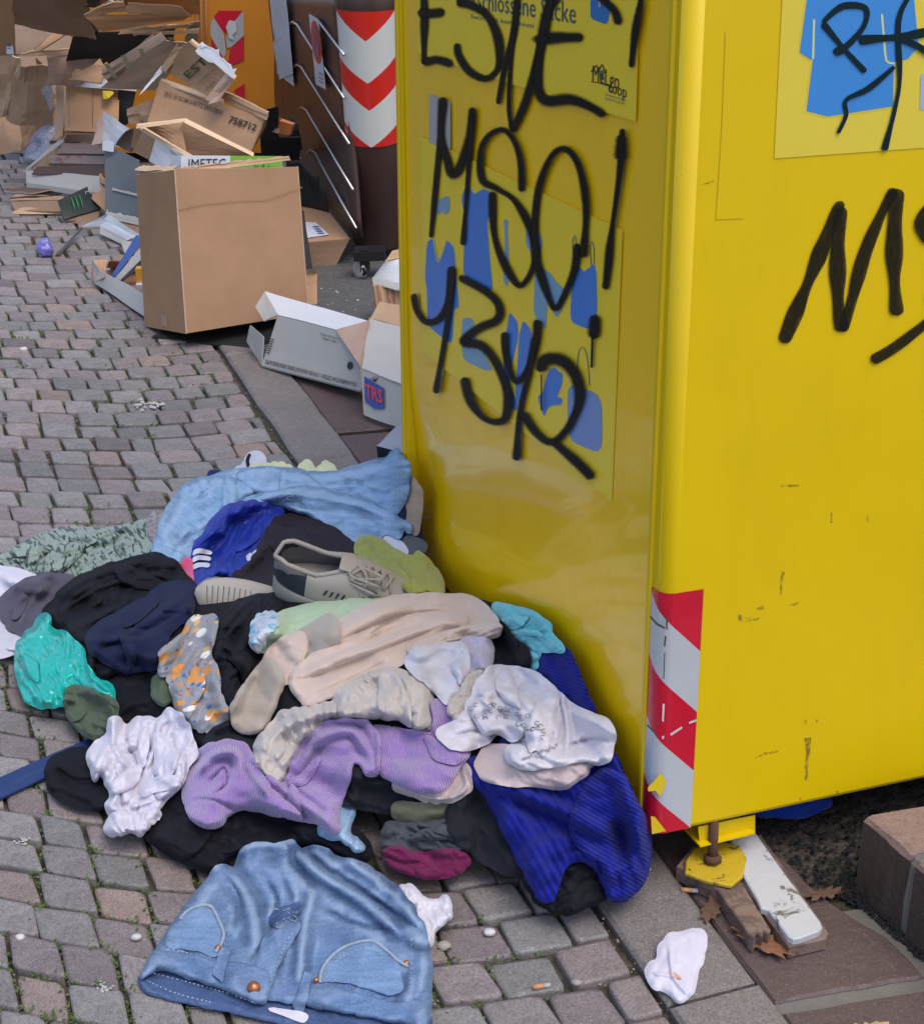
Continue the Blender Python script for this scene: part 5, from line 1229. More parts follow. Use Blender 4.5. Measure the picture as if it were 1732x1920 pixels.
for k in range(4): A, B = Q((18, 82+k*4, .545), (24, 82+k*4, .545)); tube('barcode_line', [A+np.array([0, -.02, .01]), B+np.array([0, -.02, .01])], .0016, M_pblk, BK, 4)
# --- flaps on the top
TF = empty('flat_carton_on_top', G(280, 45, .7)); meta(TF, 'light brown flattened carton lying on the very top of the heap', 'cardboard box')
wall('top_panel', Q((190, 60, .66), (345, 38, .70), (362, 26, .73), (155, 27, .73)), .006, C_OR, TF, n=10, amp=.012, seed=6, ragged=.06)
wall('fold', Q((158, 28, .73), (240, 22, .74), (232, 3, .78), (200, 10, .77)), .006, card((.45, .27, .15)), TF, n=6, amp=.006, seed=8)
wall('fold', Q((240, 24, .74), (362, 30, .73), (340, 12, .77), (240, 4, .78)), .006, card((.46, .27, .15)), TF, n=6, amp=.006, seed=10)
for k, (a, b_, c, d) in enumerate((((222, 62), (374, 48), (376, 40), (230, 52)), ((250, 66), (372, 62), (374, 52), (260, 58)))):
    wall('torn_sheet', Q((*a, .63-.02*k), (*b_, .66-.02*k), (*c, .68-.02*k), (*d, .65-.02*k)), .004, C_LT, TF, n=10, amp=.006, seed=k+20, ragged=.3)
wall('hanging_end', Q((350, 88, .58), (372, 84, .58), (374, 44, .67), (355, 46, .67)), .006, card((.34, .24, .18)), TF, n=5, amp=.008)
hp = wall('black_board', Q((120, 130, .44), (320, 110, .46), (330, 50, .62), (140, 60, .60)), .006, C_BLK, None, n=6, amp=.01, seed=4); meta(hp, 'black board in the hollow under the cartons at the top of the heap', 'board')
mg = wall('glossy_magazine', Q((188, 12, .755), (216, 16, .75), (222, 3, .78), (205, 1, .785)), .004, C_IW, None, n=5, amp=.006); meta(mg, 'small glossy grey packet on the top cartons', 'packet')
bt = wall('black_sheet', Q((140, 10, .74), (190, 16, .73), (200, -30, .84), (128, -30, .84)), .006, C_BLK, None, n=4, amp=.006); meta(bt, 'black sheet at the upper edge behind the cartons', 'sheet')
wt = wall('brown_boards', Q((188, 6, .76), (375, 24, .74), (375, -40, .86), (190, -40, .86)), .006, M_ors, None, n=6, amp=.01); meta(wt, 'orange brown boards behind the top cartons', 'board')
# --- crumpled brown paper at the left edge
LC = empty('crumpled_paper_carton', G(40, 250, .2)); meta(LC, 'big crumpled brown carton at the left edge of the heap', 'cardboard box')
wall('front_panel', Q((-30, 290, .02), (40, 284, .03), (36, 212, .17), (-30, 225, .15)), .005, C_DK, LC, n=6, amp=.01, seed=1)
wall('front_panel', Q((40, 284, .03), (96, 232, .12), (62, 205, .19), (36, 212, .17)), .005, card((.24, .15, .10)), LC, n=6, amp=.012, seed=2)
wall('crumpled_panel', Q((8, 216, .17), (100, 235, .15), (88, 125, .42), (36, 108, .46)), .005, C_LT, LC, n=7, amp=.018, seed=3, bend=.03)
wall('crumpled_panel', Q((62, 205, .19), (108, 222, .17), (104, 180, .26), (66, 110, .44)), .005, C_TAN, LC, n=7, amp=.02, seed=8)
wall('upper_panel', Q((-30, 225, .16), (14, 215, .18), (40, 108, .44), (-30, 104, .45)), .005, card((.50, .36, .25)), LC, n=7, amp=.015, seed=4)
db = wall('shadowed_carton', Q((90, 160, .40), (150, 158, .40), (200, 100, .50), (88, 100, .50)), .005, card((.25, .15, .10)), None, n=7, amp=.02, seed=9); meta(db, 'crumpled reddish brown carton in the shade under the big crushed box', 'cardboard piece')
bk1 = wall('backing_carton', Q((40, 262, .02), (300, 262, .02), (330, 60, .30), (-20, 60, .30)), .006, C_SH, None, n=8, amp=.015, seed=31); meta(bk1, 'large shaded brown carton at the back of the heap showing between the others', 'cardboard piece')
# clear plastic wrap
def mat_film(name, c, a=.55):
    m, n, l, b = nt(name); v = tex_coord(n, l, 'Object'); b.inputs['Base Color'].default_value = (*c, 1); b.inputs['Roughness'].default_value = .12
    l.new(ramp(n, l, noise(n, l, v, 40, 5, .7, 1), [(.35, a*.5), (.65, 1.0)]), b.inputs['Alpha']); bump(n, l, b, noise(n, l, v, 45, 5, .7, .8), 1.0, .01); return m
pw = wall('plastic_wrap', Q((36, 296, .02), (70, 300, .03), (106, 240, .14), (92, 226, .17)), .003, mat_film('clear_film', (.34, .38, .52)), None, n=14, amp=.022, seed=5, ragged=.1); meta(pw, 'crumpled clear bluish plastic wrap on the ground at the left of the heap', 'plastic wrap')
pw2 = wall('plastic_film', Q((80, 165, .34), (96, 210, .24), (106, 205, .27), (92, 150, .38)), .002, mat_film('clear_film_b', (.45, .42, .44)), None, n=8, amp=.01, seed=6); meta(pw2, 'strip of clear film hanging on the crumpled carton at the left edge', 'plastic wrap')
# --- black things behind the numbered carton
BP = empty('black_packaging', G(530, 270, .2)); meta(BP, 'black box with a small orange packet beside the orange container', 'box')
wall('front_panel', Q((490, 300, .22), (560, 300, .22), (564, 258, .32), (488, 256, .32)), .005, C_BLK, BP, n=4, amp=.003)
wall('back_panel', Q((486, 258, .32), (520, 262, .32), (520, 200, .45), (500, 205, .44)), .005, C_BLK, BP, n=4, amp=.004)
wall('side_panel', Q((540, 290, .24), (568, 280, .25), (560, 232, .37), (545, 215, .40)), .005, C_GREY, BP, n=4, amp=.004)
wall('white_corner', Q((502, 232, .37), (508, 240, .36), (512, 222, .40), (503, 204, .43)), .002, C_IW, BP, n=2)
op = empty('orange_packet', G(535, 240, .37)); meta(op, 'small orange and pink packet on the black box', 'packet')
wall('face', Q((518, 250, .345), (543, 254, .345), (549, 234, .385), (524, 226, .395)), .012, mat_worn('orange_print', (.62, .20, .06), (.10, .03, .02), .62, 60), op, n=3)
wall('top', Q((510, 247, .35), (520, 250, .348), (528, 222, .40), (520, 219, .41)), .006, C_PINK, op, n=2)
bh = wall('black_sheeting', Q((556, 380, .10), (640, 430, .03), (600, 330, .22), (540, 300, .25)), .006, plain('black_plastic', (.012, .013, .016), .3, var=.2, bumps=.6, bs=25), None, n=8, amp=.02, seed=6); meta(bh, 'crumpled black plastic sheeting beneath the brown container', 'plastic sheet')
mb = wall('metal_strip', Q((525, 302, .22), (565, 298, .22), (565, 294, .226), (525, 298, .226)), .003, M_chrome, None, n=2); meta(mb, 'short grey metal strip above the tall box', 'strip')
# grey crate behind the jeans by the bin
gc = empty('grey_plastic_crate', G(735, 860, 0)); meta(gc, 'grey plastic corner of a crate between the pale box and the jeans', 'crate')
M_gp = plain('grey_plastic', (.33, .36, .42), .3, var=.1, bumps=.05)
wall('top_panel', Q((706, 836, .05), (760, 850, .05), (775, 795, .10), (742, 800, .09)), .004, M_gp, gc, n=4, amp=.002)
wall('side_panel', Q((708, 858, .01), (760, 872, .01), (760, 850, .05), (706, 836, .05)), .004, C_BLK, gc, n=3)
# ================================================================== THE HEAP OF CLOTHES
def mound(x, y):
    """height of the heap under the garments"""
    c = G(745, 1215, .17)[:2]; dx = x-c[0]; dy = y-c[1]
    a = math.radians(-22); px = dx*math.cos(a)+dy*math.sin(a); py = -dx*math.sin(a)+dy*math.cos(a)
    sx = np.where(px < 0, .33, .36); sy = np.where(py < 0, .27, .56)
    h = .165*np.exp(-((np.abs(px)/sx)**2.3+(np.abs(py)/sy)**2.3)*.75)
    c2 = G(330, 1200, .05)[:2]; h += .07*np.exp(-(((x-c2[0])/.26)**2+((y-c2[1])/.22)**2))
    c3 = G(1085, 1480, .08)[:2]; h += .10*np.exp(-(((x-c3[0])/.15)**2+((y-c3[1])/.20)**2))
    c4 = G(560, 960, .05)[:2]; h += .02*np.exp(-(((x-c4[0])/.30)**2+((y-c4[1])/.30)**2))
    return h+.004
CELL = 6; U0, V0, NU, NV = -120, 780, 260, 215
gu, gv = np.meshgrid(U0+CELL*np.arange(NU), V0+CELL*np.arange(NV))
rd = ray(gu, gv)
tlo = (.42-HC)/rd[..., 2]; thi = (0.0-HC)/rd[..., 2]
tcur = tlo.copy(); hit = np.full(tlo.shape, False); tprev = tlo.copy(); lo_t = tlo.copy(); hi_t = thi.copy()
for k in range(1, 61):
    t = tlo+(thi-tlo)*k/60; p = CAM+rd*t[..., None]; inside = p[..., 2] <= mound(p[..., 0], p[..., 1])
    new = inside & ~hit; lo_t = np.where(new, tprev, lo_t); hi_t = np.where(new, t, hi_t); hit |= inside; tprev = t
for _ in range(12):
    m_ = (lo_t+hi_t)/2; p = CAM+rd*m_[..., None]; ins = p[..., 2] <= mound(p[..., 0], p[..., 1]); hi_t = np.where(ins, m_, hi_t); lo_t = np.where(ins, lo_t, m_)
tb = hi_t
# keep clear of the bin: no garment may pass through its left face
tpl = (BO-BEX*.02-CAM) @ nL/(rd @ nL); pp_ = CAM+rd*tpl[..., None]; onf = ((pp_-BO) @ BEZ > -.02) & ((pp_-BO) @ BEY > -.02) & ((pp_-BO) @ BEY < LEN)
tb = np.where(onf, np.minimum(tb, tpl), tb)
BASE = tb*np.linalg.norm(rd, axis=-1)          # distance along the ray
HB = np.zeros_like(BASE)                        # what already lies on top, towards the viewer
def samp(A, u, v):
    x = np.clip((np.asarray(u)-U0)/CELL, 0, NU-1.001); y = np.clip((np.asarray(v)-V0)/CELL, 0, NV-1.001)
    xi = x.astype(int); yi = y.astype(int); fx = x-xi; fy = y-yi
    return (A[yi, xi]*(1-fx)+A[yi, xi+1]*fx)*(1-fy)+(A[yi+1, xi]*(1-fx)+A[yi+1, xi+1]*fx)*fy
def blur(A, k=1):
    for _ in range(k):
        B = np.pad(A, 1, mode='edge'); A = (B[1:-1, 1:-1]*4+2*(B[:-2, 1:-1]+B[2:, 1:-1]+B[1:-1, :-2]+B[1:-1, 2:])+B[:-2, :-2]+B[2:, 2:]+B[:-2, 2:]+B[2:, :-2])/16
    return A
BASE = blur(BASE, 4)
def w3(u, v, w):
    r = ray(u, v); r = r/np.linalg.norm(r, axis=-1, keepdims=True); d = samp(BASE, u, v)-w
    p = CAM+r*d[..., None]
    lowz = p[..., 2] < .004                      # never below the paving
    dz = (.004-HC)/r[..., 2]; d = np.where(lowz, np.minimum(d, dz), d)
    return CAM+r*d[..., None]
def inpoly(P, x, y):
    c = np.zeros(x.shape, bool); n = len(P)
    for i in range(n):
        x0, y0 = P[i]; x1, y1 = P[(i+1) % n]
        if y0 == y1: continue
        k = ((y0 > y) != (y1 > y)) & (x < (x1-x0)*(y-y0)/(y1-y0)+x0); c ^= k
    return c
def dist_poly(P, x, y, closed=True):
    d = np.full(x.shape, 1e9); tt = np.zeros(x.shape); n = len(P); acc = 0
    for i in range(n if closed else n-1):
        a = P[i]; b = P[(i+1) % n]; e = b-a; L2 = e @ e+1e-9
        t = np.clip(((x-a[0])*e[0]+(y-a[1])*e[1])/L2, 0, 1); q = (x-a[0]-e[0]*t)**2+(y-a[1]-e[1]*t)**2
        m_ = q < d; d = np.where(m_, q, d); tt = np.where(m_, acc+t*math.sqrt(L2), tt); acc += math.sqrt(L2)
    return np.sqrt(d), tt/max(acc, 1e-6)
gseed = 100
def cloth(name, outline, mat, H=.02, Rr=22, lay=.003, fold=(0, 40, .006), excess=.10, ridges=(), parent=None, res=3.1, sim=4, seed=None, smooth=True, wob_=2.0, grow=4.0, roll=.28, flaps=0, ribs=None, uvrot=None, fine=.0008, rimw=.0028, tear=0.0, write=True, gloss=False):
    """a piece of lying cloth: outline seen on the heap, puffed, given folds, then relaxed as a sheet with some slack that may not sink into what lies below"""
    global gseed, HB
    gseed += 1; sd = gseed if seed is None else seed; rg = np.random.default_rng(sd)
    P = smooth_path(outline, res, True) if smooth else np.array(outline, float)
    if not smooth:
        Q_ = []
        for i in range(len(P)):
            a = P[i]; b = P[(i+1) % len(P)]; m_ = max(1, int(round(np.linalg.norm(b-a)/res)))
            for k in range(m_): Q_.append(a+(b-a)*k/m_)
        P = np.array(Q_)
    vn = VNoise(sd); v2 = VNoise(sd+500); v3 = VNoise(sd+900)
    P = P+np.stack([vn(P[:, 0]/17, P[:, 1]/17), v2(P[:, 0]/17, P[:, 1]/17)], 1)*wob_
    ang_, lam_ = math.radians(fold[0]), fold[1]
    if wob_ > 1.2:
        bow = 1.7*np.sin(2*math.pi*((-P[:, 0]*math.sin(ang_)+P[:, 1]*math.cos(ang_))/lam_+.8*v3(P[:, 0]/60, P[:, 1]/60)))[:, None]*np.array([math.cos(ang_), math.sin(ang_)]); P = P+bow*np.sign(((P-P.mean(0)) @ np.array([math.cos(ang_), math.sin(ang_)])))[:, None]
    P = P+np.stack([v2(P[:, 0]/7, P[:, 1]/7), vn(P[:, 0]/7+5, P[:, 1]/7)], 1)*wob_*.3
    if grow:
        ar_ = np.sum(P[:, 0]*np.roll(P[:, 1], -1)-np.roll(P[:, 0], -1)*P[:, 1]); t_ = np.roll(P, -1, 0)-np.roll(P, 1, 0); n_ = np.stack([t_[:, 1], -t_[:, 0]], 1); n_ /= np.linalg.norm(n_, axis=1)[:, None]+1e-9; P = P+n_*grow*(1 if ar_ > 0 else -1)
    if tear: P = P+rg.normal(0, tear, P.shape)
    nb = len(P); mn = P.min(0); mx = P.max(0)
    yy = np.arange(mn[1], mx[1], res*.866); pts = []
    for k, y in enumerate(yy):
        xs = np.arange(mn[0]+(res/2 if k % 2 else 0), mx[0], res); pts.append(np.stack([xs, np.full(xs.shape, y)], 1))
    I = np.concatenate(pts); I += rg.uniform(-.12, .12, I.shape)*res; m_ = inpoly(P, I[:, 0], I[:, 1]); I = I[m_]; dI, _ = dist_poly(P, I[:, 0], I[:, 1]); I = I[dI > res*.55]
    V = np.concatenate([P, I]); 
    r_ = geometry.delaunay_2d_cdt([Vector(p) for p in V], [(i, (i+1) % nb) for i in range(nb)], [list(range(nb))], 1, 1e-4)
    V = np.array([v[:] for v in r_[0]]); T = np.array([f for f in r_[2] if len(f) == 3], dtype=int); orig = r_[3]
    n = len(V); isb = np.zeros(n, bool); order_ = {}
    for i, o_ in enumerate(orig):
        for q in o_:
            if q < nb: order_[q] = i
    loop = []
    for q in range(nb):
        if q in order_ and (not loop or loop[-1] != order_[q]): loop.append(order_[q])
    isb[loop] = True
    E = np.unique(np.sort(np.concatenate([T[:, [0, 1]], T[:, [1, 2]], T[:, [2, 0]]]), 1), axis=0); a_, b_ = E[:, 0], E[:, 1]
    s = FPX/samp(BASE, mx[0]/2+mn[0]/2, mx[1]/2+mn[1]/2)          # px per metre here
    d, _ = dist_poly(P, V[:, 0], V[:, 1]); Rv = Rr*np.clip(.95+1.1*v3(V[:, 0]/46+2, V[:, 1]/46+8), .35, 1.9); k = np.clip(d/Rv, 0, 1); puff = H*.72*(roll*np.sqrt(1-(1-k)**2)+(1-roll)*k*k*(3-2*k))
    edge = np.full(d.shape, .0016)
    ang, lam, amp = fold; amp = amp*(1.55 if lam < 62 else 1.3) if amp > .0021 else amp; an = math.radians(ang); nx, ny = -math.sin(an), math.cos(an); tx, ty = math.cos(an), math.sin(an)
    x, y = V[:, 0], V[:, 1]
    puff = puff*(.72+.45*v3(x/70+4, y/70)) + H*.0
    al = x*tx+y*ty; ac = x*nx+y*ny                       # along and across the folds
    warp = 1.5*vn(al/(lam*3.0)+3, ac/(lam*2.6)+9)+.6*v2(al/(lam*1.6), ac/(lam*1.3)); ph = ac/lam+warp
    def crest(p, asym=1.5, sh=.75):       # round folds divided by narrow creases
        q = p-np.floor(p); return np.sin(math.pi*q**asym)**sh
    env = np.clip(.35+1.25*v3(al/(lam*2.4)+7, ac/(lam*1.7)), .0, 1.3)
    f = amp*.85*env*crest(ph, 1.5 if sd % 3 else .7)
    wx = 12*vn(x/50+31, y/50); wy = 12*v2(x/50, y/50+17)
    def rdg(N_, sc, st, o_): return (1-np.abs(N_(((x+wx)*tx+(y+wy)*ty)/(sc*st)+o_, ((x+wx)*nx+(y+wy)*ny)/sc+o_*1.7)*1.6))
    r1 = np.clip(rdg(vn, lam*1.15, 2.2, 3.1), -.3, 1); r2 = np.clip(rdg(v2, lam*.62, 1.7, 7.7), -.3, 1); r3 = np.clip(rdg(v3, lam*.33, 1.3, 1.7), -.3, 1)
    f += amp*(.80*r1+.42*r2+.20*r3)
    an2 = an+.7*(1 if sd % 2 else -1); lam2 = lam*.7; q2 = ((-x*math.sin(an2)+y*math.cos(an2))/lam2)+1.7*v2(x/(lam*1.5)+3, y/(lam*1.5)+5)
    f += amp*.4*np.clip(-.1+1.6*vn(x/(lam*1.7)+11, y/(lam*1.7)), 0, 1.2)*crest(q2, 1.4)
    f *= np.clip(.30+d/(Rr*.75), .30, 1)
    if ribs: 
        ra, rl, rm = ribs; ra = math.radians(ra); f += rm*(1-np.abs(np.sin(math.pi*((-x*math.sin(ra)+y*math.cos(ra))/rl+.5*vn(x/120, y/120))))**1.6)
    f += fine*vn(x/9, y/9)
    for rp in ridges:
        L, w, h = rp[:3]; h = h*1.8; w = w*.85; L = smooth_path(L, 12) if len(L) > 2 else np.array(L, float); dr_, tr = dist_poly(L, x, y, False)
        g_ = (np.exp(-(dr_/w)**2) if h > 0 else np.exp(-dr_/(w*.55)))*np.clip(np.minimum(tr, 1-tr)*6+.25, 0, 1)
        f += h*g_
        if h > 0: f -= h*.45*(np.exp(-((dr_-w*1.7)/(w*.9))**2))*np.clip(np.minimum(tr, 1-tr)*6+.25, 0, 1)
    base = samp(blur(HB, 1), x, y)+lay
    X = np.stack([x/s, y/s, base+edge+puff+np.maximum(f, -puff*.8)], 1)
    floor = base+edge*.9
    # rest lengths with slack across the folds
    D = X[b_]-X[a_]; L0 = np.linalg.norm(D, axis=1); Lp = np.linalg.norm(D[:, :2], axis=1)+1e-9; dirn = np.abs(D[:, 0]*nx+D[:, 1]*ny)/Lp
    nearb = np.minimum(d[a_], d[b_]) < 9; rest = L0*(1+np.where(nearb, .0, excess)*(.3+.7*dirn)*.8); inner = ~isb
    deg = np.bincount(a_, minlength=n)+np.bincount(b_, minlength=n)
    X0 = X.copy()
    for it in range(sim):
        D = X[b_]-X[a_]; L = np.linalg.norm(D, axis=1)+1e-9; c = ((L-rest)/L*.5)[:, None]*D
        c *= .9
        C = np.stack([np.bincount(a_, c[:, j], n)-np.bincount(b_, c[:, j], n) for j in range(3)], 1)/(deg[:, None]*.5)
        C[isb, :2] *= .0; C[isb, 2] *= .3
        C[:, :2] = np.clip(C[:, :2], -.0012, .0012)
        X += C
        z = X[:, 2]; lap = (np.bincount(a_, z[b_], n)+np.bincount(b_, z[a_], n))/deg-z
        X[:, 2] += .04*lap
        lp = np.stack([(np.bincount(a_, X[b_, j], n)+np.bincount(b_, X[a_, j], n))/deg-X[:, j] for j in (0, 1)], 1); X[inner, :2] += .15*lp[inner]
        X[:, 2] = np.maximum(X[:, 2], floor); X[:, 2] = np.minimum(X[:, 2], X0[:, 2]+.03)
    z = X[:, 2].copy(); zs_ = z.copy()
    for _ in range(10):
        zs_ += .5*((np.bincount(a_, zs_[b_], n)+np.bincount(b_, zs_[a_], n))/deg-zs_)
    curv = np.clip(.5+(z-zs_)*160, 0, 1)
    uu, vv = X[:, 0]*s, X[:, 1]*s
    W = w3(uu, vv, X[:, 2])
    # hem: the edge turns under and back down to what it lies on
    lp = np.array(loop); c0 = V[lp]; nxt = np.roll(c0, -1, 0)-np.roll(c0, 1, 0); nn = np.stack([-nxt[:, 1], nxt[:, 0]], 1); nn /= np.linalg.norm(nn, axis=1)[:, None]+1e-9
    sgn = 1 if inpoly(P, (c0+nn*2)[:, 0], (c0+nn*2)[:, 1]).mean() > .5 else -1
    under = c0+nn*sgn*3.0; Wu = w3(under[:, 0], under[:, 1], samp(HB, under[:, 0], under[:, 1])-.012)
    mid_ = c0+nn*sgn*.6; Wm = W[lp]
    vs = np.concatenate([W, Wm, Wu]); m0 = n; m1 = n+len(lp); K = len(lp)
    fs = [tuple(t) for t in T]
    # orient the top towards the viewer
    t0 = T[len(T)//2]; nrm = np.cross(W[t0[1]]-W[t0[0]], W[t0[2]]-W[t0[0]])
    if nrm @ (CAM-W[t0[0]]) < 0: fs = [f_[::-1] for f_ in fs]
    for i in range(K):
        j = (i+1) % K; fs.append((m0+i, m0+j, m1+j, m1+i))
    o = mesh_obj(name, vs, fs, mat, parent, smooth=True)
    ur = math.radians(-ang if uvrot is None else uvrot); UX = V[:, 0]/s; UY = V[:, 1]/s/.62
    uvx = UX*math.cos(ur)-UY*math.sin(ur); uvy = UX*math.sin(ur)+UY*math.cos(ur)
    uvA = np.stack([np.concatenate([uvx, uvx[lp], uvx[lp]]), np.concatenate([uvy, uvy[lp], uvy[lp]])], 1)
    ul = o.data.uv_layers.new(name='uv'); li = np.zeros(len(o.data.loops), dtype=np.int32); o.data.loops.foreach_get('vertex_index', li)
    ul.data.foreach_set('uv', uvA[li].astype(np.float32).ravel())
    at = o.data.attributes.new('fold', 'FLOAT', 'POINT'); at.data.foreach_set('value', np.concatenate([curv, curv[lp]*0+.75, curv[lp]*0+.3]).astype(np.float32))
    # remember the new surface
    if write:
        cu = np.concatenate([uu, uu[T].mean(1), uu[a_]/2+uu[b_]/2]); cv = np.concatenate([vv, vv[T].mean(1), vv[a_]/2+vv[b_]/2]); cz = np.concatenate([X[:, 2], X[T, 2].mean(1), X[a_, 2]/2+X[b_, 2]/2])
        ui = np.clip(np.round((cu-U0)/CELL).astype(int), 0, NU-1); vi = np.clip(np.round((cv-V0)/CELL).astype(int), 0, NV-1)
        np.maximum.at(HB, (vi, ui), cz)
    if flaps: add_flaps(o, P, mat, parent, flaps, sd, s, H, lam, ang, amp, uvrot)
    return o
def add_flaps(o, P, mat, parent, nfl, sd, s, H, lam, ang, amp, uvrot):
    """thin layers folded over on the garment, each with its own free edge"""
    rg = np.random.default_rng(sd+40); c = P.mean(0); ext = P.max(0)-P.min(0); host = o
    for k in range(nfl):
        for _ in range(60):
            q = P.min(0)+rg.uniform(.12, .88, 2)*ext
            if inpoly(P, q[:1], q[1:])[0]: break
        L = rg.uniform(.28, .50)*ext.max(); w = rg.uniform(.28, .5)*L; a = math.radians(ang)+rg.normal(0, .5); bend = rg.uniform(-.5, .5); pts = []
        for t in np.linspace(0, 2*math.pi, 13)[:-1]:
            x = L*.5*math.cos(t)*rg.uniform(.85, 1.12); y = w*.5*math.sin(t)*rg.uniform(.7, 1.25)+bend*x*x/L*1.2
            d = np.array([x*math.cos(a)-y*math.sin(a), x*math.sin(a)+y*math.cos(a)])
            for _ in range(12):
                p_ = q+d
                if inpoly(P, p_[:1], p_[1:])[0]: break
                d = d*.85
            pts.append(q+d*.96)
        cloth('fold', pts, mat, H=H*.42, Rr=12, lay=.0006, fold=(ang+rg.normal(0, 18), lam*.8, amp*.42), parent=parent if parent is not None else host, grow=0, wob_=1.1, seed=sd*7+k, uvrot=uvrot if uvrot is not None else -ang+rg.normal(0, 20), roll=.2)
def garment(name, outline, mat, label, cat, group=None, **k):
    o = cloth(name, outline, mat, **k); meta(o, label, cat, group); return o
def root(name, u, v, label, cat): return empty(name, w3(np.array(float(u)), np.array(float(v)), 0.0), label, cat)
def onheap(u, v, lift=.0015):
    u = np.asarray(u, float); v = np.asarray(v, float); return w3(u, v, samp(HB, u, v)+lift)
def seam(name, pts, w, mat, parent, lift=.0012, r=None, dash=None):
    P = smooth_path(pts, 4); W = onheap(P[:, 0], P[:, 1], lift)
    if dash is None: return tube(name, W, r or w, mat, parent, 5)
    vs = []; fs = []
    for i in range(0, len(P)-2, dash):
        A = W[i]; B = W[i+1]; t = (B-A)/np.linalg.norm(B-A); nv_ = (CAM-A)/np.linalg.norm(CAM-A); sd_ = np.cross(t, nv_)*w; k = len(vs); vs += [A-sd_, B-sd_, B+sd_, A+sd_, ]; fs.append((k, k+1, k+2, k+3))
    return mesh_obj(name, vs, fs, mat, parent)
def patch(name, pts, mat, parent, lift=.002, th=None, wob_=1.0, **k):
    k.setdefault('grow', 0)
    """a small sewn-on piece that follows what it lies on"""
    k.setdefault('fold', (0, 30, .0008)); k.setdefault('excess', .0); k.setdefault('sim', 3)
    return cloth(name, pts, mat, H=.0015, Rr=6, lay=lift, parent=parent, wob_=wob_, fine=.0003, rimw=.0015, res=4, **k)

F_blk = fabric('black_jersey', (.008, .008, .012), weave=.3, sheen=.12, rough=.72); F_blk2 = fabric('black_cotton', (.009, .009, .014), (.006, .006, .009), sheen=.12, rough=.74)
F_char = fabric('charcoal_fleece', (.018, .020, .026), sheen=.2); F_navy = fabric('navy_fleece', (.014, .019, .060), (.010, .013, .042), sheen=.2); F_sage = fabric('sage_brush_print', (.25, .32, .28), kind='brush')
F_ljean = fabric('light_denim', (.165, .28, .43), (.13, .23, .36), kind='denim', rough=.9, wear=.45, sheen=.1); F_royal = fabric('royal_blue_nylon', (.012, .035, .34), (.008, .02, .22), rough=.5, sheen=0, weave=.05)
F_white = fabric('white_cotton', (.60, .58, .66), (.55, .53, .62), weave=.15); F_white2 = fabric('white_jersey', (.62, .60, .66), (.56, .53, .58)); F_oliv = fabric('lime_olive_cloth', (.33, .35, .055), (.25, .27, .04))
F_plum = fabric('plum_grey_jersey', (.085, .078, .11), (.065, .06, .085)); F_green = fabric('olive_green_cotton', (.085, .115, .075), (.06, .085, .055)); F_print = fabric('printed_grey_cloth', (.30, .31, .34), (.24, .25, .28), kind='print', sheen=.1)
F_beige = fabric('beige_fleece', (.58, .46, .40), (.52, .41, .355), sheen=.5, weave=.25, rough=.95); F_beige_rib = fabric('beige_cuff_rib', (.44, .37, .30), (.40, .33, .26), kind='knit', rib=.0028, ribrot=.5, sheen=.6)
F_ivory = fabric('ivory_cotton', (.50, .46, .43), (.43, .39, .37)); F_cream = fabric('cream_frill', (.52, .43, .42), (.46, .37, .37)); F_lilac = fabric('lilac_rib_knit', (.34, .22, .52), (.29, .18, .46), kind='knit', rib=.0042, ribrot=.5, sheen=.5, weave=.4)
F_blue = fabric('royal_blue_cable_knit', (.010, .018, .27), (.008, .013, .22), kind='cable', rib=.0085, ribrot=.55, sheen=.12, weave=.5); F_blueR = fabric('royal_blue_rib_knit', (.010, .018, .28), (.008, .013, .23), kind='knit', rib=.0028, ribrot=.50, sheen=.12, weave=.5)
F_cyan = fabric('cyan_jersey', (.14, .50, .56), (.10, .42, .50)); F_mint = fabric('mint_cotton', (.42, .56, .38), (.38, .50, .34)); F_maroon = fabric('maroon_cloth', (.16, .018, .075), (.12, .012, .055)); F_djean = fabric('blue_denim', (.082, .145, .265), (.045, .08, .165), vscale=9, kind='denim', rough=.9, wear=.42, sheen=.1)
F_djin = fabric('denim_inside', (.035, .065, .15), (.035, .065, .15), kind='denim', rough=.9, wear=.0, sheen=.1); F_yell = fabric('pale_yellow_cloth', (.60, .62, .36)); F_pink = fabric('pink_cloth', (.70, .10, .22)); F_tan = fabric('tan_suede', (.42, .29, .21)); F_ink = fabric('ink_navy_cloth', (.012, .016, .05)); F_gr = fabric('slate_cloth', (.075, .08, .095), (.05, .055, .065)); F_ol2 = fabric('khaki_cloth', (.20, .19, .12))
F_star = fabric('star_print', (.10, .085, .10), (.35, .33, .33), vscale=90)
F_bag = plain('turquoise_plastic', (.012, .46, .40), .26, var=.14, scale=14, bumps=.22, bs=26, coat=.35)
F_thread = plain('pale_thread', (.30, .38, .47), .8, bumps=0); F_dthread = plain('blue_thread', (.05, .10, .22), .8, bumps=0); F_copper = plain('copper_rivet', (.55, .20, .09), .35, .8, bumps=.1); F_wstr = plain('white_stripe', (.62, .64, .72), .5, bumps=.05)

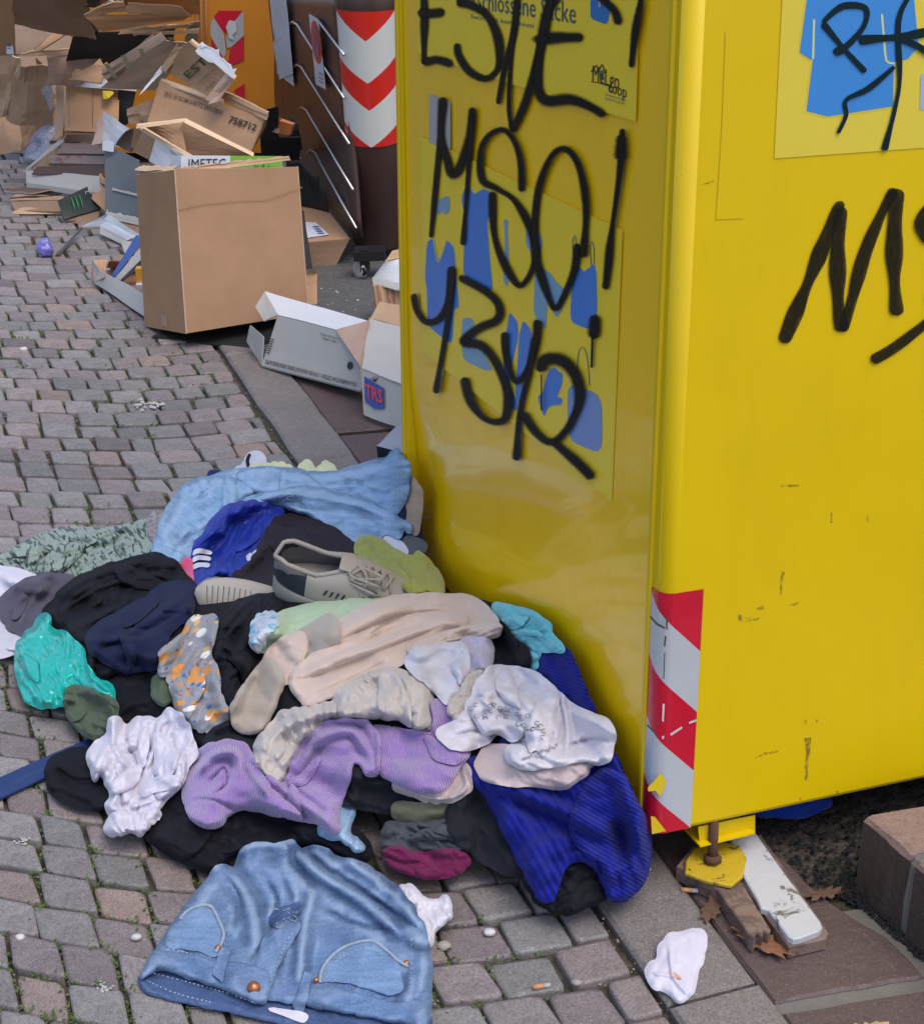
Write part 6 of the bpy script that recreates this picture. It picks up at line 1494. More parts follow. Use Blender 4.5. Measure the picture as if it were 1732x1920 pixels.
# ---------------- lowest layer: dark clothes the heap is made of
garment('black_sheet_of_clothes', [(300, 1130), (420, 1040), (560, 1000), (700, 1010), (790, 1040), (830, 1110), (940, 1140), (1010, 1220), (1060, 1330), (1010, 1480), (880, 1500), (700, 1470), (520, 1440), (380, 1400), (300, 1300)], F_blk2, 'black clothing at the bottom of the middle of the heap', 'clothes', H=.01, fold=(30, 60, .012), res=8)
garment('sage_shirt', [(-30, 1060), (0, 1046), (60, 1012), (95, 998), (130, 990), (180, 994), (230, 988), (275, 976), (300, 985), (330, 1010), (330, 1060), (290, 1085), (180, 1120), (80, 1110), (0, 1085), (-40, 1080)], F_sage, 'grey-green shirt with dark brush stroke print lying at the upper left of the heap', 'shirt', H=.016, Rr=14, fold=(-18, 22, .016), excess=.14, flaps=4)
garment('star_print_scarf', [(284, 1005), (280, 975), (292, 960), (310, 968), (330, 990), (315, 1020), (296, 1015)], F_star, 'small dark scarf with pale print at the left end of the light jeans', 'scarf', H=.014, Rr=8, fold=(80, 12, .005))
garment('navy_label_bag', [(393, 905), (396, 884), (430, 888), (470, 900), (460, 930), (400, 925)], fabric('navy_bag', (.01, .018, .12)), 'navy blue corner of cloth behind the light jeans', 'cloth', H=.01, Rr=8, fold=(0, 30, .003))
sk = root('striped_sock', 465, 880, 'pale grey sock with a black stripe behind the light jeans', 'sock')
cloth('sock_foot', [(436, 905), (440, 885), (455, 872), (472, 862), (488, 868), (490, 890), (480, 910), (450, 915)], fabric('pale_sock', (.50, .52, .62)), H=.02, Rr=12, fold=(40, 20, .003), parent=sk)
cloth('sock_toe', [(463, 862), (470, 851), (484, 849), (494, 857), (497, 875), (485, 885), (470, 880)], fabric('pale_sock_b', (.52, .55, .62)), H=.018, Rr=9, fold=(0, 30, .001), parent=sk)
seam('black_stripe', [(468, 853), (464, 864), (467, 876), (474, 882)], .0045, F_blk, sk)
garment('pale_yellow_cloth', [(468, 905), (470, 878), (500, 872), (545, 876), (560, 905), (520, 915)], F_yell, 'pale yellow cloth peeping out behind the light jeans near the sock', 'cloth', H=.012, Rr=8, fold=(90, 14, .006))
garment('cream_socks', [(560, 905), (563, 875), (580, 867), (593, 882), (612, 866), (632, 885), (640, 905), (600, 918)], F_yell, 'two pale cream tips of cloth behind the light jeans near the kerb', 'cloth', H=.012, Rr=8, fold=(70, 16, .005))
garment('navy_trousers', [(730, 940), (745, 905), (770, 935), (785, 980), (790, 1015), (800, 1060), (770, 1070), (735, 1030), (720, 985)], F_ink, 'dark navy cloth between the light jeans and the yellow bin', 'cloth', H=.02, Rr=12, fold=(60, 30, .006))
garment('tan_shoe_heel', [(752, 905), (762, 893), (772, 895), (788, 920), (790, 950), (783, 985), (778, 1002), (765, 985), (768, 955), (757, 930)], F_tan, 'tan brown leather piece standing against the yellow bin beside the jeans', 'shoe', H=.014, Rr=10, fold=(80, 50, .001), fine=.0003)
garment('grey_slipper', [(755, 1028), (760, 1010), (785, 1012), (795, 1022), (792, 1036), (765, 1042)], fabric('grey_slipper', (.10, .11, .125)), 'small grey slipper at the foot of the yellow bin under the jeans', 'slipper', H=.012, Rr=8, fold=(0, 40, .001))
garment('white_scrap', [(715, 1030), (722, 1005), (745, 1012), (760, 1030), (755, 1045), (730, 1045)], F_white2, 'white scrap of cloth between the light jeans and the lime cloth', 'cloth', H=.008, Rr=8, fold=(60, 12, .004))
# ---------------- light jeans
jn = root('light_blue_jeans', 520, 960, 'pair of light blue jeans spread across the back of the heap', 'jeans')
cloth('upper_leg', [(330, 960), (390, 900), (440, 882), (520, 878), (610, 888), (680, 872), (720, 858), (743, 843), (756, 862), (768, 878), (766, 905), (752, 948), (735, 962), (690, 950), (600, 945), (500, 945), (400, 980), (340, 1000)], F_ljean, H=.030, Rr=26, lay=.008, flaps=2, fold=(-6, 58, .013), parent=jn, ridges=[([(480, 925), (560, 900), (650, 890), (740, 875)], 10, .008)], excess=.05, uvrot=10)
cloth('waist', [(288, 1032), (296, 1000), (315, 955), (345, 915), (392, 896), (440, 900), (470, 925), (440, 950), (410, 980), (375, 1010), (340, 1045), (312, 1052)], F_ljean, H=.026, Rr=22, lay=.006, fold=(-52, 44, .012), parent=jn, excess=.06, uvrot=-50)
cloth('lower_leg', [(400, 985), (440, 948), (500, 925), (580, 915), (650, 930), (700, 945), (735, 965), (766, 985), (768, 998), (757, 992), (748, 1006), (730, 998), (716, 1003), (704, 1020), (668, 1024), (640, 1005), (600, 975), (556, 955), (500, 942), (450, 960), (400, 1010), (350, 1056), (320, 1058), (330, 1030)], F_ljean, H=.022, Rr=16, lay=.004, flaps=2, fold=(14, 52, .012), parent=jn, ridges=[([(460, 945), (560, 925), (680, 950), (750, 985)], 8, .007)], excess=.06, uvrot=-10)
for L in ([(737, 850), (750, 880), (744, 915), (735, 955)], [(745, 848), (757, 878), (752, 910), (743, 950)], [(330, 1012), (342, 975), (372, 940), (412, 912)], [(322, 1018), (333, 975), (365, 935), (405, 905)], [(700, 1014), (716, 985), (735, 970)], [(405, 905), (412, 935)], [(296, 1018), (330, 1032), (350, 1040)]):
    seam('stitching', L, .0011, F_thread, jn, lift=.001, dash=2)
for q in range(14): 
    a0 = (530+random.uniform(-10, 22), 935+random.uniform(-4, 5)); seam('frayed_threads', [a0, (a0[0]+random.uniform(4, 14), a0[1]+random.uniform(-7, 5))], .0008, F_thread, jn, lift=.002)
garment('blue_sports_jacket', [(352, 1085), (358, 1055), (366, 1022), (385, 1000), (398, 975), (425, 952), (465, 942), (500, 946), (528, 958), (532, 985), (515, 1010), (490, 1035), (470, 1058), (440, 1078), (415, 1070), (395, 1080), (370, 1098)], F_royal, 'shiny royal blue sports jacket with white stripes on its cuff', 'jacket', H=.024, Rr=16, fold=(-55, 22, .011), excess=.16, lay=.003, flaps=3)
J_ = COL.objects[-1] if False else COL.objects['blue_sports_jacket']
for k in range(3): patch('white_stripe', [(362+k*-1, 1034+k*13), (372, 1028+k*13), (395-k*1, 1032+k*12), (397-k*3, 1039+k*12), (374, 1037+k*13), (362, 1042+k*13)], F_wstr, J_)
for k in range(3): patch('white_stripe', [(462+k*11, 1043-k*5), (470+k*11, 1036-k*5), (474+k*11, 1044-k*5), (466+k*11, 1052-k*5)], F_wstr, J_)
garment('dark_brown_top', [(500, 1000), (525, 968), (570, 972), (620, 990), (665, 1020), (690, 1045), (690, 1080), (600, 1100), (500, 1110), (440, 1085), (470, 1055)], fabric('dark_plum_top', (.026, .020, .028)), 'very dark plum top under the sneaker behind its heel', 'top', H=.016, fold=(20, 30, .008), flaps=2)
garment('pink_sock', [(340, 1068), (348, 1050), (358, 1052), (360, 1085), (352, 1095), (344, 1085)], F_pink, 'tiny pink piece of cloth beside the striped cuff', 'cloth', H=.01, Rr=6, fold=(90, 20, .002))
garment('lime_cloth', [(668, 1030), (675, 1010), (700, 1008), (725, 1022), (745, 1035), (770, 1045), (785, 1035), (800, 1050), (822, 1078), (832, 1100), (825, 1116), (800, 1108), (770, 1112), (740, 1085), (705, 1060), (672, 1048)], F_oliv, 'lime olive green cloth beside the toe of the sneaker against the yellow bin', 'cloth', H=.022, Rr=14, fold=(55, 20, .010), excess=.15, flaps=2)
# ---------------- sneakers
M_shoe = fabric('sneaker_leather', (.36, .33, .30), (.30, .27, .245), rough=.6, sheen=0, weave=.1); M_shoe2 = fabric('sneaker_navy_suede', (.035, .04, .055)); M_lin = fabric('sneaker_lining', (.16, .15, .15)); M_sole = plain('sneaker_sole', (.42, .39, .34), .6, var=.12, scale=60, bumps=.15); M_lace = fabric('shoe_lace', (.40, .37, .32)); M_grv = plain('sole_groove', (.16, .15, .13), .8, bumps=0)
def make_shoe(name, label):
    r = empty(name, (0, 0, 0)); meta(r, label, 'shoe')
    L = .285; N = 26
    def half(x):    # half width of the outline
        t = x/L; return .040*(1-(abs(t-.5)/.5)**3.2)**.5*(1.0+.16*math.sin((t-.12)*math.pi*1.2))*(1 if t > .02 else .6)+.004
    def cen(x): t = x/L; return .010*math.sin(t*math.pi)*(t-.2)
    xs = np.array([L*(.5-.5*math.cos(math.pi*i/(N-1)))*.998+.0003 for i in range(N)])
    # sole
    vs = []; fs = []
    prof = [(.86, 0), (1.0, .004), (1.03, .014), (1.0, .028), (.94, .031)]
    for x in xs:
        for sgn in (-1, 1):
            for (k, z) in (prof if sgn < 0 else prof[::-1]): vs.append((x, cen(x)+sgn*half(x)*k, z+.010*max(0, (x/L-.78)/.22)**2))
    vs = [(a_, b_, c_*1.25) for a_, b_, c_ in vs]; m = 10
    for i in range(N-1):
        for k in range(m): fs.append((i*m+k, i*m+(k+1) % m, (i+1)*m+(k+1) % m, (i+1)*m+k))
    fs.append(tuple(range(m-1, -1, -1))); fs.append(tuple((N-1)*m+k for k in range(m)))
    so = mesh_obj('sole', vs, fs, M_sole, r, smooth=True)
    for k in range(9):
        x0 = .018+k*.0105; mesh_obj('groove', [(x0, -half(x0)*.62, -.0008), (x0+.002, -half(x0)*.62, -.0008), (x0+.012, half(x0)*.62, -.0008), (x0+.010, half(x0)*.62, -.0008)], [(0, 1, 2, 3)], M_grv, so)
    ring = [(.02+.014*math.cos(t), .02*math.sin(t)) for t in np.linspace(0, 6.28, 2)]
    # upper: rings over the foot; open collar in the rear
    def hgt(x):
        t = x/L; return .030+np.interp(t, [0, .04, .12, .30, .48, .62, .80, .93, 1.0], [.045, .062, .058, .046, .058, .048, .030, .020, .004])
    def opn(x): t = x/L; return float(np.interp(t, [.0, .03, .10, .28, .46, .50, .51], [.0, .016, .026, .026, .014, .003, .0]))
    rows = 9; vs = []; 
    for x in xs:
        w = half(x); h = hgt(x); o_ = opn(x)
        for sgn in (-1, 1):
            for k in range(rows):
                s_ = k/(rows-1); a = s_*math.pi/2
                yy = o_+(w*.97-o_)*math.cos(a)**.75 if k < rows-1 else o_
                zz = .026+(h-.026)*math.sin(a)**.9
                vs.append((x, cen(x)+sgn*yy, zz))
    fs = []; fm = []
    for i in range(N-1):
        xm = (xs[i]+xs[i+1])/2/L
        for sgn in (0, 1):
            for k in range(rows-1):
                a = i*2*rows+sgn*rows+k; b = a+2*rows; fs.append((a, b, b+1, a+1) if sgn == 0 else (a, a+1, b+1, b))
                fm.append(1 if (xm < .20+.08*(k/(rows-1)) and k > 0) else 0)
    up = mesh_obj('upper', vs, fs, None, r, smooth=True, mats=[M_shoe, M_shoe2], fmat=fm)
    # lining: walls inside the collar and the insole
    vs = []; fs = []
    xi = [x for x in xs if x/L < .52]
    for x in xi:
        h = hgt(x); o_ = opn(x); w = half(x)*.8
        for sgn in (-1, 1):
            for (yy, zz) in ((o_+.001, h+.0005), (o_+.007, h-.003), (w, h*.6), (w*.95, .034)): vs.append((x, cen(x)+sgn*yy, zz))
    for i in range(len(xi)-1):
        for sgn in (0, 1):
            for k in range(3): a = i*8+sgn*4+k; b = a+8; fs.append((a, b, b+1, a+1))
        a = i*8; fs.append((a+3, a+11, a+15, a+7))
    fs.append((0, 1, 2, 3, 7, 6, 5, 4))
    mesh_obj('lining', vs, fs, M_lin, r, smooth=True)
    e = [(x, cen(x)-opn(x)-.001, hgt(x)+.001) for x in xi]+[(x, cen(x)+opn(x)+.001, hgt(x)+.001) for x in xi[::-1]]
    tube('collar', e+[e[0]], .0042, M_shoe, r, 6)
    # tongue and laces
    tv = []
    for x, h in ((.12, .098), (.14, .096), (.17, .083), (.20, .068)): tv += [(x, -.018, h-.003), (x, 0, h+.002), (x, .018, h-.003)]
    mesh_obj('tongue', tv, [(i*3+k, i*3+k+1, i*3+k+4, i*3+k+3) for i in range(3) for k in range(2)], M_shoe, r, smooth=True)
    for k in range(6):
        x = .135+k*.014; z = hgt(x)+.004
        for sg in (-1, 1): tube('lace', [(x, sg*.019, z-.006), (x+.006, sg*.008, z+.002), (x+.013, -sg*.019, z-.007)], .0022, M_lace, r, 5)
    rg = np.random.default_rng(4)
    for k in range(4):
        pts = [(.15, 0, .092)]; 
        for j in range(5): pts.append((.15+rg.uniform(-.02, .055), -.02-.006*j+rg.uniform(-.012, .012), .088-.009*j+rg.uniform(-.004, .008)))
        tube('loose_lace', smooth_path(pts, .006), .002, M_lace, r, 5)
    for sg in (-1, 1):
        for k in range(4): x = .10+k*.011; mesh_obj('side_dash', [(x, sg*(half(x)*.93+.001), .056), (x+.004, sg*(half(x)*.93+.001), .056), (x+.009, sg*(half(x)*.86+.003), .068), (x+.005, sg*(half(x)*.86+.003), .068)], [(0, 1, 2, 3)], M_shoe2, r)
    return r
def place(r, heel, toe, up, lift):
    """stand the thing so that its x axis runs from heel to toe"""
    x = toe-heel; x /= np.linalg.norm(x); z = up-x*(up @ x); z /= np.linalg.norm(z); y = np.cross(z, x); o = heel+z*lift
    r.matrix_basis = Matrix(((x[0], y[0], z[0], o[0]), (x[1], y[1], z[1], o[1]), (x[2], y[2], z[2], o[2]), (0, 0, 0, 1)))
sh1 = make_shoe('sneaker', 'worn grey-beige sneaker with navy heel and loose laces on top of the heap')
kids = list(sh1.children)
sh2 = sh1.copy(); COL.objects.link(sh2); sh2['label'] = 'matching sneaker lying on its side with the grooved sole towards the viewer'; sh1['group'] = sh2['group'] = 'pair of grey-beige sneakers'
for c_ in kids:
    d_ = c_.copy(); COL.objects.link(d_); d_.parent = sh2
    for g_ in c_.children: e_ = g_.copy(); COL.objects.link(e_); e_.parent = d_
def at(u, v, w): return w3(np.array(float(u)), np.array(float(v)), w)
tc = (CAM-at(640, 1100, .0)); tc /= np.linalg.norm(tc)
hb = float(samp(HB, np.array(640.), np.array(1100.)))
def along(u, v, dd):
    r_ = ray(np.array(float(u)), np.array(float(v))); r_ = r_/np.linalg.norm(r_); return CAM+r_*dd
hp_ = at(512, 1100, hb+.115); dh = np.linalg.norm(hp_-CAM); tp_ = along(790, 1158, dh-.02)
place(sh1, hp_, tp_, np.array([.02, -.36, .93]), .0); sh1.matrix_basis = sh1.matrix_basis @ Matrix.Diagonal((1.04, 1.12, 1.22, 1))
print('shoe', np.linalg.norm(tp_-hp_))
hp2 = at(366, 1108, float(samp(HB, np.array(420.), np.array(1110.)))+.145); d2_ = np.linalg.norm(hp2-CAM); tp2 = along(630, 1185, d2_-.0)
place(sh2, hp2, tp2, -(tc*.95+np.array([.05, .10, -.12])), -.0)
# ---------------- left group
garment('white_tshirt', [(-30, 1062), (0, 1063), (30, 1068), (60, 1078), (72, 1090), (50, 1120), (20, 1150), (-30, 1160)], F_white, 'white shirt at the left edge above the plum garment', 'shirt', H=.022, Rr=16, fold=(10, 26, .004), flaps=1)
garment('white_towel', [(-30, 1140), (5, 1150), (25, 1185), (45, 1195), (38, 1215), (15, 1228), (-30, 1222)], fabric('white_terry', (.56, .55, .62), weave=.8), 'white towel at the left edge below the plum garment', 'towel', H=.024, Rr=14, fold=(20, 30, .003), flaps=1)
garment('plum_sweatshirt', [(2, 1150), (6, 1120), (30, 1098), (65, 1084), (100, 1076), (140, 1086), (150, 1120), (110, 1160), (75, 1190), (45, 1192), (20, 1178)], F_plum, 'dusky plum grey garment at the left edge of the heap', 'sweatshirt', H=.030, Rr=18, fold=(-35, 36, .007), ridges=[([(40, 1180), (50, 1140), (90, 1100)], 8, .008)], flaps=2)
garment('black_hoodie', [(85, 1148), (100, 1125), (130, 1095), (170, 1072), (230, 1052), (285, 1040), (320, 1050), (345, 1072), (366, 1102), (360, 1150), (330, 1210), (310, 1270), (312, 1340), (260, 1345), (216, 1346), (205, 1300), (175, 1262), (155, 1215), (120, 1180), (92, 1165)], F_blk, 'big black hooded top draped over the left part of the heap', 'top', H=.036, Rr=26, fold=(-20, 44, .013), excess=.1, ridges=[([(110, 1150), (170, 1110), (260, 1080), (340, 1085)], 8, .010), ([(130, 1130), (200, 1092), (300, 1068)], 7, -.018), ([(170, 1180), (230, 1140), (320, 1110)], 8, -.020), ([(200, 1280), (240, 1240), (280, 1260)], 8, -.016), ([(140, 1180), (200, 1150), (260, 1140)], 9, .010)], flaps=4)
garment('navy_sweatshirt', [(164, 1195), (185, 1170), (220, 1150), (265, 1125), (300, 1100), (335, 1090), (366, 1100), (364, 1130), (352, 1160), (330, 1175), (315, 1195), (302, 1235), (290, 1252), (240, 1258), (195, 1240), (170, 1218)], F_navy, 'navy blue sweatshirt lying on the black hooded top', 'sweatshirt', H=.030, Rr=22, fold=(-30, 46, .010), ridges=[([(175, 1200), (230, 1195), (300, 1150), (350, 1110)], 9, .010), ([(345, 1100), (350, 1130), (362, 1155)], 5, .007), ([(225, 1175), (250, 1230), (300, 1230)], 8, .006), ([(190, 1215), (240, 1205), (262, 1240)], 7, -.014), ([(230, 1165), (275, 1180), (330, 1150)], 7, -.014), ([(290, 1110), (300, 1145), (345, 1150)], 6, -.012)], excess=.08, flaps=3)
garment('turquoise_bag', [(32, 1240), (34, 1215), (48, 1190), (66, 1172), (80, 1152), (92, 1158), (94, 1176), (125, 1190), (150, 1210), (158, 1235), (165, 1258), (185, 1275), (210, 1288), (213, 1318), (190, 1312), (160, 1300), (130, 1292), (122, 1318), (95, 1326), (60, 1320), (45, 1300), (34, 1272)], F_bag, 'crumpled turquoise plastic bag at the left of the heap', 'plastic bag', H=.036, Rr=22, fold=(60, 24, .011), excess=.16, fine=.004, flaps=3)
garment('olive_cardigan', [(124, 1320), (128, 1292), (150, 1288), (190, 1304), (216, 1316), (218, 1350), (205, 1372), (180, 1384), (160, 1375), (135, 1350), (126, 1335)], F_green, 'olive green garment under the turquoise bag', 'garment', H=.022, Rr=14, fold=(15, 26, .010), excess=.12, flaps=2)
garment('olive_hood', [(286, 1300), (290, 1270), (310, 1262), (330, 1280), (325, 1312), (300, 1318)], F_green, 'small olive green piece of cloth between the black top and the printed garment', 'cloth', H=.014, Rr=10, fold=(60, 20, .004))
garment('black_garment', [(392, 1200), (400, 1175), (425, 1150), (450, 1125), (490, 1107), (522, 1122), (530, 1150), (528, 1185), (480, 1200), (475, 1240), (460, 1290), (436, 1340), (410, 1330), (402, 1280), (398, 1230)], F_blk2, 'black garment below the upturned sneaker sole', 'garment', H=.034, Rr=20, fold=(-60, 30, .013), excess=.12, flaps=3)
garment('printed_pyjama', [(300, 1248), (303, 1225), (320, 1208), (345, 1185), (362, 1160), (385, 1156), (406, 1162), (400, 1195), (394, 1225), (408, 1262), (412, 1300), (428, 1335), (436, 1352), (410, 1368), (370, 1366), (340, 1340), (325, 1305), (316, 1270), (302, 1262)], F_print, 'grey garment with orange, white and blue print beside the black garment', 'pyjama', H=.026, Rr=18, fold=(-62, 24, .009), excess=.12, flaps=3)
# strap and dark cap
bl = wall('blue_strap', Q((-30, 1512, .006), (190, 1408, .010), (182, 1378, .012), (-30, 1470, .008)), .004, plain('navy_blue_strap', (.014, .035, .14), .45, var=.15, scale=30, bumps=.15, coat=.1), None, n=10, amp=.0015); meta(bl, 'flat dark blue strap lying on the cobbles at the left', 'strap')
garment('black_beanie', [(88, 1455), (92, 1428), (120, 1412), (160, 1402), (200, 1410), (235, 1440), (240, 1490), (210, 1512), (165, 1516), (125, 1506), (98, 1484)], F_blk, 'black knitted cap on the blue strap at the left', 'cap', H=.045, Rr=30, fold=(0, 60, .002), ridges=[([(105, 1440), (140, 1465), (200, 1462)], 9, -.018), ([(110, 1470), (160, 1495), (220, 1490)], 9, .004)], excess=.03)
# ---------------- dark layer in front
garment('charcoal_hood', [(375, 1420), (390, 1380), (430, 1356), (480, 1362), (540, 1400), (560, 1450), (480, 1470), (400, 1450)], F_char, 'charcoal hood behind the lilac sweater', 'hood', H=.03, fold=(10, 50, .006), flaps=1)
garment('black_jumper', [(272, 1562), (300, 1525), (345, 1470), (390, 1430), (470, 1440), (560, 1470), (620, 1500), (660, 1545), (690, 1580), (690, 1608), (665, 1618), (640, 1600), (600, 1584), (560, 1582), (520, 1590), (480, 1588), (440, 1600), (410, 1625), (385, 1632), (345, 1618), (300, 1590)], F_blk, 'black jumper under the lilac sweater above the blue denim', 'jumper', H=.035, Rr=24, fold=(10, 50, .010), flaps=3)
garment('denim_leg', [(600, 1560), (625, 1490), (650, 1430), (680, 1430), (672, 1480), (660, 1530), (655, 1560), (680, 1585), (672, 1596), (640, 1575)], F_ljean, 'narrow strip of light denim beside the lilac sleeve', 'jeans', H=.014, Rr=12, fold=(-70, 26, .005))
garment('dark_tee', [(640, 1480), (665, 1440), (740, 1430), (840, 1440), (890, 1470), (860, 1520), (800, 1530), (700, 1520), (645, 1505)], F_char, 'charcoal cloth under the lilac sweater in the middle of the front', 'cloth', H=.022, fold=(8, 30, .006), flaps=2)
garment('khaki_cloth', [(738, 1528), (745, 1505), (800, 1508), (850, 1505), (862, 1520), (830, 1540), (780, 1542), (755, 1538)], F_ol2, 'khaki cloth edge below the charcoal cloth', 'cloth', H=.010, Rr=10, fold=(0, 40, .002))
garment('slate_tee', [(720, 1570), (728, 1545), (770, 1545), (820, 1542), (868, 1530), (885, 1560), (880, 1590), (830, 1600), (770, 1600), (724, 1592)], F_gr, 'slate grey cloth above the maroon cloth', 'cloth', H=.014, Rr=14, fold=(8, 20, .008), excess=.12, flaps=2)
garment('black_trousers', [(840, 1520), (870, 1470), (910, 1450), (960, 1500), (1000, 1560), (1010, 1610), (1000, 1640), (960, 1640), (920, 1625), (880, 1600), (850, 1570)], F_char, 'dark charcoal trousers left of the royal blue sweater', 'trousers', H=.030, Rr=24, fold=(55, 60, .008), flaps=2)
garment('maroon_cloth', [(722, 1612), (722, 1595), (745, 1588), (770, 1598), (800, 1600), (840, 1594), (872, 1602), (876, 1620), (850, 1640), (810, 1645), (770, 1638), (738, 1628)], F_maroon, 'maroon cloth at the front edge of the heap on the cobbles', 'cloth', H=.016, Rr=12, fold=(10, 22, .007), excess=.12, flaps=1)
garment('black_leggings', [(980, 1640), (990, 1590), (1050, 1570), (1120, 1600), (1150, 1640), (1135, 1680), (1100, 1700), (1060, 1714), (1020, 1702), (995, 1675)], F_blk2, 'black garment sticking out under the royal blue sweater', 'garment', H=.028, Rr=20, fold=(-40, 40, .010), flaps=1)
wsp = wall('white_card', Q((1190, 1650, .004), (1222, 1640, .004), (1214, 1604, .01), (1190, 1612, .01)), .003, C_WH, None, n=2); meta(wsp, 'small white card between the royal blue sweater and the kerb', 'card')
# ---------------- royal blue sweater
bs = root('royal_blue_sweater', 1080, 1480, 'royal blue cable knit sweater hanging over the right end of the heap', 'sweater')
cloth('back', [(990, 1290), (1002, 1235), (1022, 1216), (1060, 1218), (1078, 1250), (1100, 1300), (1118, 1345), (1140, 1395), (1165, 1445), (1180, 1500), (1120, 1560), (1000, 1500), (930, 1430), (960, 1350)], F_blue, H=.030, Rr=22, fold=(65, 60, .007), parent=bs, uvrot=30)
cloth('front', [(878, 1450), (885, 1425), (930, 1430), (1000, 1440), (1080, 1420), (1140, 1410), (1170, 1460), (1200, 1520), (1216, 1565), (1214, 1620), (1200, 1660), (1175, 1684), (1142, 1686), (1132, 1660), (1118, 1630), (1085, 1612), (1060, 1625), (1045, 1660), (1034, 1690), (1010, 1682), (985, 1640), (950, 1570), (915, 1500)], F_blueR, H=.040, Rr=24, fold=(55, 62, .009), parent=bs, ridges=[([(905, 1460), (980, 1490), (1060, 1520), (1130, 1560), (1150, 1600)], 16, .014), ([(1160, 1480), (1190, 1560), (1180, 1650)], 14, .010), ([(1060, 1600), (1120, 1580), (1170, 1590)], 10, -.010)], uvrot=0, res=3.0, ribs=(58, 14.5, .0052))
cloth('cable_sleeve', [(1070, 1560), (1085, 1500), (1120, 1450), (1160, 1450), (1200, 1520), (1217, 1570), (1214, 1625), (1198, 1662), (1172, 1684), (1145, 1684), (1134, 1655), (1130, 1620), (1100, 1600)], F_blue, H=.022, Rr=20, fold=(70, 46, .010), parent=bs, uvrot=15)
# ---------------- cyan, black, beige, ivory, white, lilac
garment('cyan_top', [(924, 1150), (930, 1134), (965, 1138), (1000, 1150), (1028, 1172), (1034, 1190), (1052, 1208), (1056, 1222), (1030, 1218), (1012, 1225), (998, 1260), (975, 1250), (960, 1210), (940, 1180)], F_cyan, 'light cyan jersey top crumpled against the yellow bin', 'top', H=.024, Rr=14, fold=(35, 20, .010), excess=.15, flaps=3)
garment('black_scarf', [(895, 1190), (915, 1158), (935, 1165), (960, 1195), (985, 1215), (992, 1240), (975, 1262), (920, 1260), (890, 1240)], F_blk, 'black cloth between the beige trousers and the cyan top', 'cloth', H=.026, Rr=16, fold=(50, 30, .008), flaps=2)
garment('mint_cloth', [(478, 1208), (490, 1180), (515, 1155), (560, 1138), (620, 1126), (700, 1124), (760, 1140), (700, 1180), (600, 1200), (530, 1200), (510, 1218), (490, 1222)], F_mint, 'pale mint green cloth along the upper edge of the beige trousers', 'cloth', H=.016, Rr=12, fold=(-25, 22, .006), flaps=2)
garment('nappy', [(470, 1205), (474, 1170), (490, 1152), (515, 1150), (520, 1170), (500, 1190), (490, 1215), (480, 1220)], mat_worn('tissue_print', (.55, .58, .66), (.12, .42, .58), .52, 30), 'white and light blue plastic piece at the left end of the mint cloth', 'packaging', H=.02, Rr=10, fold=(60, 18, .005))
bj = root('beige_joggers', 680, 1230, 'pale beige fleece jogging trousers with ribbed cuffs across the top of the heap', 'jogging trousers')
# (the trousers lie on the sneaker's toe)
cloth('far_leg', [(590, 1200), (620, 1172), (680, 1140), (740, 1120), (810, 1115), (870, 1118), (910, 1136), (930, 1162), (932, 1182), (905, 1190), (860, 1170), (800, 1160), (740, 1170), (690, 1195), (640, 1225), (605, 1232)], F_beige, H=.036, Rr=26, roll=.75, lay=.01, fold=(-18, 80, .004), parent=bj, excess=.02, fine=.0006, ridges=[([(640, 1185), (740, 1140), (850, 1125)], 16, .006), ([(640, 1200), (720, 1165), (800, 1148), (900, 1160)], 9, -.016), ([(720, 1128), (800, 1130), (890, 1140)], 7, -.006)])
cloth('far_cuff', [(545, 1225), (542, 1200), (580, 1172), (622, 1155), (636, 1180), (634, 1205), (600, 1225), (568, 1242)], F_beige_rib, H=.020, Rr=16, roll=.75, lay=.006, fold=(-30, 60, .002), parent=bj, excess=.02, uvrot=60)
cloth('near_leg', [(500, 1250), (505, 1222), (540, 1192), (566, 1190), (575, 1215), (560, 1245), (545, 1275), (530, 1280)], F_beige, H=.020, Rr=14, lay=.006, fold=(-50, 40, .004), parent=bj, excess=.03)
cloth('near_cuff', [(434, 1345), (438, 1322), (452, 1295), (475, 1262), (500, 1238), (522, 1252), (532, 1275), (522, 1300), (510, 1335), (492, 1366), (462, 1372), (442, 1362)], F_beige_rib, H=.026, Rr=22, roll=.75, lay=.008, fold=(-55, 60, .003), parent=bj, excess=.02, uvrot=25)
cloth('seat', [(544, 1282), (552, 1258), (590, 1228), (640, 1210), (700, 1188), (760, 1160), (810, 1150), (860, 1152), (872, 1165), (862, 1185), (830, 1205), (790, 1222), (740, 1250), (690, 1272), (640, 1295), (600, 1316), (575, 1325), (562, 1308)], F_beige, H=.042, Rr=30, roll=.75, lay=.008, fold=(-22, 90, .004), parent=bj, excess=.02, fine=.0006, ridges=[([(570, 1262), (650, 1232), (760, 1190), (850, 1162)], 13, .012), ([(590, 1305), (680, 1262), (780, 1215)], 10, -.008), ([(560, 1275), (610, 1262), (700, 1225), (820, 1178)], 8, -.012), ([(640, 1215), (720, 1190), (800, 1172)], 7, -.006)])
cloth('waistband', [(770, 1222), (800, 1200), (850, 1182), (900, 1172), (932, 1170), (934, 1188), (905, 1196), (880, 1204), (880, 1222), (860, 1214), (820, 1216), (790, 1236)], F_beige, H=.014, Rr=10, lay=.004, fold=(-22, 16, .006), parent=bj, excess=.08)
seam('drawstring', [(768, 1210), (766, 1222), (785, 1222), (820, 1206), (865, 1196)], .0022, F_beige, bj, lift=.002); seam('drawstring', [(884, 1200), (878, 1210), (884, 1222)], .0022, F_beige, bj, lift=.002)
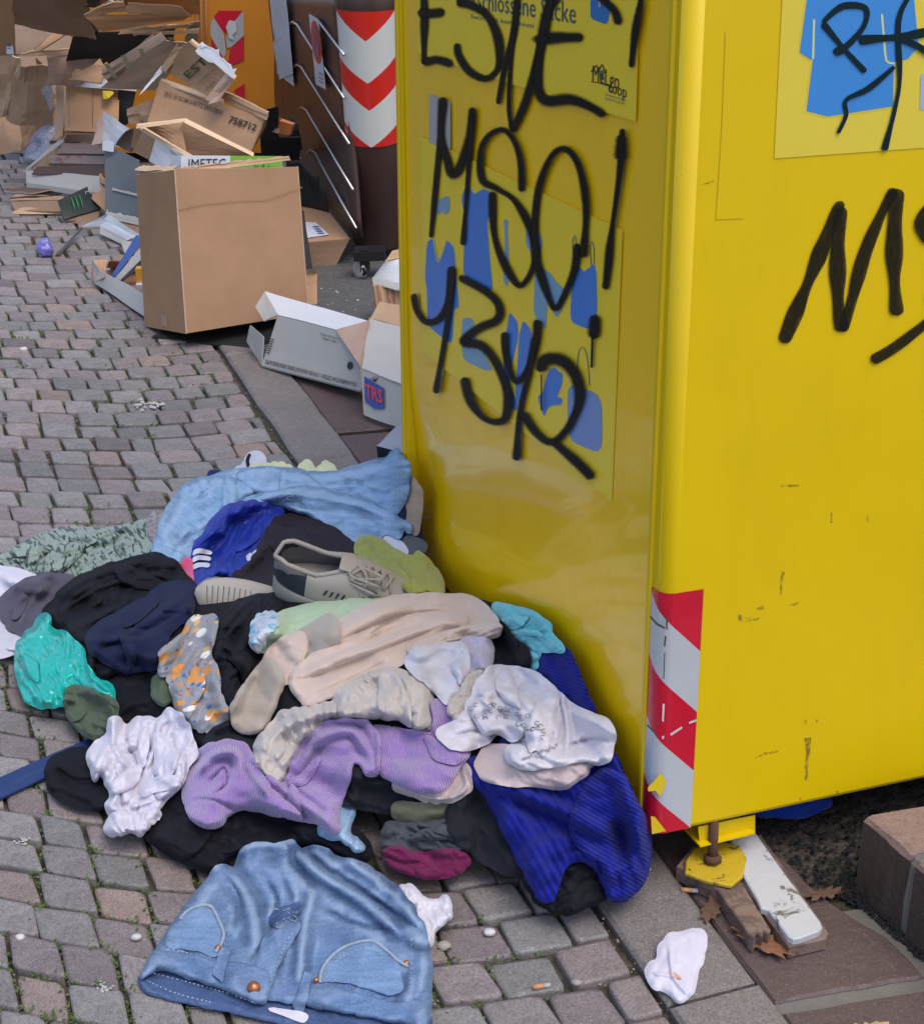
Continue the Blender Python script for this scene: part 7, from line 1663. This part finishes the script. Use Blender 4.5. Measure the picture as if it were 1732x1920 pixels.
garment('lilac_white_top', [(855, 1240), (860, 1205), (885, 1196), (915, 1202), (922, 1225), (912, 1255), (880, 1262), (862, 1258)], fabric('lilac_white_knit', (.50, .46, .58), weave=.5), 'pale lilac white knit behind the white towel corner', 'top', H=.024, Rr=14, fold=(70, 40, .003))
garment('ivory_shirt', [(476, 1425), (480, 1398), (498, 1370), (530, 1335), (575, 1328), (620, 1318), (640, 1290), (680, 1268), (725, 1256), (765, 1262), (800, 1282), (812, 1310), (818, 1340), (806, 1372), (780, 1368), (755, 1350), (700, 1345), (640, 1345), (600, 1362), (565, 1392), (548, 1425), (535, 1460), (515, 1472), (500, 1455), (480, 1440)], F_ivory, 'ivory cotton garment gathered in small folds above the lilac sweater', 'shirt', H=.030, Rr=20, fold=(72, 26, .012), excess=.14, ridges=[([(500, 1400), (540, 1360), (620, 1335), (700, 1340)], 10, .010)], flaps=4)
garment('cream_frill', [(738, 1470), (760, 1440), (820, 1425), (868, 1430), (880, 1455), (878, 1482), (850, 1500), (815, 1503), (775, 1492), (742, 1482)], F_cream, 'pinkish cream frilled hem showing below the lilac sweater', 'blouse', H=.016, Rr=10, fold=(60, 30, .004), ridges=[([(745, 1474), (780, 1488), (815, 1498), (850, 1494), (874, 1476), (866, 1440)], 4, .005)])
ls = root('lilac_sweater', 600, 1450, 'lilac ribbed knit sweater twisted across the front of the heap', 'sweater')
cloth('shoulder', [(700, 1365), (760, 1370), (805, 1376), (816, 1345), (812, 1318), (830, 1312), (858, 1335), (884, 1360), (884, 1400), (870, 1425), (850, 1450), (830, 1478), (795, 1486), (750, 1470), (715, 1452), (700, 1430), (690, 1395)], F_lilac, H=.034, Rr=22, roll=.75, lay=.005, flaps=1, fold=(12, 60, .006), parent=ls, excess=.04, uvrot=-20)
cloth('body', [(500, 1460), (535, 1470), (550, 1430), (570, 1395), (605, 1362), (650, 1350), (690, 1356), (708, 1385), (710, 1420), (706, 1450), (690, 1452), (678, 1430), (662, 1430), (655, 1462), (640, 1500), (632, 1530), (638, 1552), (622, 1562), (600, 1548), (585, 1540), (540, 1530), (500, 1512), (480, 1490)], F_lilac, H=.046, Rr=26, roll=.75, lay=.006, flaps=2, fold=(-55, 70, .006), parent=ls, excess=.04, ridges=[([(560, 1440), (600, 1385), (660, 1372), (690, 1420)], 10, .016), ([(520, 1470), (570, 1510), (620, 1545)], 9, .010), ([(700, 1370), (704, 1450)], 7, -.010)], uvrot=35)
cloth('sleeve', [(348, 1510), (344, 1470), (352, 1432), (378, 1404), (415, 1390), (452, 1394), (474, 1415), (480, 1440), (500, 1468), (530, 1500), (560, 1528), (530, 1530), (480, 1520), (440, 1520), (412, 1545), (390, 1552), (366, 1540)], F_lilac, H=.048, Rr=26, roll=.75, lay=.006, fold=(40, 60, .006), parent=ls, excess=.04, ridges=[([(370, 1450), (400, 1418), (440, 1412), (450, 1450)], 9, .014), ([(395, 1465), (420, 1440), (425, 1470), (398, 1490)], 6, -.016), ([(360, 1500), (400, 1500), (440, 1520)], 7, -.010), ([(460, 1430), (500, 1490)], 7, .010)], uvrot=-35)
garment('white_towel_corner', [(762, 1245), (770, 1222), (800, 1214), (840, 1206), (868, 1208), (876, 1230), (874, 1262), (862, 1290), (842, 1316), (826, 1306), (800, 1282), (775, 1262)], fabric('white_terry_b', (.60, .60, .68), weave=.7), 'white terry towel corner on top of the heap beside the drawstring', 'towel', H=.030, Rr=16, fold=(60, 44, .005), excess=.04, ridges=[([(800, 1262), (850, 1240), (872, 1220)], 7, -.006), ([(775, 1250), (805, 1270)], 8, .006)], flaps=1)
garment('ivory_strap_top', [(862, 1300), (880, 1268), (915, 1262), (925, 1290), (890, 1330), (862, 1350), (840, 1330)], F_ivory, 'ivory straps between the towel corner and the embroidered blouse', 'top', H=.014, Rr=10, fold=(-40, 14, .006))
eb = root('embroidered_blouse', 990, 1370, 'white blouse with embroidered flowers on the right side of the heap', 'blouse')
cloth('lining', [(892, 1440), (905, 1405), (950, 1400), (1050, 1420), (1108, 1425), (1095, 1455), (1055, 1478), (1010, 1474), (950, 1470), (912, 1462)], F_cream, H=.020, Rr=14, lay=.004, fold=(15, 26, .006), parent=eb)
cloth('body', [(820, 1370), (845, 1358), (865, 1345), (885, 1305), (905, 1268), (925, 1250), (985, 1256), (1020, 1275), (1048, 1300), (1075, 1325), (1110, 1338), (1140, 1352), (1150, 1378), (1146, 1412), (1125, 1432), (1085, 1425), (1030, 1438), (980, 1440), (950, 1420), (962, 1385), (935, 1375), (905, 1395), (870, 1405), (835, 1395)], F_white2, H=.040, Rr=26, lay=.006, flaps=4, fold=(25, 50, .010), parent=eb, excess=.08, ridges=[([(900, 1372), (960, 1360), (1020, 1385), (1040, 1400)], 9, .010), ([(1050, 1310), (1065, 1370), (1060, 1420)], 8, .008), ([(1045, 1300), (1056, 1360), (1040, 1410)], 7, -.014), ([(900, 1300), (960, 1290), (1030, 1320)], 8, -.007), ([(850, 1380), (900, 1370), (950, 1385), (990, 1400)], 7, -.016), ([(1060, 1400), (1110, 1385), (1145, 1390)], 7, -.012), ([(1000, 1390), (1030, 1360), (1036, 1320)], 6, -.008), ([(940, 1380), (990, 1392), (1035, 1385)], 7, -.010)])
M_emb = plain('embroidery_thread', (.30, .30, .42), .8, var=.4, scale=200, bumps=0)
rg_ = np.random.default_rng(8)
for k in range(34):
    t = k/33; u_ = 890+t*130+rg_.normal(0, 5); v_ = 1338-18*math.sin(t*3.1)+t*38+rg_.normal(0, 7); a0 = rg_.uniform(0, 3)
    L = [(u_+5*math.cos(a0+q), v_+4*math.sin(a0+q)) for q in (0, 1.4, 2.8, 4.2)]; seam('embroidery', L, .0006, M_emb, eb, lift=.001)
for k in range(14):
    t = k/13; u_ = 978+t*62; v_ = 1425-t*24+rg_.normal(0, 2); seam('embroidery', [(u_, v_), (u_+3, v_-4), (u_+5, v_+1)], .0006, M_emb, eb, lift=.001)
# ---------------- white blouse, rags
wb = root('white_blouse', 270, 1440, 'thin white frilled blouse lying on the cobbles at the lower left of the heap', 'blouse')
cloth('body', [(168, 1412), (180, 1392), (200, 1378), (206, 1352), (222, 1346), (238, 1362), (262, 1345), (300, 1348), (318, 1332), (345, 1350), (362, 1388), (367, 1420), (350, 1440), (340, 1470), (310, 1500), (285, 1530), (262, 1562), (245, 1556), (228, 1562), (205, 1556), (212, 1535), (200, 1510), (208, 1490), (190, 1450), (178, 1462), (172, 1440)], F_white, H=.036, Rr=20, lay=.004, flaps=5, fold=(-62, 30, .012), parent=wb, excess=.14, ridges=[([(215, 1365), (215, 1400), (240, 1440)], 7, .009), ([(300, 1350), (290, 1400), (270, 1450)], 8, .012), ([(265, 1390), (285, 1410)], 9, -.014), ([(232, 1350), (240, 1400), (262, 1440), (250, 1500)], 8, -.016), ([(195, 1400), (215, 1440), (228, 1490)], 6, -.010), ([(320, 1370), (325, 1420), (300, 1480)], 7, -.012), ([(250, 1470), (262, 1500), (250, 1540)], 5, -.010), ([(225, 1480), (232, 1530)], 5, -.010), ([(205, 1520), (240, 1515), (290, 1500)], 5, .007)])
cloth('frill', [(200, 1560), (204, 1535), (225, 1522), (262, 1530), (290, 1515), (298, 1530), (275, 1550), (262, 1566), (242, 1556), (226, 1566)], F_white, H=.012, Rr=8, lay=.003, fold=(80, 14, .008), parent=wb, excess=.15)
garment('white_rag', [(738, 1700), (748, 1668), (770, 1662), (790, 1680), (812, 1690), (836, 1682), (845, 1700), (840, 1725), (820, 1740), (805, 1772), (780, 1768), (760, 1740)], F_white2, 'crumpled white rag at the right side of the blue denim', 'rag', H=.018, Rr=12, fold=(60, 22, .010), excess=.14, flaps=2)
ws = garment('white_sock', [(1212, 1822), (1220, 1805), (1234, 1796), (1238, 1768), (1262, 1752), (1300, 1744), (1320, 1752), (1318, 1790), (1304, 1830), (1298, 1862), (1274, 1878), (1252, 1862), (1222, 1845)], F_white, 'white sock with a small orange stain lying alone on the kerb', 'sock', H=.016, Rr=16, fold=(70, 46, .003), excess=.04, ridges=[([(1255, 1775), (1262, 1830), (1290, 1865)], 4, .004), ([(1225, 1825), (1260, 1830)], 4, .003)], smooth=True)
patch('orange_stain', [(1256, 1824), (1266, 1824), (1276, 1835), (1268, 1834), (1258, 1830)], fabric('stain_orange', (.62, .34, .24)), ws, lift=-.0012)
# ---------------- blue denim in front
dj = root('blue_denim_shorts', 540, 1760, 'faded blue denim shorts with frayed pockets lying on the cobbles in the foreground', 'denim shorts')
cloth('waist_inside', [(265, 1836), (285, 1815), (330, 1815), (420, 1845), (520, 1870), (640, 1895), (760, 1905), (800, 1900), (790, 1960), (700, 1950), (600, 1935), (480, 1905), (380, 1885), (300, 1868), (272, 1855)], F_djin, H=.008, Rr=14, lay=.003, fold=(12, 60, .002), parent=dj, excess=.0)
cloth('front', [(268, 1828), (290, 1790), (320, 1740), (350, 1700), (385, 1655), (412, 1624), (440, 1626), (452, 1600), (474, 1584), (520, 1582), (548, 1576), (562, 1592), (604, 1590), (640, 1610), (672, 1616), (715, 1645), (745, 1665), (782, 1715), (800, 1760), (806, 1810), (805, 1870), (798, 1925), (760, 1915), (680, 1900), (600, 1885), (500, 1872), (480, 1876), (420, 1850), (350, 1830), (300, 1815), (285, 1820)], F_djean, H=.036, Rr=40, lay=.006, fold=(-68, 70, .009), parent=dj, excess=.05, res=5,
      ridges=[([(430, 1640), (470, 1700), (480, 1780)], 14, .010), ([(545, 1590), (600, 1640), (680, 1690), (760, 1760)], 11, .012), ([(530, 1640), (550, 1700), (540, 1740), (520, 1830)], 10, -.008), ([(590, 1660), (570, 1740), (560, 1840)], 10, .008), ([(640, 1610), (720, 1660), (780, 1730)], 10, .007), ([(545, 1572), (552, 1612), (572, 1640), (592, 1668)], 12, -.030), ([(560, 1575), (610, 1630), (660, 1660), (790, 1745)], 8, -.016), ([(420, 1640), (450, 1680), (440, 1740)], 8, -.012), ([(600, 1700), (660, 1730), (740, 1745)], 9, -.010), ([(500, 1650), (520, 1690), (500, 1760), (470, 1800)], 8, -.012)], uvrot=15)
cloth('fly', [(468, 1868), (478, 1820), (500, 1760), (530, 1736), (560, 1732), (545, 1765), (520, 1810), (505, 1850), (492, 1876)], F_djean, H=.006, Rr=10, lay=.0015, fold=(-62, 30, .002), parent=dj, excess=.01)
cloth('left_pocket', [(312, 1768), (338, 1725), (365, 1708), (395, 1700), (408, 1725), (418, 1755), (404, 1788), (380, 1782), (340, 1776)], fabric('pocket_denim', (.10, .175, .30), (.08, .145, .26), kind='denim', wear=.2), H=.004, Rr=12, lay=.001, fold=(0, 60, .001), parent=dj, excess=.0)
cloth('right_pocket', [(604, 1838), (612, 1810), (645, 1780), (690, 1768), (712, 1775), (740, 1800), (752, 1845), (735, 1862), (690, 1850), (640, 1836)], fabric('pocket_denim_b', (.10, .175, .30), (.08, .145, .26), kind='denim', wear=.2), H=.004, Rr=12, lay=.001, fold=(0, 60, .001), parent=dj, excess=.0)
F_fray = plain('frayed_denim_edge', (.38, .46, .55), .9, var=.3, scale=200, bumps=.3)
for L in ([(338, 1724), (352, 1708), (378, 1697), (398, 1702), (412, 1730), (420, 1752), (414, 1772), (404, 1785)], [(600, 1842), (604, 1818), (625, 1790), (655, 1772), (695, 1764), (720, 1778), (745, 1800), (765, 1812)]):
    seam('frayed_pocket_edge', L, .0028, F_fray, dj, lift=.0016)
for L in ([(420, 1712+5), (430, 1745), (418, 1775)], [(612, 1846), (617, 1820), (640, 1795), (690, 1777), (718, 1790)], [(500, 1868), (520, 1810), (538, 1765), (552, 1745)], [(296, 1775), (345, 1785), (400, 1796)], [(600, 1856), (680, 1868), (760, 1890)], [(770, 1740), (772, 1800), (766, 1860)], [(276, 1838), (330, 1862), (400, 1880)], [(278, 1822), (340, 1838), (420, 1860), (480, 1880), (496, 1874)]):
    seam('stitching', L, .0008, F_thread, dj, lift=.0008, dash=2)
cloth('waistband', [(268, 1832), (288, 1790), (310, 1786), (400, 1800), (470, 1812), (500, 1826), (500, 1870), (488, 1878), (430, 1856), (360, 1832), (300, 1812), (284, 1818)], F_djean, H=.006, Rr=9, lay=.0012, fold=(12, 60, .002), parent=dj, excess=.01, uvrot=15)
cloth('waistband', [(560, 1872), (590, 1852), (660, 1862), (740, 1884), (790, 1880), (800, 1925), (770, 1920), (680, 1902), (600, 1888)], F_djean, H=.006, Rr=9, lay=.0012, fold=(12, 60, .002), parent=dj, excess=.01, uvrot=15)
for L in ([(398, 1826), (414, 1776), (433, 1782), (416, 1842)], [(548, 1885), (572, 1822), (586, 1826), (570, 1896), (554, 1896)]):
    patch('belt_loop', L, F_djean, dj, lift=.003, smooth=False)
patch('size_label', [(505, 1895), (512, 1888), (575, 1900), (568, 1918), (540, 1908)], F_white2, dj, lift=.001)
def rivet(u, v, r, mat, nm):
    p = onheap(np.array(float(u)), np.array(float(v)), .003); tube(nm, [p, p+(CAM-p)/np.linalg.norm(CAM-p)*.0025], r, mat, dj, 14)
rivet(476, 1852, .0095, F_copper, 'button'); rivet(409, 1777, .0045, F_copper, 'rivet'); rivet(593, 1838, .0045, F_copper, 'rivet'); rivet(762, 1806, .0045, F_copper, 'rivet')
patch('worn_patch', [(505, 1722), (520, 1702), (545, 1696), (562, 1690), (566, 1706), (552, 1722), (530, 1740), (510, 1736)], F_djin, dj, lift=.0004)
for k in range(18):
    a0 = (510+rg_.uniform(0, 48), 1705+rg_.uniform(-6, 28)); seam('frayed_threads', [a0, (a0[0]+rg_.uniform(-7, 9), a0[1]+rg_.uniform(-7, 7))], .0007, F_thread, dj, lift=.002)

# ================================================================== SMALL LITTER
def leaf(name, u, v, size, rot, mat, label, lobes=5, z=.006):
    c = G(u, v, z); pts = [(0, 0)]; n = 26; vs = [c+np.array([0, 0, .004])]
    for k in range(n):
        a = 2*math.pi*k/n; r = size*(.36+.16*abs(math.cos(a))**2)*(1+.26*math.sin(a*lobes*2)); x, y = r*math.cos(a)*1.5, r*math.sin(a)*.8
        cr, sr = math.cos(rot), math.sin(rot); vs.append(c+np.array([x*cr-y*sr, x*sr+y*cr, rng.uniform(.0, .007)]))
    o = mesh_obj(name, vs, [(0, 1+k, 1+(k+1) % n) for k in range(n)], mat, None, smooth=True); meta(o, label, 'leaf'); return o
M_lf = plain('dry_leaf', (.30, .13, .065), .75, var=.35, scale=90, bumps=.3, bs=150); M_lf2 = plain('dull_leaf', (.16, .085, .055), .8, var=.35, scale=90, bumps=.3, bs=150); M_lf3 = plain('yellow_leaf', (.52, .40, .20), .7, var=.25, scale=90, bumps=.2)
leaf('oak_leaf', 1428, 1768, .062, -.75, M_lf, 'orange brown lobed oak leaf beside the end of the white board')
leaf('oak_leaf', 1334, 1706, .045, 1.1, M_lf2, 'dull brown leaf on the kerb left of the bare board'); leaf('oak_leaf', 1540, 1678, .042, .3, M_lf2, 'flat brownish leaf on the purple slab right of the white board', z=.003)
leaf('oak_leaf', 1690, 1672, .030, 1.4, M_lf, 'small reddish leaf at the foot of the stone step', z=.004); yl = leaf('yellow_leaf', 1625, 1936, .050, .2, M_lf3, 'pale yellow leaf at the bottom edge of the photograph', 7)
def butt(u, v, rot, L=.026, mat=None, label='', z=.008):
    c = G(u, v, z); d = np.array([math.cos(rot), math.sin(rot), 0])*L/2; r = empty('cigarette_butt', c, label, 'cigarette butt', 'cigarette butts on the ground'); tube('filter', [c-d, c+d*.2], .0038, M_but, r, 8); tube('paper_end', [c+d*.2, c+d], .0037, C_WG, r, 8)
M_but = plain('filter_orange', (.55, .27, .13), .8, bumps=.1)
butt(1292, 1669, -.1, label='cigarette butt on the kerb beside the yellow foot plate'); butt(1015, 1849, .2, label='cigarette butt in a joint of the cobbles below the royal blue sweater', z=.004); butt(1010, 1600, .2, label='cigarette butt hidden at the edge of the royal blue sweater', z=.004) if False else None
def pebble(u, v, r, mat, label):
    o = blob('pebble', G(u, v, r*.5), r, mat, None, seed=int(u), amp=.15, sub=2, squash=(1.2, 1, .7)); meta(o, label, 'pebble', 'small stones on the cobbles')
M_pb = plain('white_pebble', (.60, .58, .56), .5, bumps=.1); M_pb2 = plain('grey_pebble', (.33, .30, .27), .6, bumps=.2)
pebble(917, 1748, .008, M_pb, 'round white pebble right of the white rag'); pebble(832, 1773, .009, M_pb2, 'grey oval pebble below the white rag'); pebble(1080, 1842, .007, M_pb2, 'grey pebble in the joint by the lower cobbles'); pebble(39, 1757-0, .0065, M_pb, 'pale pebble among weeds at the lower left'); pebble(256, 1757, .0065, M_pb, 'pale pebble in the joint left of the denim shorts')
pebble(797, 1902, .008, M_pb, 'white pebble at the right hem of the denim shorts')
pebble(45, 655, .010, M_pb, 'pale crumb on the cobbles at the upper left')
def crumbs(name, u, v, n, spread, mat, label, s=.006):
    c = G(u, v, .004); pts = [(c[0]+rng.normal(0, spread), c[1]+rng.normal(0, spread*.7), .004) for _ in range(n)]; o = rockmesh(name, pts, rng.uniform(s*.5, s, n), mat, seed=n+int(u)); meta(o, label, 'droppings', kind='stuff')
M_guano = plain('white_splash', (.52, .49, .47), .9, var=.2, bumps=.2)
crumbs('white_crumbs', 275, 760, 26, .022, M_guano, 'crushed white crumbs on the reddish cobbles in the middle left', .010); crumbs('pale_crumbs', 42, 1577, 14, .006, M_guano, 'pale specks on a cobble at the lower left', .004); crumbs('paper_crumbs', 196, 1852, 16, .008, M_guano, 'pale crumbs on a cobble left of the denim shorts', .004)
crumbs('kerb_crumbs', 503, 738, 8, .012, M_guano, 'white crumbs on the kerb below the long white carton', .005)
gv_ = [G(u_, v_, .004) for u_, v_ in zip(rng.uniform(600, 740, 60), rng.uniform(540, 640, 60))]; rk = rockmesh('road_grit', gv_, rng.uniform(.002, .006, 60), M_guano, seed=2); meta(rk, 'pale grit on the asphalt between the cartons and the bin', 'grit', kind='stuff')
bcl = G(1480, 1540, .02); bo = blob('blue_bundle', bcl+np.array([-.02, .06, .01]), .06, fabric('deep_blue_cloth', (.008, .04, .30)), seed=12, amp=.2, squash=(1.5, .8, .6)); meta(bo, 'bright blue cloth bundle under the front edge of the yellow bin', 'cloth')
